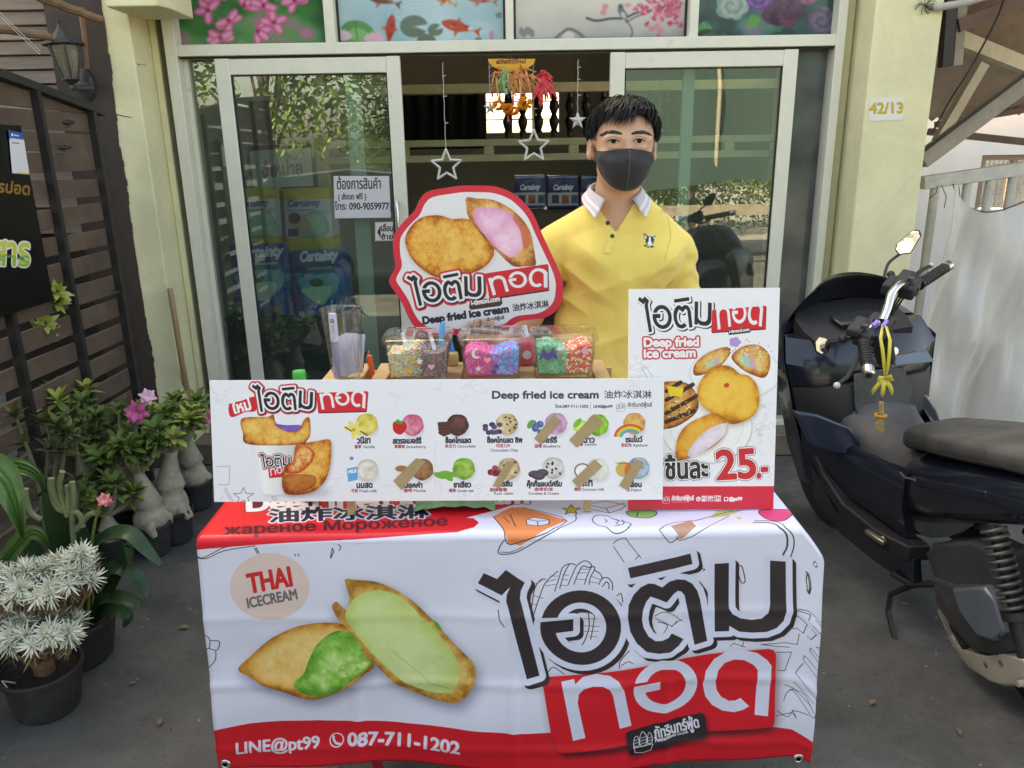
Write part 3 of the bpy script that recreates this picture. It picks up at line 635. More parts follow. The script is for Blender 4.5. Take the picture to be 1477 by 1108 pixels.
BX0, BX1, BYF, BYB, BZ, BB = -0.700, 0.688, 1.535, 1.95, 0.757, 0.138
BS = BYB-BYF; BH = BZ-BB
def T_ban(px, py):
    p = atY(px, py, BYF)
    if p.z <= BZ: return (p.x/(1+.038*(BZ-p.z)/BH)-BX0, BS+BZ-p.z)
    q = atZ(px, py, BZ); return (q.x-BX0, BYB-q.y)
cv = Cv(BX1-BX0, BS+BH, 1500, (222, 226, 248), T_ban)
RED = (222, 30, 46)
LN = (60, 58, 66)
def ln(pts, x0, y0, k, wd=1.0, close=False, smooth=True):
    q = _z(x0, y0, k, pts); cv.stroke(sm(q, close, 4) if smooth and len(q) > 2 else q, wd, LN, close)
# doodles
kA, kB, kC, kD = 0.2031, 260/1372, 300/1477, 0.3683
P7 = lambda pts, **a: ln(pts, 700, 720, kA, **a)
cv.poly(_z(700, 720, kA, [(55, 125), (180, 60), (270, 60), (420, 100), (580, 150), (420, 215), (250, 312), (165, 300), (140, 230)]), (238, 140, 88))
P7([(55, 125), (130, 215), (140, 260), (165, 303), (240, 290), (580, 155), (270, 60)]); P7([(640, 110), (640, 150), (560, 190), (420, 250), (280, 330), (190, 368), (100, 372), (100, 330), (135, 275)]); P7([(110, 360), (180, 358), (270, 320)])
P7([(175, 110), (215, 195)]); P7([(130, 130), (170, 165)])
cv.poly(_z(700, 720, kA, [(290, 145), (345, 128), (455, 145), (450, 175), (380, 188), (295, 180)]), (214, 220, 244)); P7([(290, 145), (345, 128), (455, 145), (450, 175), (380, 188), (295, 180)], close=True, smooth=False); P7([(300, 140), (370, 155), (455, 145)]); P7([(370, 155), (375, 188)])
st = [(610+70*math.cos(-1.57+i*math.pi/5)*(1 if i % 2 == 0 else .45), 75+38*math.sin(-1.57+i*math.pi/5)*(1 if i % 2 == 0 else .45)) for i in range(10)]
cv.poly(_z(700, 720, kA, st), (196, 190, 70)); P7(st, close=True, smooth=False)
P7([(745, 30), (860, 15), (1000, 45), (960, 75), (880, 100), (740, 70)], close=True, smooth=False); P7([(745, 45), (855, 65), (990, 30)], smooth=False); P7([(855, 65), (880, 98)])
cv.poly(_z(700, 720, kA, sm([(1005, 90), (1080, 80), (1200, 85), (1215, 110), (1160, 135), (1060, 130), (1015, 115)])), (140, 200, 112)); P7([(1005, 90), (1080, 80), (1200, 85), (1215, 110), (1160, 135), (1060, 130), (1015, 115)], close=True); P7([(1085, 95), (1075, 125)])
P7([(760, 150), (790, 115), (870, 122), (930, 150), (1035, 178), (980, 220), (920, 232), (860, 200), (800, 185)], close=True); P7([(850, 145), (865, 155), (850, 165)]); P7([(925, 145), (950, 155), (930, 172), (955, 185), (920, 192)]); P7([(970, 150), (985, 168), (970, 185)])
P7([(905, 320), (980, 425)], smooth=False); P7([(905, 300), (940, 275), (990, 262), (1010, 290), (1100, 398)]); P7([(1060, 408), (1085, 378)])
P7([(1235, 208), (1330, 170), (1475, 150)]); P7([(1235, 208), (1280, 270), (1315, 292), (1380, 250), (1475, 195)])
cv.poly(_z(680, 700, kD, [(780, 160), (860, 137), (880, 160), (815, 205)]), (190, 150, 128)); cv.poly(_z(680, 700, kD, [(935, 128), (960, 98), (1060, 98), (1000, 120)]), (190, 200, 130)); cv.poly(_z(680, 700, kD, sm([(1130, 98), (1255, 98), (1240, 130), (1205, 142), (1150, 130)])), (228, 74, 130))
ln([(1130, 98), (1255, 98), (1240, 130), (1205, 142), (1150, 130)], 680, 700, kD, close=True)
ln([(870, 140), (1000, 105), (1060, 98)], 680, 700, kD); ln([(800, 190), (830, 205), (1010, 120)], 680, 700, kD)
cv.ell(680+kD*1048, 700+kD*128, 4, 2, (220, 200, 130))
ln([(1105, 145), (1180, 150), (1225, 180), (1232, 230), (1215, 268)], 680, 700, kD, wd=1.8); ln([(1110, 138), (1200, 145), (1250, 185), (1258, 230), (1245, 275)], 680, 700, kD, wd=1.2)
ln([(1340, 245), (1348, 228), (1358, 235), (1345, 250)], 680, 700, kD, close=True); ln([(1315, 310), (1322, 350), (1318, 378), (1308, 340)], 680, 700, kD, close=True, wd=1.6); ln([(1395, 280), (1383, 300), (1395, 345)], 680, 700, kD, wd=1.5)
# the waffle cones and baskets behind the letters
B1 = lambda pts, **a: ln(pts, 680, 780, kB, **a)
for a in ([(455, 470), (480, 330), (530, 265), (560, 265)], [(470, 520), (520, 380), (560, 290), (640, 215), (655, 210)], [(630, 350), (665, 250), (690, 180), (740, 150)], [(668, 330), (700, 230), (745, 155), (790, 160)], [(730, 305), (770, 220), (800, 165), (860, 130), (910, 160), (890, 180), (840, 170), (800, 240), (775, 300)], [(855, 300), (880, 230), (910, 175), (935, 185), (900, 250), (890, 300)], [(935, 200), (975, 225), (990, 260)], [(965, 300), (985, 260), (1030, 250), (1065, 290), (1065, 340)], [(990, 315), (1020, 280), (1040, 300), (1038, 330)], [(1100, 380), (1130, 365), (1145, 435)]): B1(a, wd=1.3)
for a in ([(480, 300), (540, 270)], [(470, 380), (545, 400)], [(575, 280), (640, 265)], [(560, 310), (635, 300)], [(600, 240), (655, 240)], [(690, 230), (735, 235)], [(690, 265), (730, 268)], [(680, 305), (725, 308)], [(800, 220), (870, 215)], [(790, 262), (860, 265)], [(830, 190), (885, 192)], [(905, 240), (970, 262)], [(900, 280), (955, 290)], [(455, 440), (500, 445)], [(840, 500), (960, 500)], [(840, 545), (950, 545)], [(850, 600), (970, 605)], [(850, 640), (960, 640)], [(890, 680), (950, 678)]): B1(a, wd=0.7, smooth=False)
B1([(880, 490), (890, 600), (860, 700), (835, 740)], wd=1.4); B1([(930, 500), (920, 600), (900, 700)], wd=1.2)
B1([(205, 490), (215, 560), (250, 612)], wd=1.3); B1([(1115, 900), (1120, 850), (1190, 780)], wd=1.2); B1([(1130, 880), (1180, 855), (1215, 870)]); B1([(580, 940), (620, 905), (700, 950)], wd=1.2)
B2 = lambda pts, **a: ln(pts, 900, 780, kC, **a)
B2([(210, 500), (250, 480), (300, 478), (350, 500), (380, 530), (410, 550)]); B2([(215, 520), (330, 575), (400, 540)], smooth=False); B2([(230, 545), (300, 570), (270, 630)]); B2([(330, 580), (370, 545)])
B2([(805, 180), (830, 172), (848, 230), (855, 285), (830, 290), (808, 230)], close=True, wd=1.4); B2([(540, 180), (568, 190), (555, 200)], wd=1.2)
B2([(1285, 170), (1310, 165), (1325, 230), (1310, 295), (1290, 285)], wd=1.6)
for a in ([(1215, 470), (1300, 420), (1340, 410), (1437, 402)], [(1215, 480), (1320, 430), (1300, 480)], [(1360, 430), (1430, 430), (1390, 495), (1335, 490)], [(1210, 515), (1290, 520), (1260, 605), (1180, 600)], [(1330, 525), (1365, 530), (1320, 605), (1290, 600)], [(1370, 620), (1395, 600), (1425, 610)], [(1365, 620), (1420, 635)], [(1230, 630), (1215, 715), (1130, 700), (960, 715)], [(1320, 665), (1418, 690)], [(1315, 695), (1410, 730)], [(1320, 665), (1315, 695)], [(1275, 755), (1400, 800)], [(1265, 790), (1395, 860)], [(1275, 755), (1265, 790)], [(1265, 818), (1205, 920), (1370, 1015), (1395, 885)], [(1060, 770), (1175, 770), (1130, 905), (1080, 900)], [(745, 735), (770, 712), (850, 735)], [(840, 700), (830, 735)], [(960, 715), (1160, 735)]): B2(a, wd=1.0, smooth=False)
for a in ([(1215, 830), (1230, 800), (1255, 795), (1320, 850), (1340, 860), (1350, 830)], [(1240, 790), (1300, 790), (1340, 840)], [(1190, 870), (1230, 895), (1255, 870), (1320, 860)], [(1185, 890), (1245, 880), (1265, 895), (1250, 870)], [(1220, 770), (1330, 820)], [(1255, 760), (1340, 800)]): ln(a, 680, 700, kD)
# red head strip and its lettering
cv.poly([(270, 792), (300, 789), (340, 786), (420, 781), (520, 775), (600, 770), (660, 767), (684, 761), (691, 754), (683, 748), (672, 747.5), (720, 735), (760, 722), (800, 690), (820, 600), (250, 600), (255, 780)], RED)
cv.text('Deep fried ice cream', (357, 737), (762, 726), 22, (226, 226, 240), 1.6, outline=[(2.6, (90, 20, 40))])
cv.text('油炸冰淇淋', (389, 752), (618, 745), 18, (36, 38, 66), 1.0, outline=[(2.8, (216, 222, 244))])
cv.text('жареное Мороженое', (324, 771), (645, 758), 14, (92, 22, 38), 0.7)
for a in ([(275, 240), (285, 262)], [(268, 240), (278, 262)], [(425, 265), (428, 272)], [(438, 265), (442, 272)], [(565, 275), (572, 240), (578, 252), (566, 278)], [(595, 225), (605, 232), (600, 248)], [(590, 205), (605, 208)]): ln(a, 270, 700, 0.3681, wd=1.3, smooth=False)
for a in ([(35, 262), (60, 278), (100, 262), (130, 245), (165, 232)], [(38, 275), (80, 280), (150, 250), (270, 232)], [(62, 570), (92, 590), (90, 630), (65, 625)], [(95, 600), (130, 605), (120, 640), (90, 630)], [(115, 645), (112, 680), (80, 712), (75, 690)]): ln(a, 270, 700, 0.3681, wd=1.2)
# round badge
cv.ell(390.7, 844, 57.5, 48, (226, 204, 200)); cv.text('THAI', (361.5, 853.5), (423, 842.5), 27, (214, 42, 52), 1.3); cv.text('ICECREAM', (359.5, 875), (430.5, 861.5), 14.5, (110, 106, 112), 0.6)
# the fried ice cream
Z4 = lambda pts: _z(270, 700, 0.3681, pts)
L1 = Z4(sm([(200, 720), (250, 670), (330, 600), (430, 550), (530, 530), (610, 535), (650, 560), (690, 610), (710, 640), (735, 700), (700, 730), (650, 765), (580, 805), (500, 828), (430, 815), (370, 795), (300, 775), (250, 750)]))
L2 = Z4(sm([(625, 358), (680, 362), (740, 370), (800, 395), (870, 440), (940, 500), (1000, 560), (1060, 620), (1115, 670), (1132, 710), (1120, 770), (1085, 820), (1040, 842), (960, 835), (880, 810), (810, 770), (750, 705), (700, 640), (650, 570), (600, 520), (572, 470), (590, 448), (628, 480), (640, 430), (628, 390)]))
cv.soft([L1, L2], 9, (96, 100, 124), 0.75, 4, 7)
cv.paint(L1, bread(51, (240, 208, 140), (226, 176, 92), (196, 118, 44), 0.2, 0.1))
GI = Z4(sm([(560, 575), (610, 560), (660, 575), (690, 620), (700, 660), (728, 690), (640, 760), (570, 805), (500, 815), (440, 790), (425, 760), (460, 730), (480, 680), (510, 620)]))
cv.paint(GI, cream(61, (186, 222, 140), (132, 192, 84), (74, 150, 46), 0.13)); cv.paint(Z4(sm([(600, 700), (660, 680), (720, 680), (690, 715), (620, 740)])), cream(71, (220, 236, 180), (186, 220, 130), (110, 180, 70), .3))
cv.paint(L2, bread(81, (238, 216, 150), (222, 184, 104), (186, 132, 54), 0.12, 0.1))
cv.paint(Z4(sm([(640, 455), (690, 415), (760, 405), (830, 430), (910, 500), (980, 570), (1040, 640), (1068, 710), (1055, 775), (1010, 808), (930, 805), (850, 770), (780, 705), (715, 635), (660, 565), (625, 505)])), cream(91, (224, 238, 188), (204, 226, 158), (186, 210, 120), 0.45), 0.93)
cv.poly(Z4(sm([(965, 525), (985, 535), (1000, 562), (980, 555)])), (96, 160, 52)); cv.stroke(Z4([(800, 640), (870, 700), (950, 770)]), 1.2, (176, 206, 110)); cv.stroke(Z4([(965, 775), (1025, 788)]), 1.0, (130, 150, 60))
# red foot band
cv.poly([(290, 1052), (309, 1048), (362, 1040.5), (410, 1037), (461, 1036), (520, 1040.5), (590, 1045), (680, 1043), (760, 1044), (792, 1041), (900, 1030), (1050, 1040), (1115, 1044), (1150, 1051), (1190, 1060), (1200, 1200), (280, 1200)], RED)
cv.text('LINE@pt99', (343, 1084.5), (462.5, 1075), 16.5, (226, 224, 242), 0.7)
cv.ell(486.5, 1066, 10.5, 10, (226, 224, 242)); cv.ell(486.5, 1066, 8.7, 8.3, RED); cv.stroke(sm([(482, 1061), (482.6, 1066), (486, 1070.5), (491, 1071.5)], False), 3, (226, 224, 242))
cv.text('087-711-1202', (502.5, 1074), (663, 1079), 17, (226, 224, 242), 1.0)
# the big lettering
RQ = _z(780, 920, K3, [(5, 202), (60, 186), (1375, 47), (1405, 55), (1420, 85), (1410, 500), (1398, 522), (900, 562), (110, 625), (60, 530)])
fa = LOGO_A
cv.soft([[(x+4, y+5) for x, y in q] for q in fa], 9, (120, 112, 106), 0.8, 2, 2); cv.soft([RQ], 7, (110, 60, 70), 0.7, 4, 3)
cv.soft([_z(780, 920, K3, [(110, 615), (500, 585), (1000, 545), (1395, 520), (1400, 545), (1000, 575), (500, 620), (130, 645)])], 4, (70, 14, 26), 0.9)
cv.poly(RQ, RED)
cv.fat(LOGO_A, 9.2, INK, dx=5.0, dy=4.5); cv.fat(LOGO_A, 9.0, (214, 220, 246)); cv.polys(LOGO_A, (46, 40, 48)); cv.polys(LOGO_B, (214, 220, 246))
TG = _z(780, 920, K3, [(508, 532), (522, 520), (980, 448), (996, 462), (1008, 560), (990, 588), (545, 662), (528, 648)])
cv.soft([TG], 4, (60, 10, 20), 0.7, 2, 4); cv.poly(TG, (40, 36, 42))
cv.text('ภัทรินทร์ฟู้ด', (780+K3*690, 920+K3*578), (780+K3*962, 920+K3*530), 17, (226, 226, 240), 0.5); cv.text('Phattharinfood Co.,Ltd.', (780+K3*692, 920+K3*598), (780+K3*895, 920+K3*562), 4.2, (210, 210, 224), 0.2); boat(cv, 780+K3*555, 920+K3*532, K3*120, (226, 226, 240), 0.9)
M_ban = cv.mat('banner_print', 0.38, 0.45, bump=0.06, bscale=420)
# cloth surface: flat on the table, folded over the front edge, slightly rippled, corner drooping at the right
def ban_pt(x, s):
    rr = 0.018; fold = BS-rr*0.57
    if s < fold: y, z, k = BYB-s, BZ, 0.0
    elif s < fold+rr*1.571: a = (s-fold)/rr; y = (BYB-fold)-rr*math.sin(a); z = BZ-rr*(1-math.cos(a)); k = 0.2
    else: y = BYB-fold-rr; z = BZ-rr-(s-fold-rr*1.571); k = min(1, (s-fold)*3.0)
    dr = max(0, x-0.632); z -= (dr*1.1+dr*dr*4)*(1-min(1, max(0, s-BS)*1.6)*0.7); 
    rip = 0.009*math.sin(5.2*x+0.8)+0.006*math.sin(11*x-1.3+2.2*s)+0.004*math.sin(19*x+4*s)+.003*math.sin(9*x+23*s)
    y -= k*(0.006+rip+max(0, s-BS-.38)*0.03*math.sin(7*x+1.0)); z += (1-k)*0.0006*math.sin(17*x+9*s)
    # packing creases
    for c in (-0.36, 0.0, 0.35): y -= k*0.0045*math.exp(-((x-c-.01*math.sin(5*s))/0.012)**2)
    for c in (0.62, 0.80, 0.98): y -= k*0.0038*math.exp(-((s-c)/0.012)**2)
    for (cx, cs, A, wx, ws) in ((-.33, .60, .004, .05, .02), (-.62, .72, -.004, .05, .05), (.35, .72, .003, .06, .02), (-.1, .9, .003, .03, .1), (.56, .62, -.005, .05, .05)): y -= k*A*math.exp(-((x-cx)/wx)**2-((s-cs)/ws)**2)
    return Vector((x*(1+.038*max(0, s-BS)/BH), y, z))
q = MB(); NX, NS = 150, 120; ss = list(np.linspace(0, BS-.03, 24))+list(np.linspace(BS-.028, BS+.03, 18))+list(np.linspace(BS+.036, BS+BH, 78)); xs = np.linspace(BX0, BX1, NX); uvs = []
hem = lambda x: 0.004*math.sin(6*x+.5)+0.006*max(0, 1-abs(x-.1)/.5)
for i, s in enumerate(ss):
    for x in xs:
        e = (s-BS)/BH; uvs.append(ban_pt(x, s+(hem(x)*max(0, e))))
q.add(uvs, [(i*NX+j, i*NX+j+1, (i+1)*NX+j+1, (i+1)*NX+j) for i in range(len(ss)-1) for j in range(NX-1)])
ban = q.build('printed_banner', M_ban, smooth=True, ang=80)
l = ban.data.uv_layers.new(name='UVMap'); vi = np.zeros(len(ban.data.loops), int); ban.data.loops.foreach_get('vertex_index', vi)
uvv = np.array([((x-BX0)/(BX1-BX0), 1-s/(BS+BH)) for s in ss for x in xs]); l.data.foreach_set('uv', uvv[vi].ravel())
sd = ban.modifiers.new('thickness', 'SOLIDIFY'); sd.thickness = 0.0008; sd.offset = -1
tag(ban, 'white and red vinyl banner with a sliced green bun draped over the table', 'banner')
for (px, py) in ((325, 1103), (1153, 1098)):
    p = atY(px, py, BYF-.01); M = Matrix.Translation((p.x, ban_pt(p.x/1.038, BS+BZ-p.z).y-.002, p.z)) @ Matrix.Rotation(R_(90), 4, 'X')
    e = MB(); e.lathe([(.006, -.0015), (.006, .0015), (.0075, .003), (.012, .0022), (.0135, 0), (.0125, -.0012)], 20, M, close=True); ey = e.build('eyelet', mat('steel_eyelet', (0.62, 0.6, 0.56), 0.3, 1.0), ban)
    e = MB(); e.lathe([(.0001, 0.0004), (.0062, 0.0004)], 14, M); e.build('eyelet_hole', M_black, ban)

# ------------------------------------------------------------------ boards with artwork
def board(name, label, cat, corners, Ys, th, ppm, bg, draw, edge=(0.82, 0.82, 0.80)):
    TL, TRr, BR, BL = [atY(c[0], c[1], y) for c, y in zip(corners, Ys)]; o = TL; ux = (TRr-TL); wm = ux.length; ux.normalize()
    nrm = ux.cross(BL-TL).normalized(); dn = nrm.cross(ux).normalized()
    if dn.z > 0: dn = -dn
    hm = (BL-TL).dot(dn)
    if nrm.y > 0: nrm = -nrm
    T = lambda px, py: ((lambda p: ((p-o).dot(ux), (p-o).dot(dn)))(atP(px, py, o, nrm)))
    c = Cv(wm, hm, ppm, bg, T); draw(c)
    P = [o, o+dn*hm, o+dn*hm+ux*wm, o+ux*wm]
    q = MB(); q.prism(P, -nrm*th); q.mi = [0 if True else 0]*len(q.f)
    ob = q.build(name, None, smooth=False, mats=[c.mat(name+'_print', 0.32, 0.4), mat(name+'_core', edge, 0.7)], uv=lambda p: (((p-o).dot(ux))/wm, 1-((p-o).dot(dn))/hm))
    for pl in ob.data.polygons: pl.material_index = 0 if pl.normal.dot(nrm) > 0.9 else 1
    tag(ob, label, cat); return ob, (o, ux, dn, nrm, T, wm, hm)
GR = (198, 200, 212)
def d_menu(c):
    z1 = lambda pts: _z(290, 530, 0.23697, pts); z2 = lambda pts: _z(630, 530, 0.2302, pts); p1 = lambda x, y: (290+.23697*x, 530+.23697*y); p2 = lambda x, y: (630+.2302*x, 530+.2302*y)
    rr = random.Random(5)
    for k in range(26):   # faint line drawings in the ground of the board
        x = rr.choice([rr.uniform(310, 335), rr.uniform(400, 640), rr.uniform(640, 700), rr.uniform(900, 955)]); y = rr.choice([rr.uniform(550, 575), rr.uniform(690, 722)]); P = [(x, y)]
        for j in range(5): P.append((P[-1][0]+rr.uniform(-14, 14), P[-1][1]+rr.uniform(-9, 9)))
        c.stroke(sm(P, False), 0.5, (208, 210, 220))
    for a in ([(95, 605), (175, 600), (170, 715), (105, 712)], [(140, 740), (185, 820)], [(150, 730), (195, 815)], [(430, 790), (445, 783), (460, 805), (445, 810), (430, 790)]): c.stroke(z1(a), 0.6, (130, 130, 140))
    st = [(258+65*math.cos(-1.57+i*math.pi/5)*(1 if i % 2 == 0 else .42), 785+55*math.sin(-1.57+i*math.pi/5)*(1 if i % 2 == 0 else .42)) for i in range(10)]; c.stroke(z1(st), 0.8, (90, 90, 96), True)
    logo(c, z1([(362, 272), (678, 258), (682, 150)]), z1([(735, 258), (998, 250), (1003, 168)]), z1([(703, 155), (1015, 145), (1005, 266), (712, 274)]), 2.6, edge=(214, 60, 74))
    fl = z1(sm([(172, 222), (240, 205), (330, 180), (334, 262), (270, 272), (182, 302)], True, 5)); c.poly(fl, (218, 44, 58)); c.text('ใหม่', p1(200, 282), p1(306, 254), 18, (248, 246, 246), 0.8)
    cup = z1([(298, 470), (585, 470), (522, 758), (500, 770), (440, 776), (390, 770), (372, 758)]); c.soft([z1([(380, 740), (800, 740), (760, 785), (400, 785)])], 5, (180, 180, 190), 0.7); c.paint(cup, lambda e, u, v, h, w_: lerp3(u, (0, (232, 232, 236)), (0.3, (250, 249, 250)), (1, (206, 204, 208))))
    logo(c, z1([(385, 612), (540, 602), (540, 545)]), z1([(425, 660), (530, 652), (532, 615)]), z1([(408, 612), (540, 605), (540, 660), (414, 670)]), 1.2, edge=(205, 70, 84))
    b1 = z1(sm([(240, 330), (270, 305), (400, 300), (440, 288), (452, 330), (490, 370), (560, 390), (600, 370), (630, 315), (660, 308), (666, 400), (648, 440), (590, 470), (290, 468), (255, 400)])); c.paint(b1, bread(5, (246, 206, 120), (228, 158, 66), (176, 82, 34), .16))
    c.paint(z1(sm([(450, 345), (520, 352), (606, 352), (588, 385), (540, 392), (488, 376)])), cream(8, (170, 130, 214), (130, 90, 190), (94, 62, 150)))
    b2 = z1(sm([(575, 480), (620, 462), (700, 450), (782, 440), (792, 500), (786, 590), (760, 680), (700, 745), (620, 772), (525, 772), (495, 730), (495, 660), (512, 600), (560, 565)])); c.soft([b2], 3, (130, 110, 100), 0.6, 1, 2); c.paint(b2, bread(15, (244, 196, 104), (226, 150, 62), (170, 78, 34), .14))
    c.paint(z1(sm([(575, 500), (640, 480), (690, 520), (670, 580), (600, 640), (520, 640), (520, 600), (565, 570)])), bread(25, (244, 216, 150), (228, 120, 60), (196, 74, 40), .2)); c.paint(z1(sm([(510, 660), (580, 650), (690, 660), (690, 720), (600, 755), (520, 750)])), bread(35, (196, 110, 56), (160, 72, 36), (120, 48, 26), .3), 0.7)
    # scoops
    def scoop(x, y, r, a, b2_, d, seed):
        c.soft([[(x+r*math.cos(t), y+r*.4+r*.75*math.sin(t)) for t in np.linspace(0, 6.28, 20)]], 2, (190, 190, 200), 0.5, 1, 1)
        P = [(x+r*math.cos(t)*(1+.03*math.sin(7*t+seed)), y+r*.98*math.sin(t)*(1+.03*math.sin(5*t))) for t in np.linspace(0, 6.28, 36, endpoint=False)]
        c.paint(P, cream(seed, a, b2_, d, 0.22))
    sc = [(529, 612, (240, 228, 150), (228, 208, 96), (196, 172, 70)), (595, 613, (240, 170, 190), (224, 120, 150), (190, 80, 110)), (660, 613, (128, 78, 72), (98, 54, 50), (66, 34, 32)), (731, 612, (236, 218, 180), (218, 194, 148), (170, 140, 100)), (802, 611, (226, 190, 216), (200, 150, 190), (160, 110, 160)), (862, 613, (176, 222, 96), (140, 200, 64), (96, 160, 44)), (915, 611, (244, 206, 120), (236, 180, 96), (200, 140, 110)),
          (530, 678, (244, 242, 236), (226, 222, 212), (196, 190, 178)), (609, 677, (176, 126, 92), (146, 96, 66), (110, 68, 46)), (669, 676, (176, 210, 110), (138, 184, 74), (96, 146, 50)), (734, 676, (232, 214, 180), (208, 184, 146), (170, 140, 110)), (798, 675, (240, 238, 238), (214, 212, 214), (180, 178, 182)), (862, 677, (244, 244, 240), (228, 228, 222), (200, 200, 196)), (921, 675, (190, 206, 220), (160, 184, 204), (120, 150, 176))]
    for i, (x, y, a, b_, d) in enumerate(sc): scoop(x, y, 16, a, b_, d, 100+i*7)
    # fruit and toppings beside the scoops
    for k in range(6): a = -2.9+k*0.9; c.ell(510+7*math.cos(a), 620+6*math.sin(a), 8, 3.4, (240, 224, 120), math.degrees(a)); 
    c.ell(510, 620, 2.6, 2.4, (200, 170, 60)); c.stroke([(498, 616), (507, 622)], 1.4, (60, 44, 40)); c.stroke([(520, 622), (530, 628)], 1.4, (60, 44, 40))
    c.poly(sm([(567, 610), (575, 607), (585, 610), (586, 618), (578, 627), (568, 622)]), (214, 36, 44)); c.poly([(568, 610), (574, 604), (577, 608), (584, 606), (580, 612)], (80, 150, 60))
    c.poly([(631, 609), (651, 608), (650, 626), (640, 630), (633, 626)], (90, 52, 46)); [c.stroke([(632, y), (651, y-1)], 0.8, (60, 34, 30)) for y in (614, 619, 624)]
    for k in range(12): c.ell(random.uniform(700, 722), random.uniform(612, 626), 4, 3.4, random.choice([(74, 52, 96), (92, 70, 120), (56, 40, 80)]))
    for k in range(9): c.ell(random.uniform(722, 744), random.uniform(600, 622), 2, 1.2, (60, 42, 40), random.uniform(0, 180))
    for (x, y) in ((772, 618), (780, 624), (769, 611), (779, 612)): c.ell(x, y, 5, 5, (72, 92, 160)); c.ell(x+1, y-1, 2, 2, (120, 140, 196))
    c.ell(765, 612, 4, 7, (90, 160, 80), 30); c.ell(838, 615, 12, 9, (190, 224, 90)); c.ell(838, 615, 9, 6.5, (220, 238, 140)); c.ell(833, 610, 4, 8, (120, 190, 60), 40)
    for k, col in enumerate([(214, 70, 70), (236, 150, 60), (240, 214, 80), (110, 190, 100), (90, 150, 214)]):
        c.stroke([(909+(22-k*2.4)*math.cos(t), 630+(17-k*2.2)*math.sin(t)) for t in np.linspace(3.2, 5.6, 14)], 2.6, col)
    c.poly([(498, 660), (509, 657), (516, 663), (516, 694), (502, 697), (498, 692)], (236, 240, 246)); c.poly([(500, 676), (516, 673), (516, 692), (502, 695)], (86, 168, 224)); c.text('MILK', (503, 683), (515, 681), 4.5, (240, 244, 250), 0.3); c.ell(507, 661, 3, 2.4, (80, 140, 200))
    c.ell(579, 676, 11, 6, (240, 236, 230)); c.poly([(568, 676), (590, 676), (587, 688), (571, 688)], (236, 232, 226)); c.ell(579, 676, 9, 4.6, (176, 120, 70))
    for a, b_ in ((20, 634), (-8, 640), (35, 645), (5, 650)): c.ell(b_, 684+a*.1, 10, 4, (110, 176, 66), a)
    for k in range(8): c.ell(random.uniform(706, 720), random.uniform(674, 686), 4.6, 4.4, random.choice([(150, 44, 60), (178, 66, 80), (120, 30, 48)]))
    for k in range(6): c.ell(random.uniform(724, 744), random.uniform(664, 688), 2.2, 1.5, (90, 40, 44), random.uniform(0, 90))
    for (x, y) in ((771, 684), (782, 682), (777, 687)): c.ell(x, y, 9, 5.4, (66, 56, 72)); c.ell(x, y-1.5, 7, 3.2, (90, 80, 96))
    for k in range(9): c.ell(random.uniform(788, 808), random.uniform(664, 688), 2, 1.6, (60, 52, 60), random.uniform(0, 90))
    c.stroke([(840+11*math.cos(t), 679+10*math.sin(t)) for t in np.linspace(2.4, 5.6, 16)], 1.6, (70, 60, 56)); c.ell(841, 681, 10, 8, (250, 250, 246)); c.ell(899, 677, 11, 11, (212, 176, 96)); c.ell(905, 676, 4, 9, (226, 110, 60), 15); c.stroke([(888, 668), (906, 668)], 0.9, (60, 54, 50))
    # names
    K = (50, 48, 58); RD = (176, 60, 84); G_ = (120, 118, 128)
    rows = [('วนิลา', 950, 1030, 463, 1, '香草', 935, 975, 'Vanilla', 985, 1057, 492), ('สตรอเบอร์รี่', 1168, 1340, 463, 1, '草莓味', 1178, 1240, 'Strawberry', 1248, 1368, 491),
            ('ช็อคโกแลต', 55, 213, 474, 2, '朱古力', 52, 118, 'Chocolate', 128, 242, 502), ('ช็อคโกแลต ชิพ', 316, 535, 472, 2, '巧克力片', 372, 460, None, 0, 0, 500), ('เบอร์รี่', 640, 752, 472, 2, '蓝莓', 614, 658, 'Blueberry', 668, 776, 502), ('มะนาว', 872, 988, 472, 2, '柠檬', 880, 915, 'Lemon', 928, 1000, 490), ('เรนโบว์', 1185, 1287, 468, 2, '彩虹色', 1156, 1220, 'Rainbow', 1230, 1322, 496),
            ('นมสด', 948, 1042, 733, 1, '牛奶', 916, 955, 'Fresh milk', 965, 1070, 760), ('มอคค่า', 1240, 1346, 733, 1, '咖啡', 1235, 1285, 'Mocha', 1295, 1366, 758),
            ('ชาเขียว', 107, 213, 752, 2, '绿茶', 77, 120, 'Green tea', 128, 230, 780), ('รัมเรซิ่น', 366, 472, 746, 2, '朗姆葡萄', 332, 440, None, 0, 0, 776), ('คุ๊กกี้แอนด์ครีม', 566, 782, 746, 2, '曲奇奶油', 614, 725, None, 0, 0, 772), ('กะทิ', 895, 975, 745, 2, '椰奶', 862, 902, 'Coconut milk', 908, 1050, 772), ('เมล่อน', 1178, 1282, 750, 2, '瓜', 1192, 1210, 'Melon', 1218, 1282, 776)]
    for (th, a, b_, y, zn, cn, c0, c1, en, e0, e1, y2) in rows:
        f = p1 if zn == 1 else p2; k = .23697 if zn == 1 else .2302; hh = 28 if not any(q in th for q in '็่้ิีั์๊') else 38
        c.text(th, f(a, y), f(b_, y-2), hh*k, K, 0.5); c.text(cn, f(c0, y2), f(c1, y2-1), 20*k, RD, 0.15)
        if en: c.text(en, f(e0, y2), f(e1, y2-1), 16*k, G_, 0.12)
    c.text('Chocolate Chip', p2(336, 527), p2(507, 526), 16*.23, G_, 0.12); c.text('Rum raisin', p2(360, 797), p2(478, 796), 16*.23, G_, 0.12); c.text('Cookies & Cream', p2(574, 797), p2(765, 796), 16*.23, G_, 0.12)
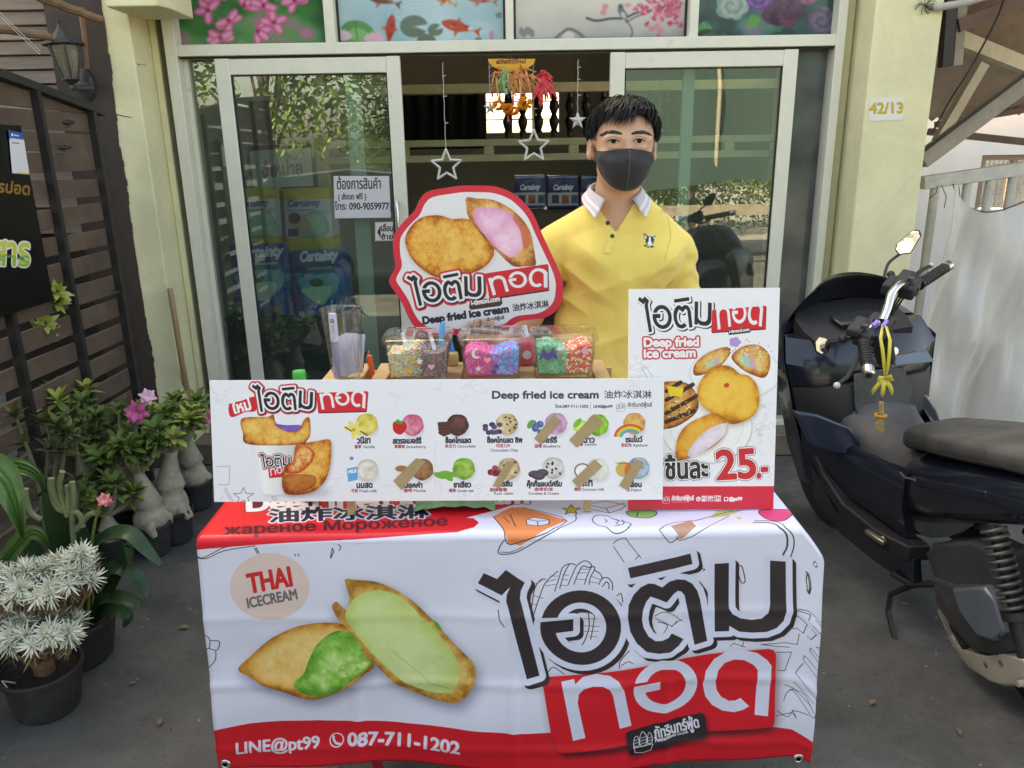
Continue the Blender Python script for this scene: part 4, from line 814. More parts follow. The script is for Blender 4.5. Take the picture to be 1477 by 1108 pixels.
    c.stroke([p1(1425, 450), p1(1425, 760)], 0.4, (206, 206, 214)); c.stroke([p2(962, 218), p2(962, 262)], 0.5, (150, 150, 160))
    c.text('Deep fried ice cream', p2(348, 195), p2(1012, 193), 10.6, (58, 54, 80), 0.55); c.text('油炸冰淇淋', p2(1048, 190), p2(1345, 190), 10.4, (70, 66, 84), 0.15)
    c.text('โทร.087-711-1202', p2(742, 252), p2(948, 252), 4.4, (80, 78, 92), 0.2); c.text('LINE@pt99', p2(982, 252), p2(1100, 251), 3.6, (80, 78, 92), 0.2); boat(c, *p2(1125, 220), 13, (130, 128, 138), 0.5); c.text('ภัทรินทร์ฟู้ดส์', p2(1195, 246), p2(1347, 245), 6.6, (110, 108, 118), 0.2); c.stroke([p2(1195, 256), p2(1290, 255)], 0.5, (170, 170, 178))
menu, MB_ = board('menu_board', 'long white menu board with rows of ice cream scoops leaning on the wooden rack', 'menu board', [(302, 549), (958, 546), (955, 722), (315, 724)], (1.652, 1.652, 1.598, 1.598), 0.005, 2000, (238, 238, 246), d_menu)
# brown paper tape over six of the flavours
M_tape = mat('brown_paper_tape', (0.42, 0.30, 0.16), 0.6, var=0.08, vscale=30)
for (zn, P) in ((1, [(1170, 690), (1310, 552), (1370, 572), (1222, 748)]), (2, [(610, 445), (730, 298), (780, 332), (655, 484)]), (2, [(830, 455), (985, 293), (1045, 340), (880, 503)]), (2, [(350, 742), (440, 585), (490, 597), (395, 757)]), (2, [(848, 710), (990, 577), (1038, 620), (890, 760)]), (2, [(1143, 740), (1245, 573), (1298, 595), (1195, 770)])):
    P = _z(290, 530, .23697, P) if zn == 1 else _z(630, 530, .2302, P); Q = [atP(x, y, MB_[0]+MB_[3]*0.0008, MB_[3]) for x, y in P]; t = MB(); t.prism(Q, MB_[3]*0.0007); t.build('tape_strip', M_tape, menu, smooth=False)

def d_poster(c):
    z = lambda pts: _z(890, 400, .316, pts); p = lambda x, y: (890+.316*x, 400+.316*y); rr = random.Random(3)
    for k in range(34):
        x, y = rr.choice([(rr.uniform(60, 150), rr.uniform(400, 470)), (rr.uniform(620, 720), rr.uniform(520, 880)), (rr.uniform(600, 720), rr.uniform(560, 760))]); P = [(x, y)]
        for j in range(6): P.append((P[-1][0]+rr.uniform(-26, 26), P[-1][1]+rr.uniform(-22, 22)))
        c.stroke(z(sm(P, False)), 0.35, (196, 196, 204))
    for a in ([(110, 415), (128, 405), (165, 455)], [(110, 415), (140, 460)], [(95, 470), (130, 465)]): c.stroke(z(a), 0.6, (150, 150, 158))
    c.ell(*p(540, 440), 67, 40, (226, 226, 232)); c.ell(*p(540, 436), 64, 37, (244, 244, 248))
    c.ell(*p(410, 690), 66, 52, (206, 206, 212)); c.ell(*p(408, 684), 65, 51, (246, 245, 246)); c.ell(*p(408, 680), 54, 42, (232, 230, 232)); c.ell(*p(408, 682), 52, 41, (244, 243, 244))
    for (P, s_) in (([(352, 446), (356, 395), (415, 345), (500, 318), (518, 345), (475, 402), (405, 440)], 3), ([(522, 362), (570, 318), (640, 308), (692, 348), (698, 410), (672, 458), (610, 442), (560, 412)], 6)): c.paint(z(sm(P)), bread(s_, (240, 200, 130), (222, 156, 72), (170, 96, 50), .2))
    for k, col in enumerate([(190, 214, 170), (150, 214, 220), (214, 170, 206), (236, 206, 150)]): c.poly(z([(548+k*26, 355+k*6), (572+k*26, 350+k*6), (590+k*24, 405+k*8), (566+k*24, 400+k*8)]), col, 0.8); c.poly(z([(400+k*22, 392-k*9), (420+k*22, 384-k*9), (425+k*20, 412-k*9), (405+k*20, 420-k*9)]), col, 0.8)
    for k in range(60): x, y = rr.gauss(610, 60), rr.gauss(330, 22); c.ell(*p(x, y), 1.1, 0.8, rr.choice([(230, 120, 170), (240, 220, 90), (120, 190, 220), (250, 250, 250), (200, 90, 200)]))
    for k in range(5): a = k*1.26; c.ell(*p(538+14*math.cos(a), 296+12*math.sin(a)), 4.4, 3.6, (186, 150, 214))
    ch = z(sm([(150, 560), (190, 490), (260, 474), (330, 490), (368, 550), (366, 610), (310, 660), (240, 690), (170, 680)])); c.paint(ch, bread(41, (236, 176, 100), (196, 120, 56), (120, 66, 36), .16))
    for a in ([(225, 520), (290, 480)], [(225, 560), (345, 490)], [(225, 620), (366, 540)], [(225, 660), (350, 610)]): c.stroke(z(a), 6, (60, 36, 32))
    c.poly(z([(225, 495), (305, 505), (295, 545), (240, 540)]), (240, 214, 60))
    for k in range(40): c.ell(*p(rr.uniform(235, 335), rr.uniform(540, 640)), 1.3, 0.9, rr.choice([(250, 250, 250), (230, 120, 170), (120, 190, 120), (240, 210, 90), (40, 30, 34)]))
    he = z(sm([(495, 402), (530, 415), (560, 440), (605, 452), (640, 495), (650, 560), (632, 620), (585, 655), (522, 670), (480, 642), (420, 612), (378, 572), (368, 512), (395, 452), (440, 412)])); c.soft([he], 4, (150, 120, 90), 0.6, 0, 3); c.paint(he, bread(47, (250, 206, 96), (244, 184, 70), (204, 126, 40), .3, .1)); c.ell(*p(500, 493), 4, 3.4, (214, 74, 50), -20)
    fr = z(sm([(270, 830), (274, 745), (310, 682), (380, 640), (452, 620), (502, 668), (490, 722), (440, 772), (380, 802), (320, 828)])); c.soft([fr], 3, (150, 130, 110), 0.6, 0, 2); c.paint(fr, bread(53, (244, 186, 80), (232, 156, 56), (196, 112, 40), .3))
    c.paint(z(sm([(322, 800), (380, 722), (440, 682), (500, 668), (488, 722), (425, 775), (350, 822)])), cream(57, (246, 238, 244), (236, 222, 234), (214, 192, 210), .3))
    c.soft([[(x+1, y+1) for x, y in q] for q in (z([(225, 850), (410, 850), (410, 918), (225, 918)]),)], 5, (200, 200, 206), 0.6)
    c.text('ชิ้นละ', p(222, 920), p(414, 914), 34, (44, 40, 46), 1.1, outline=[(3.4, (120, 116, 120)), (2.4, (246, 246, 248))])
    c.text('25', p(460, 922), p(632, 912), 41, (214, 44, 58), 1.9, outline=[(4.4, (150, 146, 150)), (3.2, (248, 248, 250))]); c.text('.-', p(642, 914), p(688, 910), 13, (214, 44, 58), 1.6, outline=[(3.6, (150, 146, 150)), (2.6, (248, 248, 250))])
    logo(c, z([(146, 252), (430, 222), (432, 116)]), z([(460, 240), (660, 226), (667, 140)]), z([(434, 150), (680, 130), (676, 234), (430, 250)]), 2.9)
    c.poly(z([(505, 240), (605, 229), (610, 252), (510, 264)]), (70, 48, 46)); c.text('i-timtod.com', p(513, 255), p(604, 244), 4.4, (244, 236, 236), 0.25)
    for (t, a, b_, h) in (('Deep fried', (124, 317), (372, 313), 12.4), ('ice cream', (124, 367), (357, 363), 11.6)): c.text(t, p(*a), p(*b_), h, (246, 240, 240), 0.9, outline=[(3.0, (208, 60, 76))])
    c.poly(z([(40, 955), (760, 953), (760, 1100), (40, 1100)]), (222, 44, 72)); boat(c, *p(206, 998), 11, (246, 226, 230), 0.5)
    c.text('ภัทรินทร์ฟู้ดส์', p(250, 1018), p(350, 1017), 7.4, (248, 236, 238), 0.35); c.stroke([p(250, 1026), p(315, 1026)], 0.5, (240, 200, 208)); c.ell(*p(371, 1012), 3.4, 3.4, (248, 240, 242)); c.stroke([p(366, 1008), p(370, 1016), p(376, 1017)], 1.0, (222, 44, 72))
    c.text('092-266-7779', p(386, 1009), p(474, 1008), 3.6, (248, 238, 240), 0.25); c.text('087-711-1202', p(386, 1023), p(474, 1022), 3.6, (248, 238, 240), 0.25); c.poly(z([(488, 1003), (508, 1003), (508, 1022), (488, 1022)]), (248, 240, 242)); c.ell(*p(498, 1012), 2, 2, (222, 44, 72)); c.text('@pt99', p(512, 1019), p(571, 1018), 5, (248, 238, 240), 0.4)
poster, PO_ = board('price_poster', 'upright white poster showing a heart shaped bun and the price 25', 'poster', [(908, 417), (1125, 415), (1122.5, 736), (908, 736)], (1.705, 1.705, 1.617, 1.617), 0.012, 2400, (240, 240, 246), d_poster)
q = MB(); o, ux, dn, nr = PO_[0], PO_[1], PO_[2], PO_[3]   # its fold-out foot behind
q.prism([o+ux*.11+dn*.05-nr*.0125, o+ux*.25+dn*.05-nr*.0125, Vector((o.x+.25, 1.80, .760)), Vector((o.x+.11, 1.80, .760))], (0, .003, 0)); q.build('rear_foot', mat('white_card', (.7, .7, .68), .8), poster, smooth=False)
# ------------------------------------------------------------------ left side: slatted gate with sign board, louvred wall, wall lamp, branch
M_slat = mat('brown_painted_board', (0.125, 0.085, 0.062), 0.65, var=0.3, vscale=5, bump=0.3, bscale=30, stretch=(6, 1, 1))
M_steel = mat('dark_painted_steel', (0.022, 0.020, 0.020), 0.5, var=0.2)
GA, GB = Vector((-1.853, 3.66, 0)), Vector((-1.895, 1.55, 0)); GX = (GB-GA).normalized(); GN = Vector((-GX.y, GX.x, 0))
if GN.x < 0: GN = -GN
GL = (GB-GA).length
gz = lambda t: 1.765+0.16*t-0.02*t*t
gate = thing('slatted_gate', 'brown slatted wooden gate with dark steel posts carrying the black sign board', 'gate', GA)
G = lambda t, z, o=0.0: GA+GX*t+GN*o+Vector((0, 0, z))
b = MB(); rr = random.Random(2); z = 0.08
while z < 1.98:
    hh = 0.076+rr.uniform(-.006, .006); vs = []; n = 24; lift = rr.uniform(-.012, .012)
    for i in range(n+1):
        ta = .02+(GL-.02)*i/n; top = gz(ta)-.02; w1 = .003*math.sin(ta*5+z*30)
        for (zz_, o) in ((z, .0), (z+hh, .0), (z+hh, .018), (z, .018)): vs.append(G(ta, min(zz_+w1+lift*ta*.5, top), o+.004))
    b.add(vs, [(4*i+k, 4*i+(k+1) % 4, 4*i+4+(k+1) % 4, 4*i+4+k) for i in range(n) for k in range(4)]+[(0, 1, 2, 3), (4*n+3, 4*n+2, 4*n+1, 4*n)]); z += hh+(.034 if z < 1.44 else .006)
b.build('slat_panel', M_slat, gate, smooth=False)
for Y in (3.57, 3.185, 2.785, 2.4, 2.0, 1.6):
    t = (3.66-Y)/abs(GX.y); q = MB(); q.bar(G(t, 0.02, .036), G(t, gz(t)-.01, .036), 0.034, 0.026, (0, 1, 0)); q.build('post', M_steel, gate)
q = MB()
for i in range(8): q.bar(G(GL*i/8, gz(GL*i/8), .03), G(GL*(i+1)/8, gz(GL*(i+1)/8), .03), .05, .03)
q.build('top_rail', M_steel, gate)
for (px, py) in ((100, 177), (95, 213), (169, 422), (147, 219)):
    p = atX(px, py, -1.82); q = MB(); q.tube([p+Vector((-.02, -.02, 0)), p+Vector((0, 0, 0)), p+Vector((.004, .025, .002))], .007, 8); q.tube([p+Vector((0, 0, .012)), p+Vector((0, 0, -.012))], .005, 8); q.build('hinge_bolt', M_steel, gate)
# black board
def d_black(c):
    c.text('รปอด', (-3, 277), (42, 281), 17, (150, 112, 50), 0.7); c.text('สาร', (-10, 381), (42, 383), 33, (214, 214, 90), 1.2, outline=[(3.4, (236, 238, 232))])
    c.text('สาร', (-10, 382), (42, 384), 15, (120, 180, 90), 1.0, base=None, al=0.6)
BN = GN; t0, t1 = (3.66-3.015)/abs(GX.y), (3.66-2.55)/abs(GX.y); o = G(t0, 1.687, .062); wm, hm = t1-t0, 0.655
T = lambda px, py: (lambda p: (wm-(p-o).dot(GX), -(p.z-o.z)))(atP(px, py, o, BN))
# artwork runs from the near end (left) to the far end (right)
c = Cv(wm, hm, 1200, (9, 9, 11), T); d_black(c)
q = MB(); q.prism([o, o+Vector((0, 0, -hm)), o+GX*wm+Vector((0, 0, -hm)), o+GX*wm], -GN*.012)
sb = q.build('sign_board', c.mat('black_board_print', 0.25, 0.5), smooth=False, uv=lambda p: (1-(p-o).dot(GX)/wm, 1+(p.z-o.z)/hm)); tag(sb, 'black sign board with gold and lime Thai letters fixed to the slatted gate', 'sign board')
def d_card(c):
    c.poly([(11, 186), (34, 190), (36, 202), (13, 199)], (52, 92, 176)); c.ell(17, 194.5, 1.6, 2.2, (236, 240, 248)); c.stroke([(20, 195), (26, 196)], 1.6, (220, 228, 244)); c.stroke([(17, 206), (27, 207)], 1.4, (130, 134, 150)); c.poly([(15, 248), (43, 250), (43, 256), (15, 256)], (222, 190, 80))
CP = [atP(x, y, o+GN*.004, BN) for x, y in ((12, 188), (32.5, 192), (42, 252), (17.5, 250))]
T2 = lambda px, py: (lambda p: ((p-CP[0]).dot(-GX), -(p.z-CP[0].z)+.0))(atP(px, py, o+GN*.004, BN))
wm2 = max((p-CP[0]).dot(-GX) for p in CP)+.002; hm2 = CP[0].z-min(p.z for p in CP)+.01
c = Cv(wm2, hm2, 2600, (226, 226, 230), T2); d_card(c)
q = MB(); q.prism(CP, GN*.0015); cdob = q.build('payment_card', c.mat('card_print', 0.3), smooth=False, uv=lambda p: ((p-CP[0]).dot(-GX)/wm2, 1-(CP[0].z-p.z)/hm2)); tag(cdob, 'white card with blue header stuck on the edge of the black sign board', 'card')
# louvred wall of the neighbour, cream wall and yard behind the gate
b = MB(); b.bx(-4.2, -2.062, 4.06, 4.12, 0, 2.5); lw = thing('louvred_wall', 'grey brown louvred boarding beyond the slatted gate, beside the painted pillar', 'wall', (-3, 4.06, 0))
b.build('backing', mat('dark_backing', (0.03, 0.025, 0.022), .8), lw)
b = MB(); z = 1.2
while z < 2.45:
    b.box((-3.13, 4.035, z+.034), (2.13, .012, .06), Matrix.Rotation(R_(-16), 3, 'X')); z += .0655
b.build('slat_panel', mat('weathered_louvre', (0.24, 0.18, 0.14), 0.7, var=0.25, vscale=4, bump=.2, stretch=(1, 6, 6)), lw, smooth=False)
b = MB(); b.bx(-2.85, -2.75, -1.0, 4.0, 0, 1.9); yw = b.build('yard_wall', mat('pale_plaster', (0.85, 0.79, 0.64), .8, var=.1)); tag(yw, 'pale plaster yard wall glimpsed through the gaps of the slatted gate', 'wall')
# lantern on the pillar
M_lamp = mat('blackened_metal', (0.03, 0.03, 0.032), 0.45, var=.3, vscale=20, bump=.2)
LY = 3.60; lc = atY(95, 85, LY); u = 3.35/1110*1.0   # metres per pixel there
lamp = thing('wall_lantern', 'old black coach lantern with ribbed glass on the brown pillar side', 'wall lamp', lc)
Lp = lambda px, py, dy=0: atY(px, py, LY+dy)
tilt = Matrix.Translation(Lp(96, 84)) @ Matrix.Rotation(R_(-3), 4, 'Y')
k = (Lp(96, 60)-Lp(96, 105)).z
q = MB(); q.lathe([(.001, .155), (.012, .15), (.008, .135), (.014, .118), (.03, .10), (.05, .075), (.085, .062), (.088, .052), (.06, .045)], 8, tilt); q.build('cap', M_lamp, lamp, smooth=False)
q = MB(); q.lathe([(.030, -.082), (.045, -.04), (.058, .02), (.062, .046)], 16, tilt); gl = q.build('glass', None, lamp, mats=[mat('amber_ribbed_glass', (0.55, 0.5, 0.36), 0.15, trans=0.75, bump=.5, bscale=40)])
q = MB()
for i in range(6): a = i*math.pi/3; q.tube([tilt @ Vector((r*math.cos(a), r*math.sin(a), z)) for r, z in ((.032, -.084), (.048, -.04), (.061, .02), (.066, .05))], .0045, 6)
q.lathe([(.001, -.13), (.012, -.125), (.01, -.11), (.02, -.10), (.036, -.088), (.034, -.078)], 12, tilt); q.build('cage', M_lamp, lamp)
q = MB(); q.lathe([(.001, -.05), (.012, -.045), (.014, .01), (.001, .035)], 10, tilt); q.build('bulb', mat('bulb_glass', (.8, .78, .7), .2), lamp)
q = MB(); e = Lp(104, 121); w2 = Lp(122, 122, .16); q.tube([tilt @ Vector((0, 0, -.10)), tilt @ Vector((.02, .01, -.125)), tilt @ Vector((.05, .06, -.12)), w2], [.012, .016, .014, .018], 8); q.build('arm', M_lamp, lamp)
q = MB(); q.lathe([(.001, 0), (.05, 0), (.052, .008), (.03, .02), (.001, .022)], 16, Matrix.Translation((w2.x, 3.775, w2.z)) @ Matrix.Rotation(R_(90), 4, 'X'), sx=.75, sy=1.35); q.build('wall_plate', M_lamp, lamp)
M_bark = mat('dry_branch_bark', (0.17, 0.10, 0.055), 0.85, var=.35, vscale=14, bump=.5, bscale=40)
q = MB()
def twig(pts, r0, r1, Y):
    P = [atY(x, y, Y+dy) for x, y, dy in pts]; Q = [p.lerp(P[i+1], s/4)+Vector((0, 0, rr.uniform(-.003, .003))) for i, p in enumerate(P[:-1]) for s in range(4)]+[P[-1]]
    q.tube(Q, [r0+(r1-r0)*i/(len(Q)-1) for i in range(len(Q))], 8)
twig([(20, -22, 0), (66, 0, .05), (110, 16, .1), (150, 30, .15)], .022, .016, 3.5); br = q.build('dry_branch', M_bark); tag(br, 'thick dry branch slanting across the top of the old lantern', 'branch')
q = MB(); twig([(-30, 32, 0), (0, 42, 0), (50, 50, .03), (75, 54, .05)], .020, .014, 3.45); br = q.build('dry_branch', M_bark); tag(br, 'lower brown stick ending behind the cap of the old lantern', 'branch')
q = MB(); twig([(116, 10, 0), (121, 45, 0), (126, 99, 0)], .013, .009, 3.70); br = q.build('copper_pipe', mat('rusty_pipe', (.24, .12, .07), .6, var=.3, vscale=20)); tag(br, 'short rusty upright pipe beside the lantern on the pillar', 'pipe')
q = MB()
for dy in (0, 5): q.tube([atY(-10, 8+dy, 3.3), atY(20, 38+dy, 3.35), atY(58, 74+dy, 3.4)], .0018, 6)
tw = q.build('thin_cord', mat('grey_cord', (.45, .43, .4), .7)); tag(tw, 'thin pale cords stretched below the dry branch by the lantern', 'cord')
q = MB(); q.tube([atY(245, 416, 3.74), atY(262, 520, 3.72), atZ(285, 643, .02)+Vector((0, 0, 0))], .014, 12); bs = q.build('wooden_pole', mat('bare_wood_pole', (.42, .27, .15), .55, var=.15, vscale=10, stretch=(8, 8, 1))); tag(bs, 'bare wooden broom pole leaning against the left yellow pillar', 'pole')

# ------------------------------------------------------------------ right side: railing with plastic sheet, lean-to roof, neighbour's wall
M_rail = mat('weathered_white_paint', (0.52, 0.50, 0.44), 0.6, var=.15, vscale=12); stains(M_rail, 10, (.22, .18, .14), .6, .72, .7)
RY = 4.02
rail = thing('side_railing', 'weathered white railing beside the right yellow pillar, half hidden by a plastic sheet', 'railing', (2.3, RY, 0))
def bar_px(p0, p1, Y0, Y1, wpx, th=None, bld=None):
    a, c_ = atY(*p0, Y0), atY(*p1, Y1); w_ = wpx*Y0*1.0/1110; (bld or q).bar(a, c_, th or w_, w_)
q = MB(); bar_px((1330, 264), (1520, 237), RY, RY, 18, .05); q.build('top_rail', M_rail, rail, bevel=.004)
for px in (1350, 1396, 1428, 1460, 1500, 1540):
    q = MB(); x = atY(px, 262, RY).x; q.tube([(x, RY, 0.1), (x, RY, 1.42+(px-1330)*.0004)], .022, 12); q.build('baluster', M_rail, rail)
q = MB(); q.bx(2.05, 3.4, RY-.02, RY+.02, .06, .1); q.build('bottom_rail', M_rail, rail)
# sheet
m = bpy.data.materials.new('clear_plastic_sheet'); m.use_nodes = True; nt = m.node_tree; nt.nodes.clear()
out = nt.nodes.new('ShaderNodeOutputMaterial'); tr = nt.nodes.new('ShaderNodeBsdfTransparent'); tr.inputs[0].default_value = (.9, .9, .9, 1); tl = nt.nodes.new('ShaderNodeBsdfTranslucent'); tl.inputs[0].default_value = (.95, .93, .90, 1); df = nt.nodes.new('ShaderNodeBsdfDiffuse'); df.inputs[0].default_value = (.92, .90, .88, 1)
tc = nt.nodes.new('ShaderNodeTexCoord'); no = nt.nodes.new('ShaderNodeTexNoise'); no.inputs['Scale'].default_value = 1.8; no.inputs['Detail'].default_value = 6; nt.links.new(tc.outputs['Object'], no.inputs[0])
rp = nt.nodes.new('ShaderNodeMapRange'); rp.inputs[1].default_value = .35; rp.inputs[2].default_value = .65; rp.inputs[3].default_value = .80; rp.inputs[4].default_value = .97; nt.links.new(no.outputs['Fac'], rp.inputs[0])
a1 = nt.nodes.new('ShaderNodeMixShader'); a1.inputs[0].default_value = .5; nt.links.new(tl.outputs[0], a1.inputs[1]); nt.links.new(df.outputs[0], a1.inputs[2]); a2 = nt.nodes.new('ShaderNodeMixShader'); nt.links.new(rp.outputs[0], a2.inputs[0]); nt.links.new(tr.outputs[0], a2.inputs[1]); nt.links.new(a1.outputs[0], a2.inputs[2])
gs = nt.nodes.new('ShaderNodeBsdfGlossy'); gs.inputs['Roughness'].default_value = .25; a3 = nt.nodes.new('ShaderNodeMixShader'); a3.inputs[0].default_value = .06; nt.links.new(a2.outputs[0], a3.inputs[1]); nt.links.new(gs.outputs[0], a3.inputs[2]); nt.links.new(a3.outputs[0], out.inputs[0]); M_sheet = m
topc = [(1374, 266), (1380, 284), (1392, 296), (1410, 305), (1432, 306), (1455, 300), (1478, 291), (1500, 286), (1540, 280)]
TP = sm([tuple(atY(x, y, RY-.04)) for x, y in topc], False, 6); q = MB(); NV = 40; vs = []
for j in range(NV):
    v = j/(NV-1)
    for i, p in enumerate(TP):
        u_ = i/(len(TP)-1); x0 = p[0]; xe = x0-(0.02+.11*v)*(1-u_)
        vs.append((xe, RY-.09-.036*math.sin(u_*15+v*2)*(.25+v)-.016*math.sin(u_*37+v*7)*(.4+v)-.03*math.sin(v*6+u_*9)-.016*math.sin(v*14-u_*11), p[2]*(1-v)+.04*v))
q.add(vs, [(j*len(TP)+i, j*len(TP)+i+1, (j+1)*len(TP)+i+1, (j+1)*len(TP)+i) for j in range(NV-1) for i in range(len(TP)-1)])
shp = q.build('plastic_sheet', M_sheet, ang=80); tag(shp, 'cloudy translucent plastic sheet tied under the weathered railing behind the scooter', 'plastic sheet')
q = MB(); q.tube([Vector(p)+Vector((0, -.004, .002)) for p in TP], .0035, 6); cd2 = q.build('hem_cord', mat('dark_cord', (.06, .06, .065), .7), shp)
q = MB()
for (a, b_) in (((1383, 268), (1376, 300)), ((1352, 268), (1340, 287)), ((1358, 267), (1362, 300))): q.tube([atY(*a, RY-.06), atY((a[0]+b_[0])/2+5, (a[1]+b_[1])/2, RY-.07), atY(*b_, RY-.06)], .0022, 5)
wk = q.build('tie_wire', mat('tie_wire_dark', (.05, .05, .05), .6), shp)
# neighbour's wall with a meshed window
nb = thing('neighbour_house', 'white sunlit house wall with a meshed window beyond the railing', 'house', (4.5, 6.2, 0))
NYY = 6.2; wa, wb_ = atY(1417, 224, NYY), atY(1530, 300, NYY)
b = MB(); b.bx(2.3, wa.x, NYY, NYY+.15, 0, 3.0); b.bx(wb_.x, 8, NYY, NYY+.15, 0, 3.0); b.bx(wa.x, wb_.x, NYY, NYY+.15, wa.z, 3.0); b.bx(wa.x, wb_.x, NYY, NYY+.15, 0, wb_.z); b.build('wall', mat('white_plaster', (.80, .78, .78), .8, var=.04), nb, smooth=False)
wd = MB()
for (x0, x1, z0, z1) in ((wa.x, wa.x+.04, wb_.z, wa.z), (wb_.x-.04, wb_.x, wb_.z, wa.z), (wa.x+.04, wb_.x-.04, wa.z-.04, wa.z), (wa.x+.26, wa.x+.30, wb_.z, wa.z-.04)): wd.bx(x0, x1, NYY+.02, NYY+.07, z0, z1)
wn = wd.build('window', mat('brown_window_wood', (.3, .2, .13), .6), nb)
wd = MB(); x = wa.x+.05
while x < wb_.x-.05: wd.bx(x, x+.004, NYY+.03, NYY+.034, wb_.z, wa.z-.045); x += .035
z = wb_.z+.02
while z < wa.z-.05: wd.bx(wa.x+.04, wb_.x-.04, NYY+.036, NYY+.04, z, z+.004); z += .035
wd.build('wire_mesh', mat('grey_wire', (.2, .2, .21), .5), wn, smooth=False)
wd = MB(); wd.bx(wa.x+.02, wb_.x-.02, NYY+.4, NYY+.45, wb_.z-.1, wa.z+.1); wd.build('dim_room', mat('dim_room_grey', (.10, .12, .13), .7, var=.5, vscale=5), wn)
# lean-to roof
lt = thing('lean_to_roof', 'brown corrugated lean-to roof on wooden braces at the upper right', 'roof', (2.6, 4.8, 2.2))
M_corr = mat('rusty_corrugated_sheet', (.66, .52, .42), .6, var=.18, vscale=5, bump=.1)
e0, e1 = atY(1355, 176, 5.6), atY(1540, 140, 5.6); q = MB(); nc = 60; vs = []
for j, (Y, dz) in enumerate(((5.65, 0), (3.2, .95))):
    for i in range(nc*4+1):
        s = i/(nc*4); x = 1.99+s*4.0; vs.append((x, Y, e0.z+.02+(x-e0.x)*.05+dz+.014*math.cos(i*math.pi/2)))
m_ = nc*4+1; q.add(vs, [(i, i+1, m_+i+1, m_+i) for i in range(m_-1)]); q.build('corrugated_sheet', M_corr, lt, ang=60)
M_beamw = mat('old_cream_beam', (.66, .56, .40), .7, var=.12, vscale=9, bump=.2); stains(M_beamw, 12, (.2, .15, .1), .6, .72, .7)
M_maroon = mat('maroon_beam', (.16, .09, .07), .6, var=.2)
q = MB(); q.bar(atY(1372, 52, 4.3), atY(1560, 128, 4.9), .05, .075); q.build('purlin', M_beamw, lt)
q = MB(); q.bar(atY(1380, 38, 4.15), atY(1500, -8, 4.15), .05, .06); q.build('rafter', M_maroon, lt)
q = MB(); q.bar(atY(1418, 92, 4.5), atY(1352, 205, 4.5), .05, .05); q.build('strut', M_beamw, lt)
M_grey = mat('grey_brown_steel', (.30, .26, .20), .5, var=.2, vscale=8)
q = MB(); q.bar(atY(1328, 232, 4.12), atY(1560, 58, 4.12), .06, .085); q.build('brace', M_grey, lt, bevel=.004)
q = MB(); q.bar(atY(1330, 220, 4.07), atY(1560, 47, 4.07), .008, .012); q.build('brace_edge', M_black, lt)
q = MB(); q.bar(atY(1363, 97, 4.12), atY(1372, -30, 4.12), .05, .05); q.build('post', mat('black_stained_post', (.02, .02, .022), .5), lt)
q = MB(); q.bar(atY(1378, 95, 4.17), atY(1388, -30, 4.17), .05, .045); q.build('post', M_grey, lt)
q = MB(); bar_px((1340, 190), (1480, 205), 5.5, 5.5, 9, .05); bar_px((1350, 180), (1480, 158), 5.55, 5.55, 8, .05); q.build('eave_batten', M_maroon, lt)
q = MB(); P = [(1452, -14), (1440, 22), (1420, 62), (1396, 105), (1372, 142), (1352, 178), (1344, 192)]; q.tube([Vector(p) for p in sm([tuple(atY(x, y, 4.0)) for x, y in P], False, 4)], .005, 8); cb = q.build('black_cable', M_black); tag(cb, 'black cable hanging diagonally under the corrugated lean-to roof', 'cable')
q = MB(); q.tube([atY(1336, 9, 3.8), atY(1352, 11, 3.76), atY(1392, 4, 3.74), atY(1440, -10, 3.74)], .016, 10); cb = q.build('grey_pipe', mat('grey_conduit', (.42, .4, .36), .5)); tag(cb, 'grey conduit pipe coming out of the top of the right pillar', 'pipe')
q = MB()
for k in range(22): a = rs.uniform(0, 6.28); p = atY(1334, 8, 3.775); q.tube([p+Vector((0, -.002, 0)), p+Vector((.03*math.cos(a), -.015, .025*math.sin(a))), p+Vector((.05*math.cos(a+.5), -.006, .04*math.sin(a+.6)))], .0014, 4)
cb = q.build('wire_tangle', M_black); tag(cb, 'small dark tangle of wire where the conduit leaves the right pillar', 'wire')
# ------------------------------------------------------------------ inside the shop: packs on the shelf, and what hangs in the doorway
def pack(name, label, cor, Y, depth, draw, bg, group=None, bulge=.025):
    P = [atY(*c, Y) for c in cor]; o = P[0]; ux = P[1]-P[0]; wm = max(ux.length, (P[2]-P[3]).length); ux.normalize(); hm = abs(P[0].z-P[3].z)
    T = lambda px, py: ((lambda p: ((p-o).dot(ux), o.z-p.z))(atY(px, py, Y)))
    c = Cv(wm, hm, 700, bg, T); draw(c); n = 12; q = MB(); vs = []
    def sq(t): return math.copysign(abs(t)**.5, t)
    for j in range(n+1):
        for i in range(n+1):
            u_, v = i/n, j/n; a = P[0].lerp(P[1], u_); d = P[3].lerp(P[2], u_); p = a.lerp(d, v); r = (1-(2*u_-1)**4)*(1-(2*v-1)**4)
            vs.append((p.x, p.y-bulge*r+.004*math.sin(9*u_+7*v)*r, p.z))
    m_ = n+1; fs = [(j*m_+i, j*m_+i+1, (j+1)*m_+i+1, (j+1)*m_+i) for j in range(n) for i in range(n)]
    rim = [i for i in range(m_)]+[j*m_+n for j in range(1, m_)]+[n*m_+i for i in range(n-1, -1, -1)]+[j*m_ for j in range(n-1, 0, -1)]
    k = len(vs); vs += [(vs[i][0], vs[i][1]+depth, vs[i][2]) for i in rim]; L = len(rim)
    fs += [(rim[i], k+i, k+(i+1) % L, rim[(i+1) % L]) for i in range(L)]+[tuple(range(k, k+L))]
    q.add(vs, fs); ob = q.build(name, c.mat(name+'_print', .3, .5), None, ang=50, uv=lambda p: ((p-o).dot(ux)/wm, 1-(o.z-p.z)/hm)); return tag(ob, label, 'diaper pack', group)
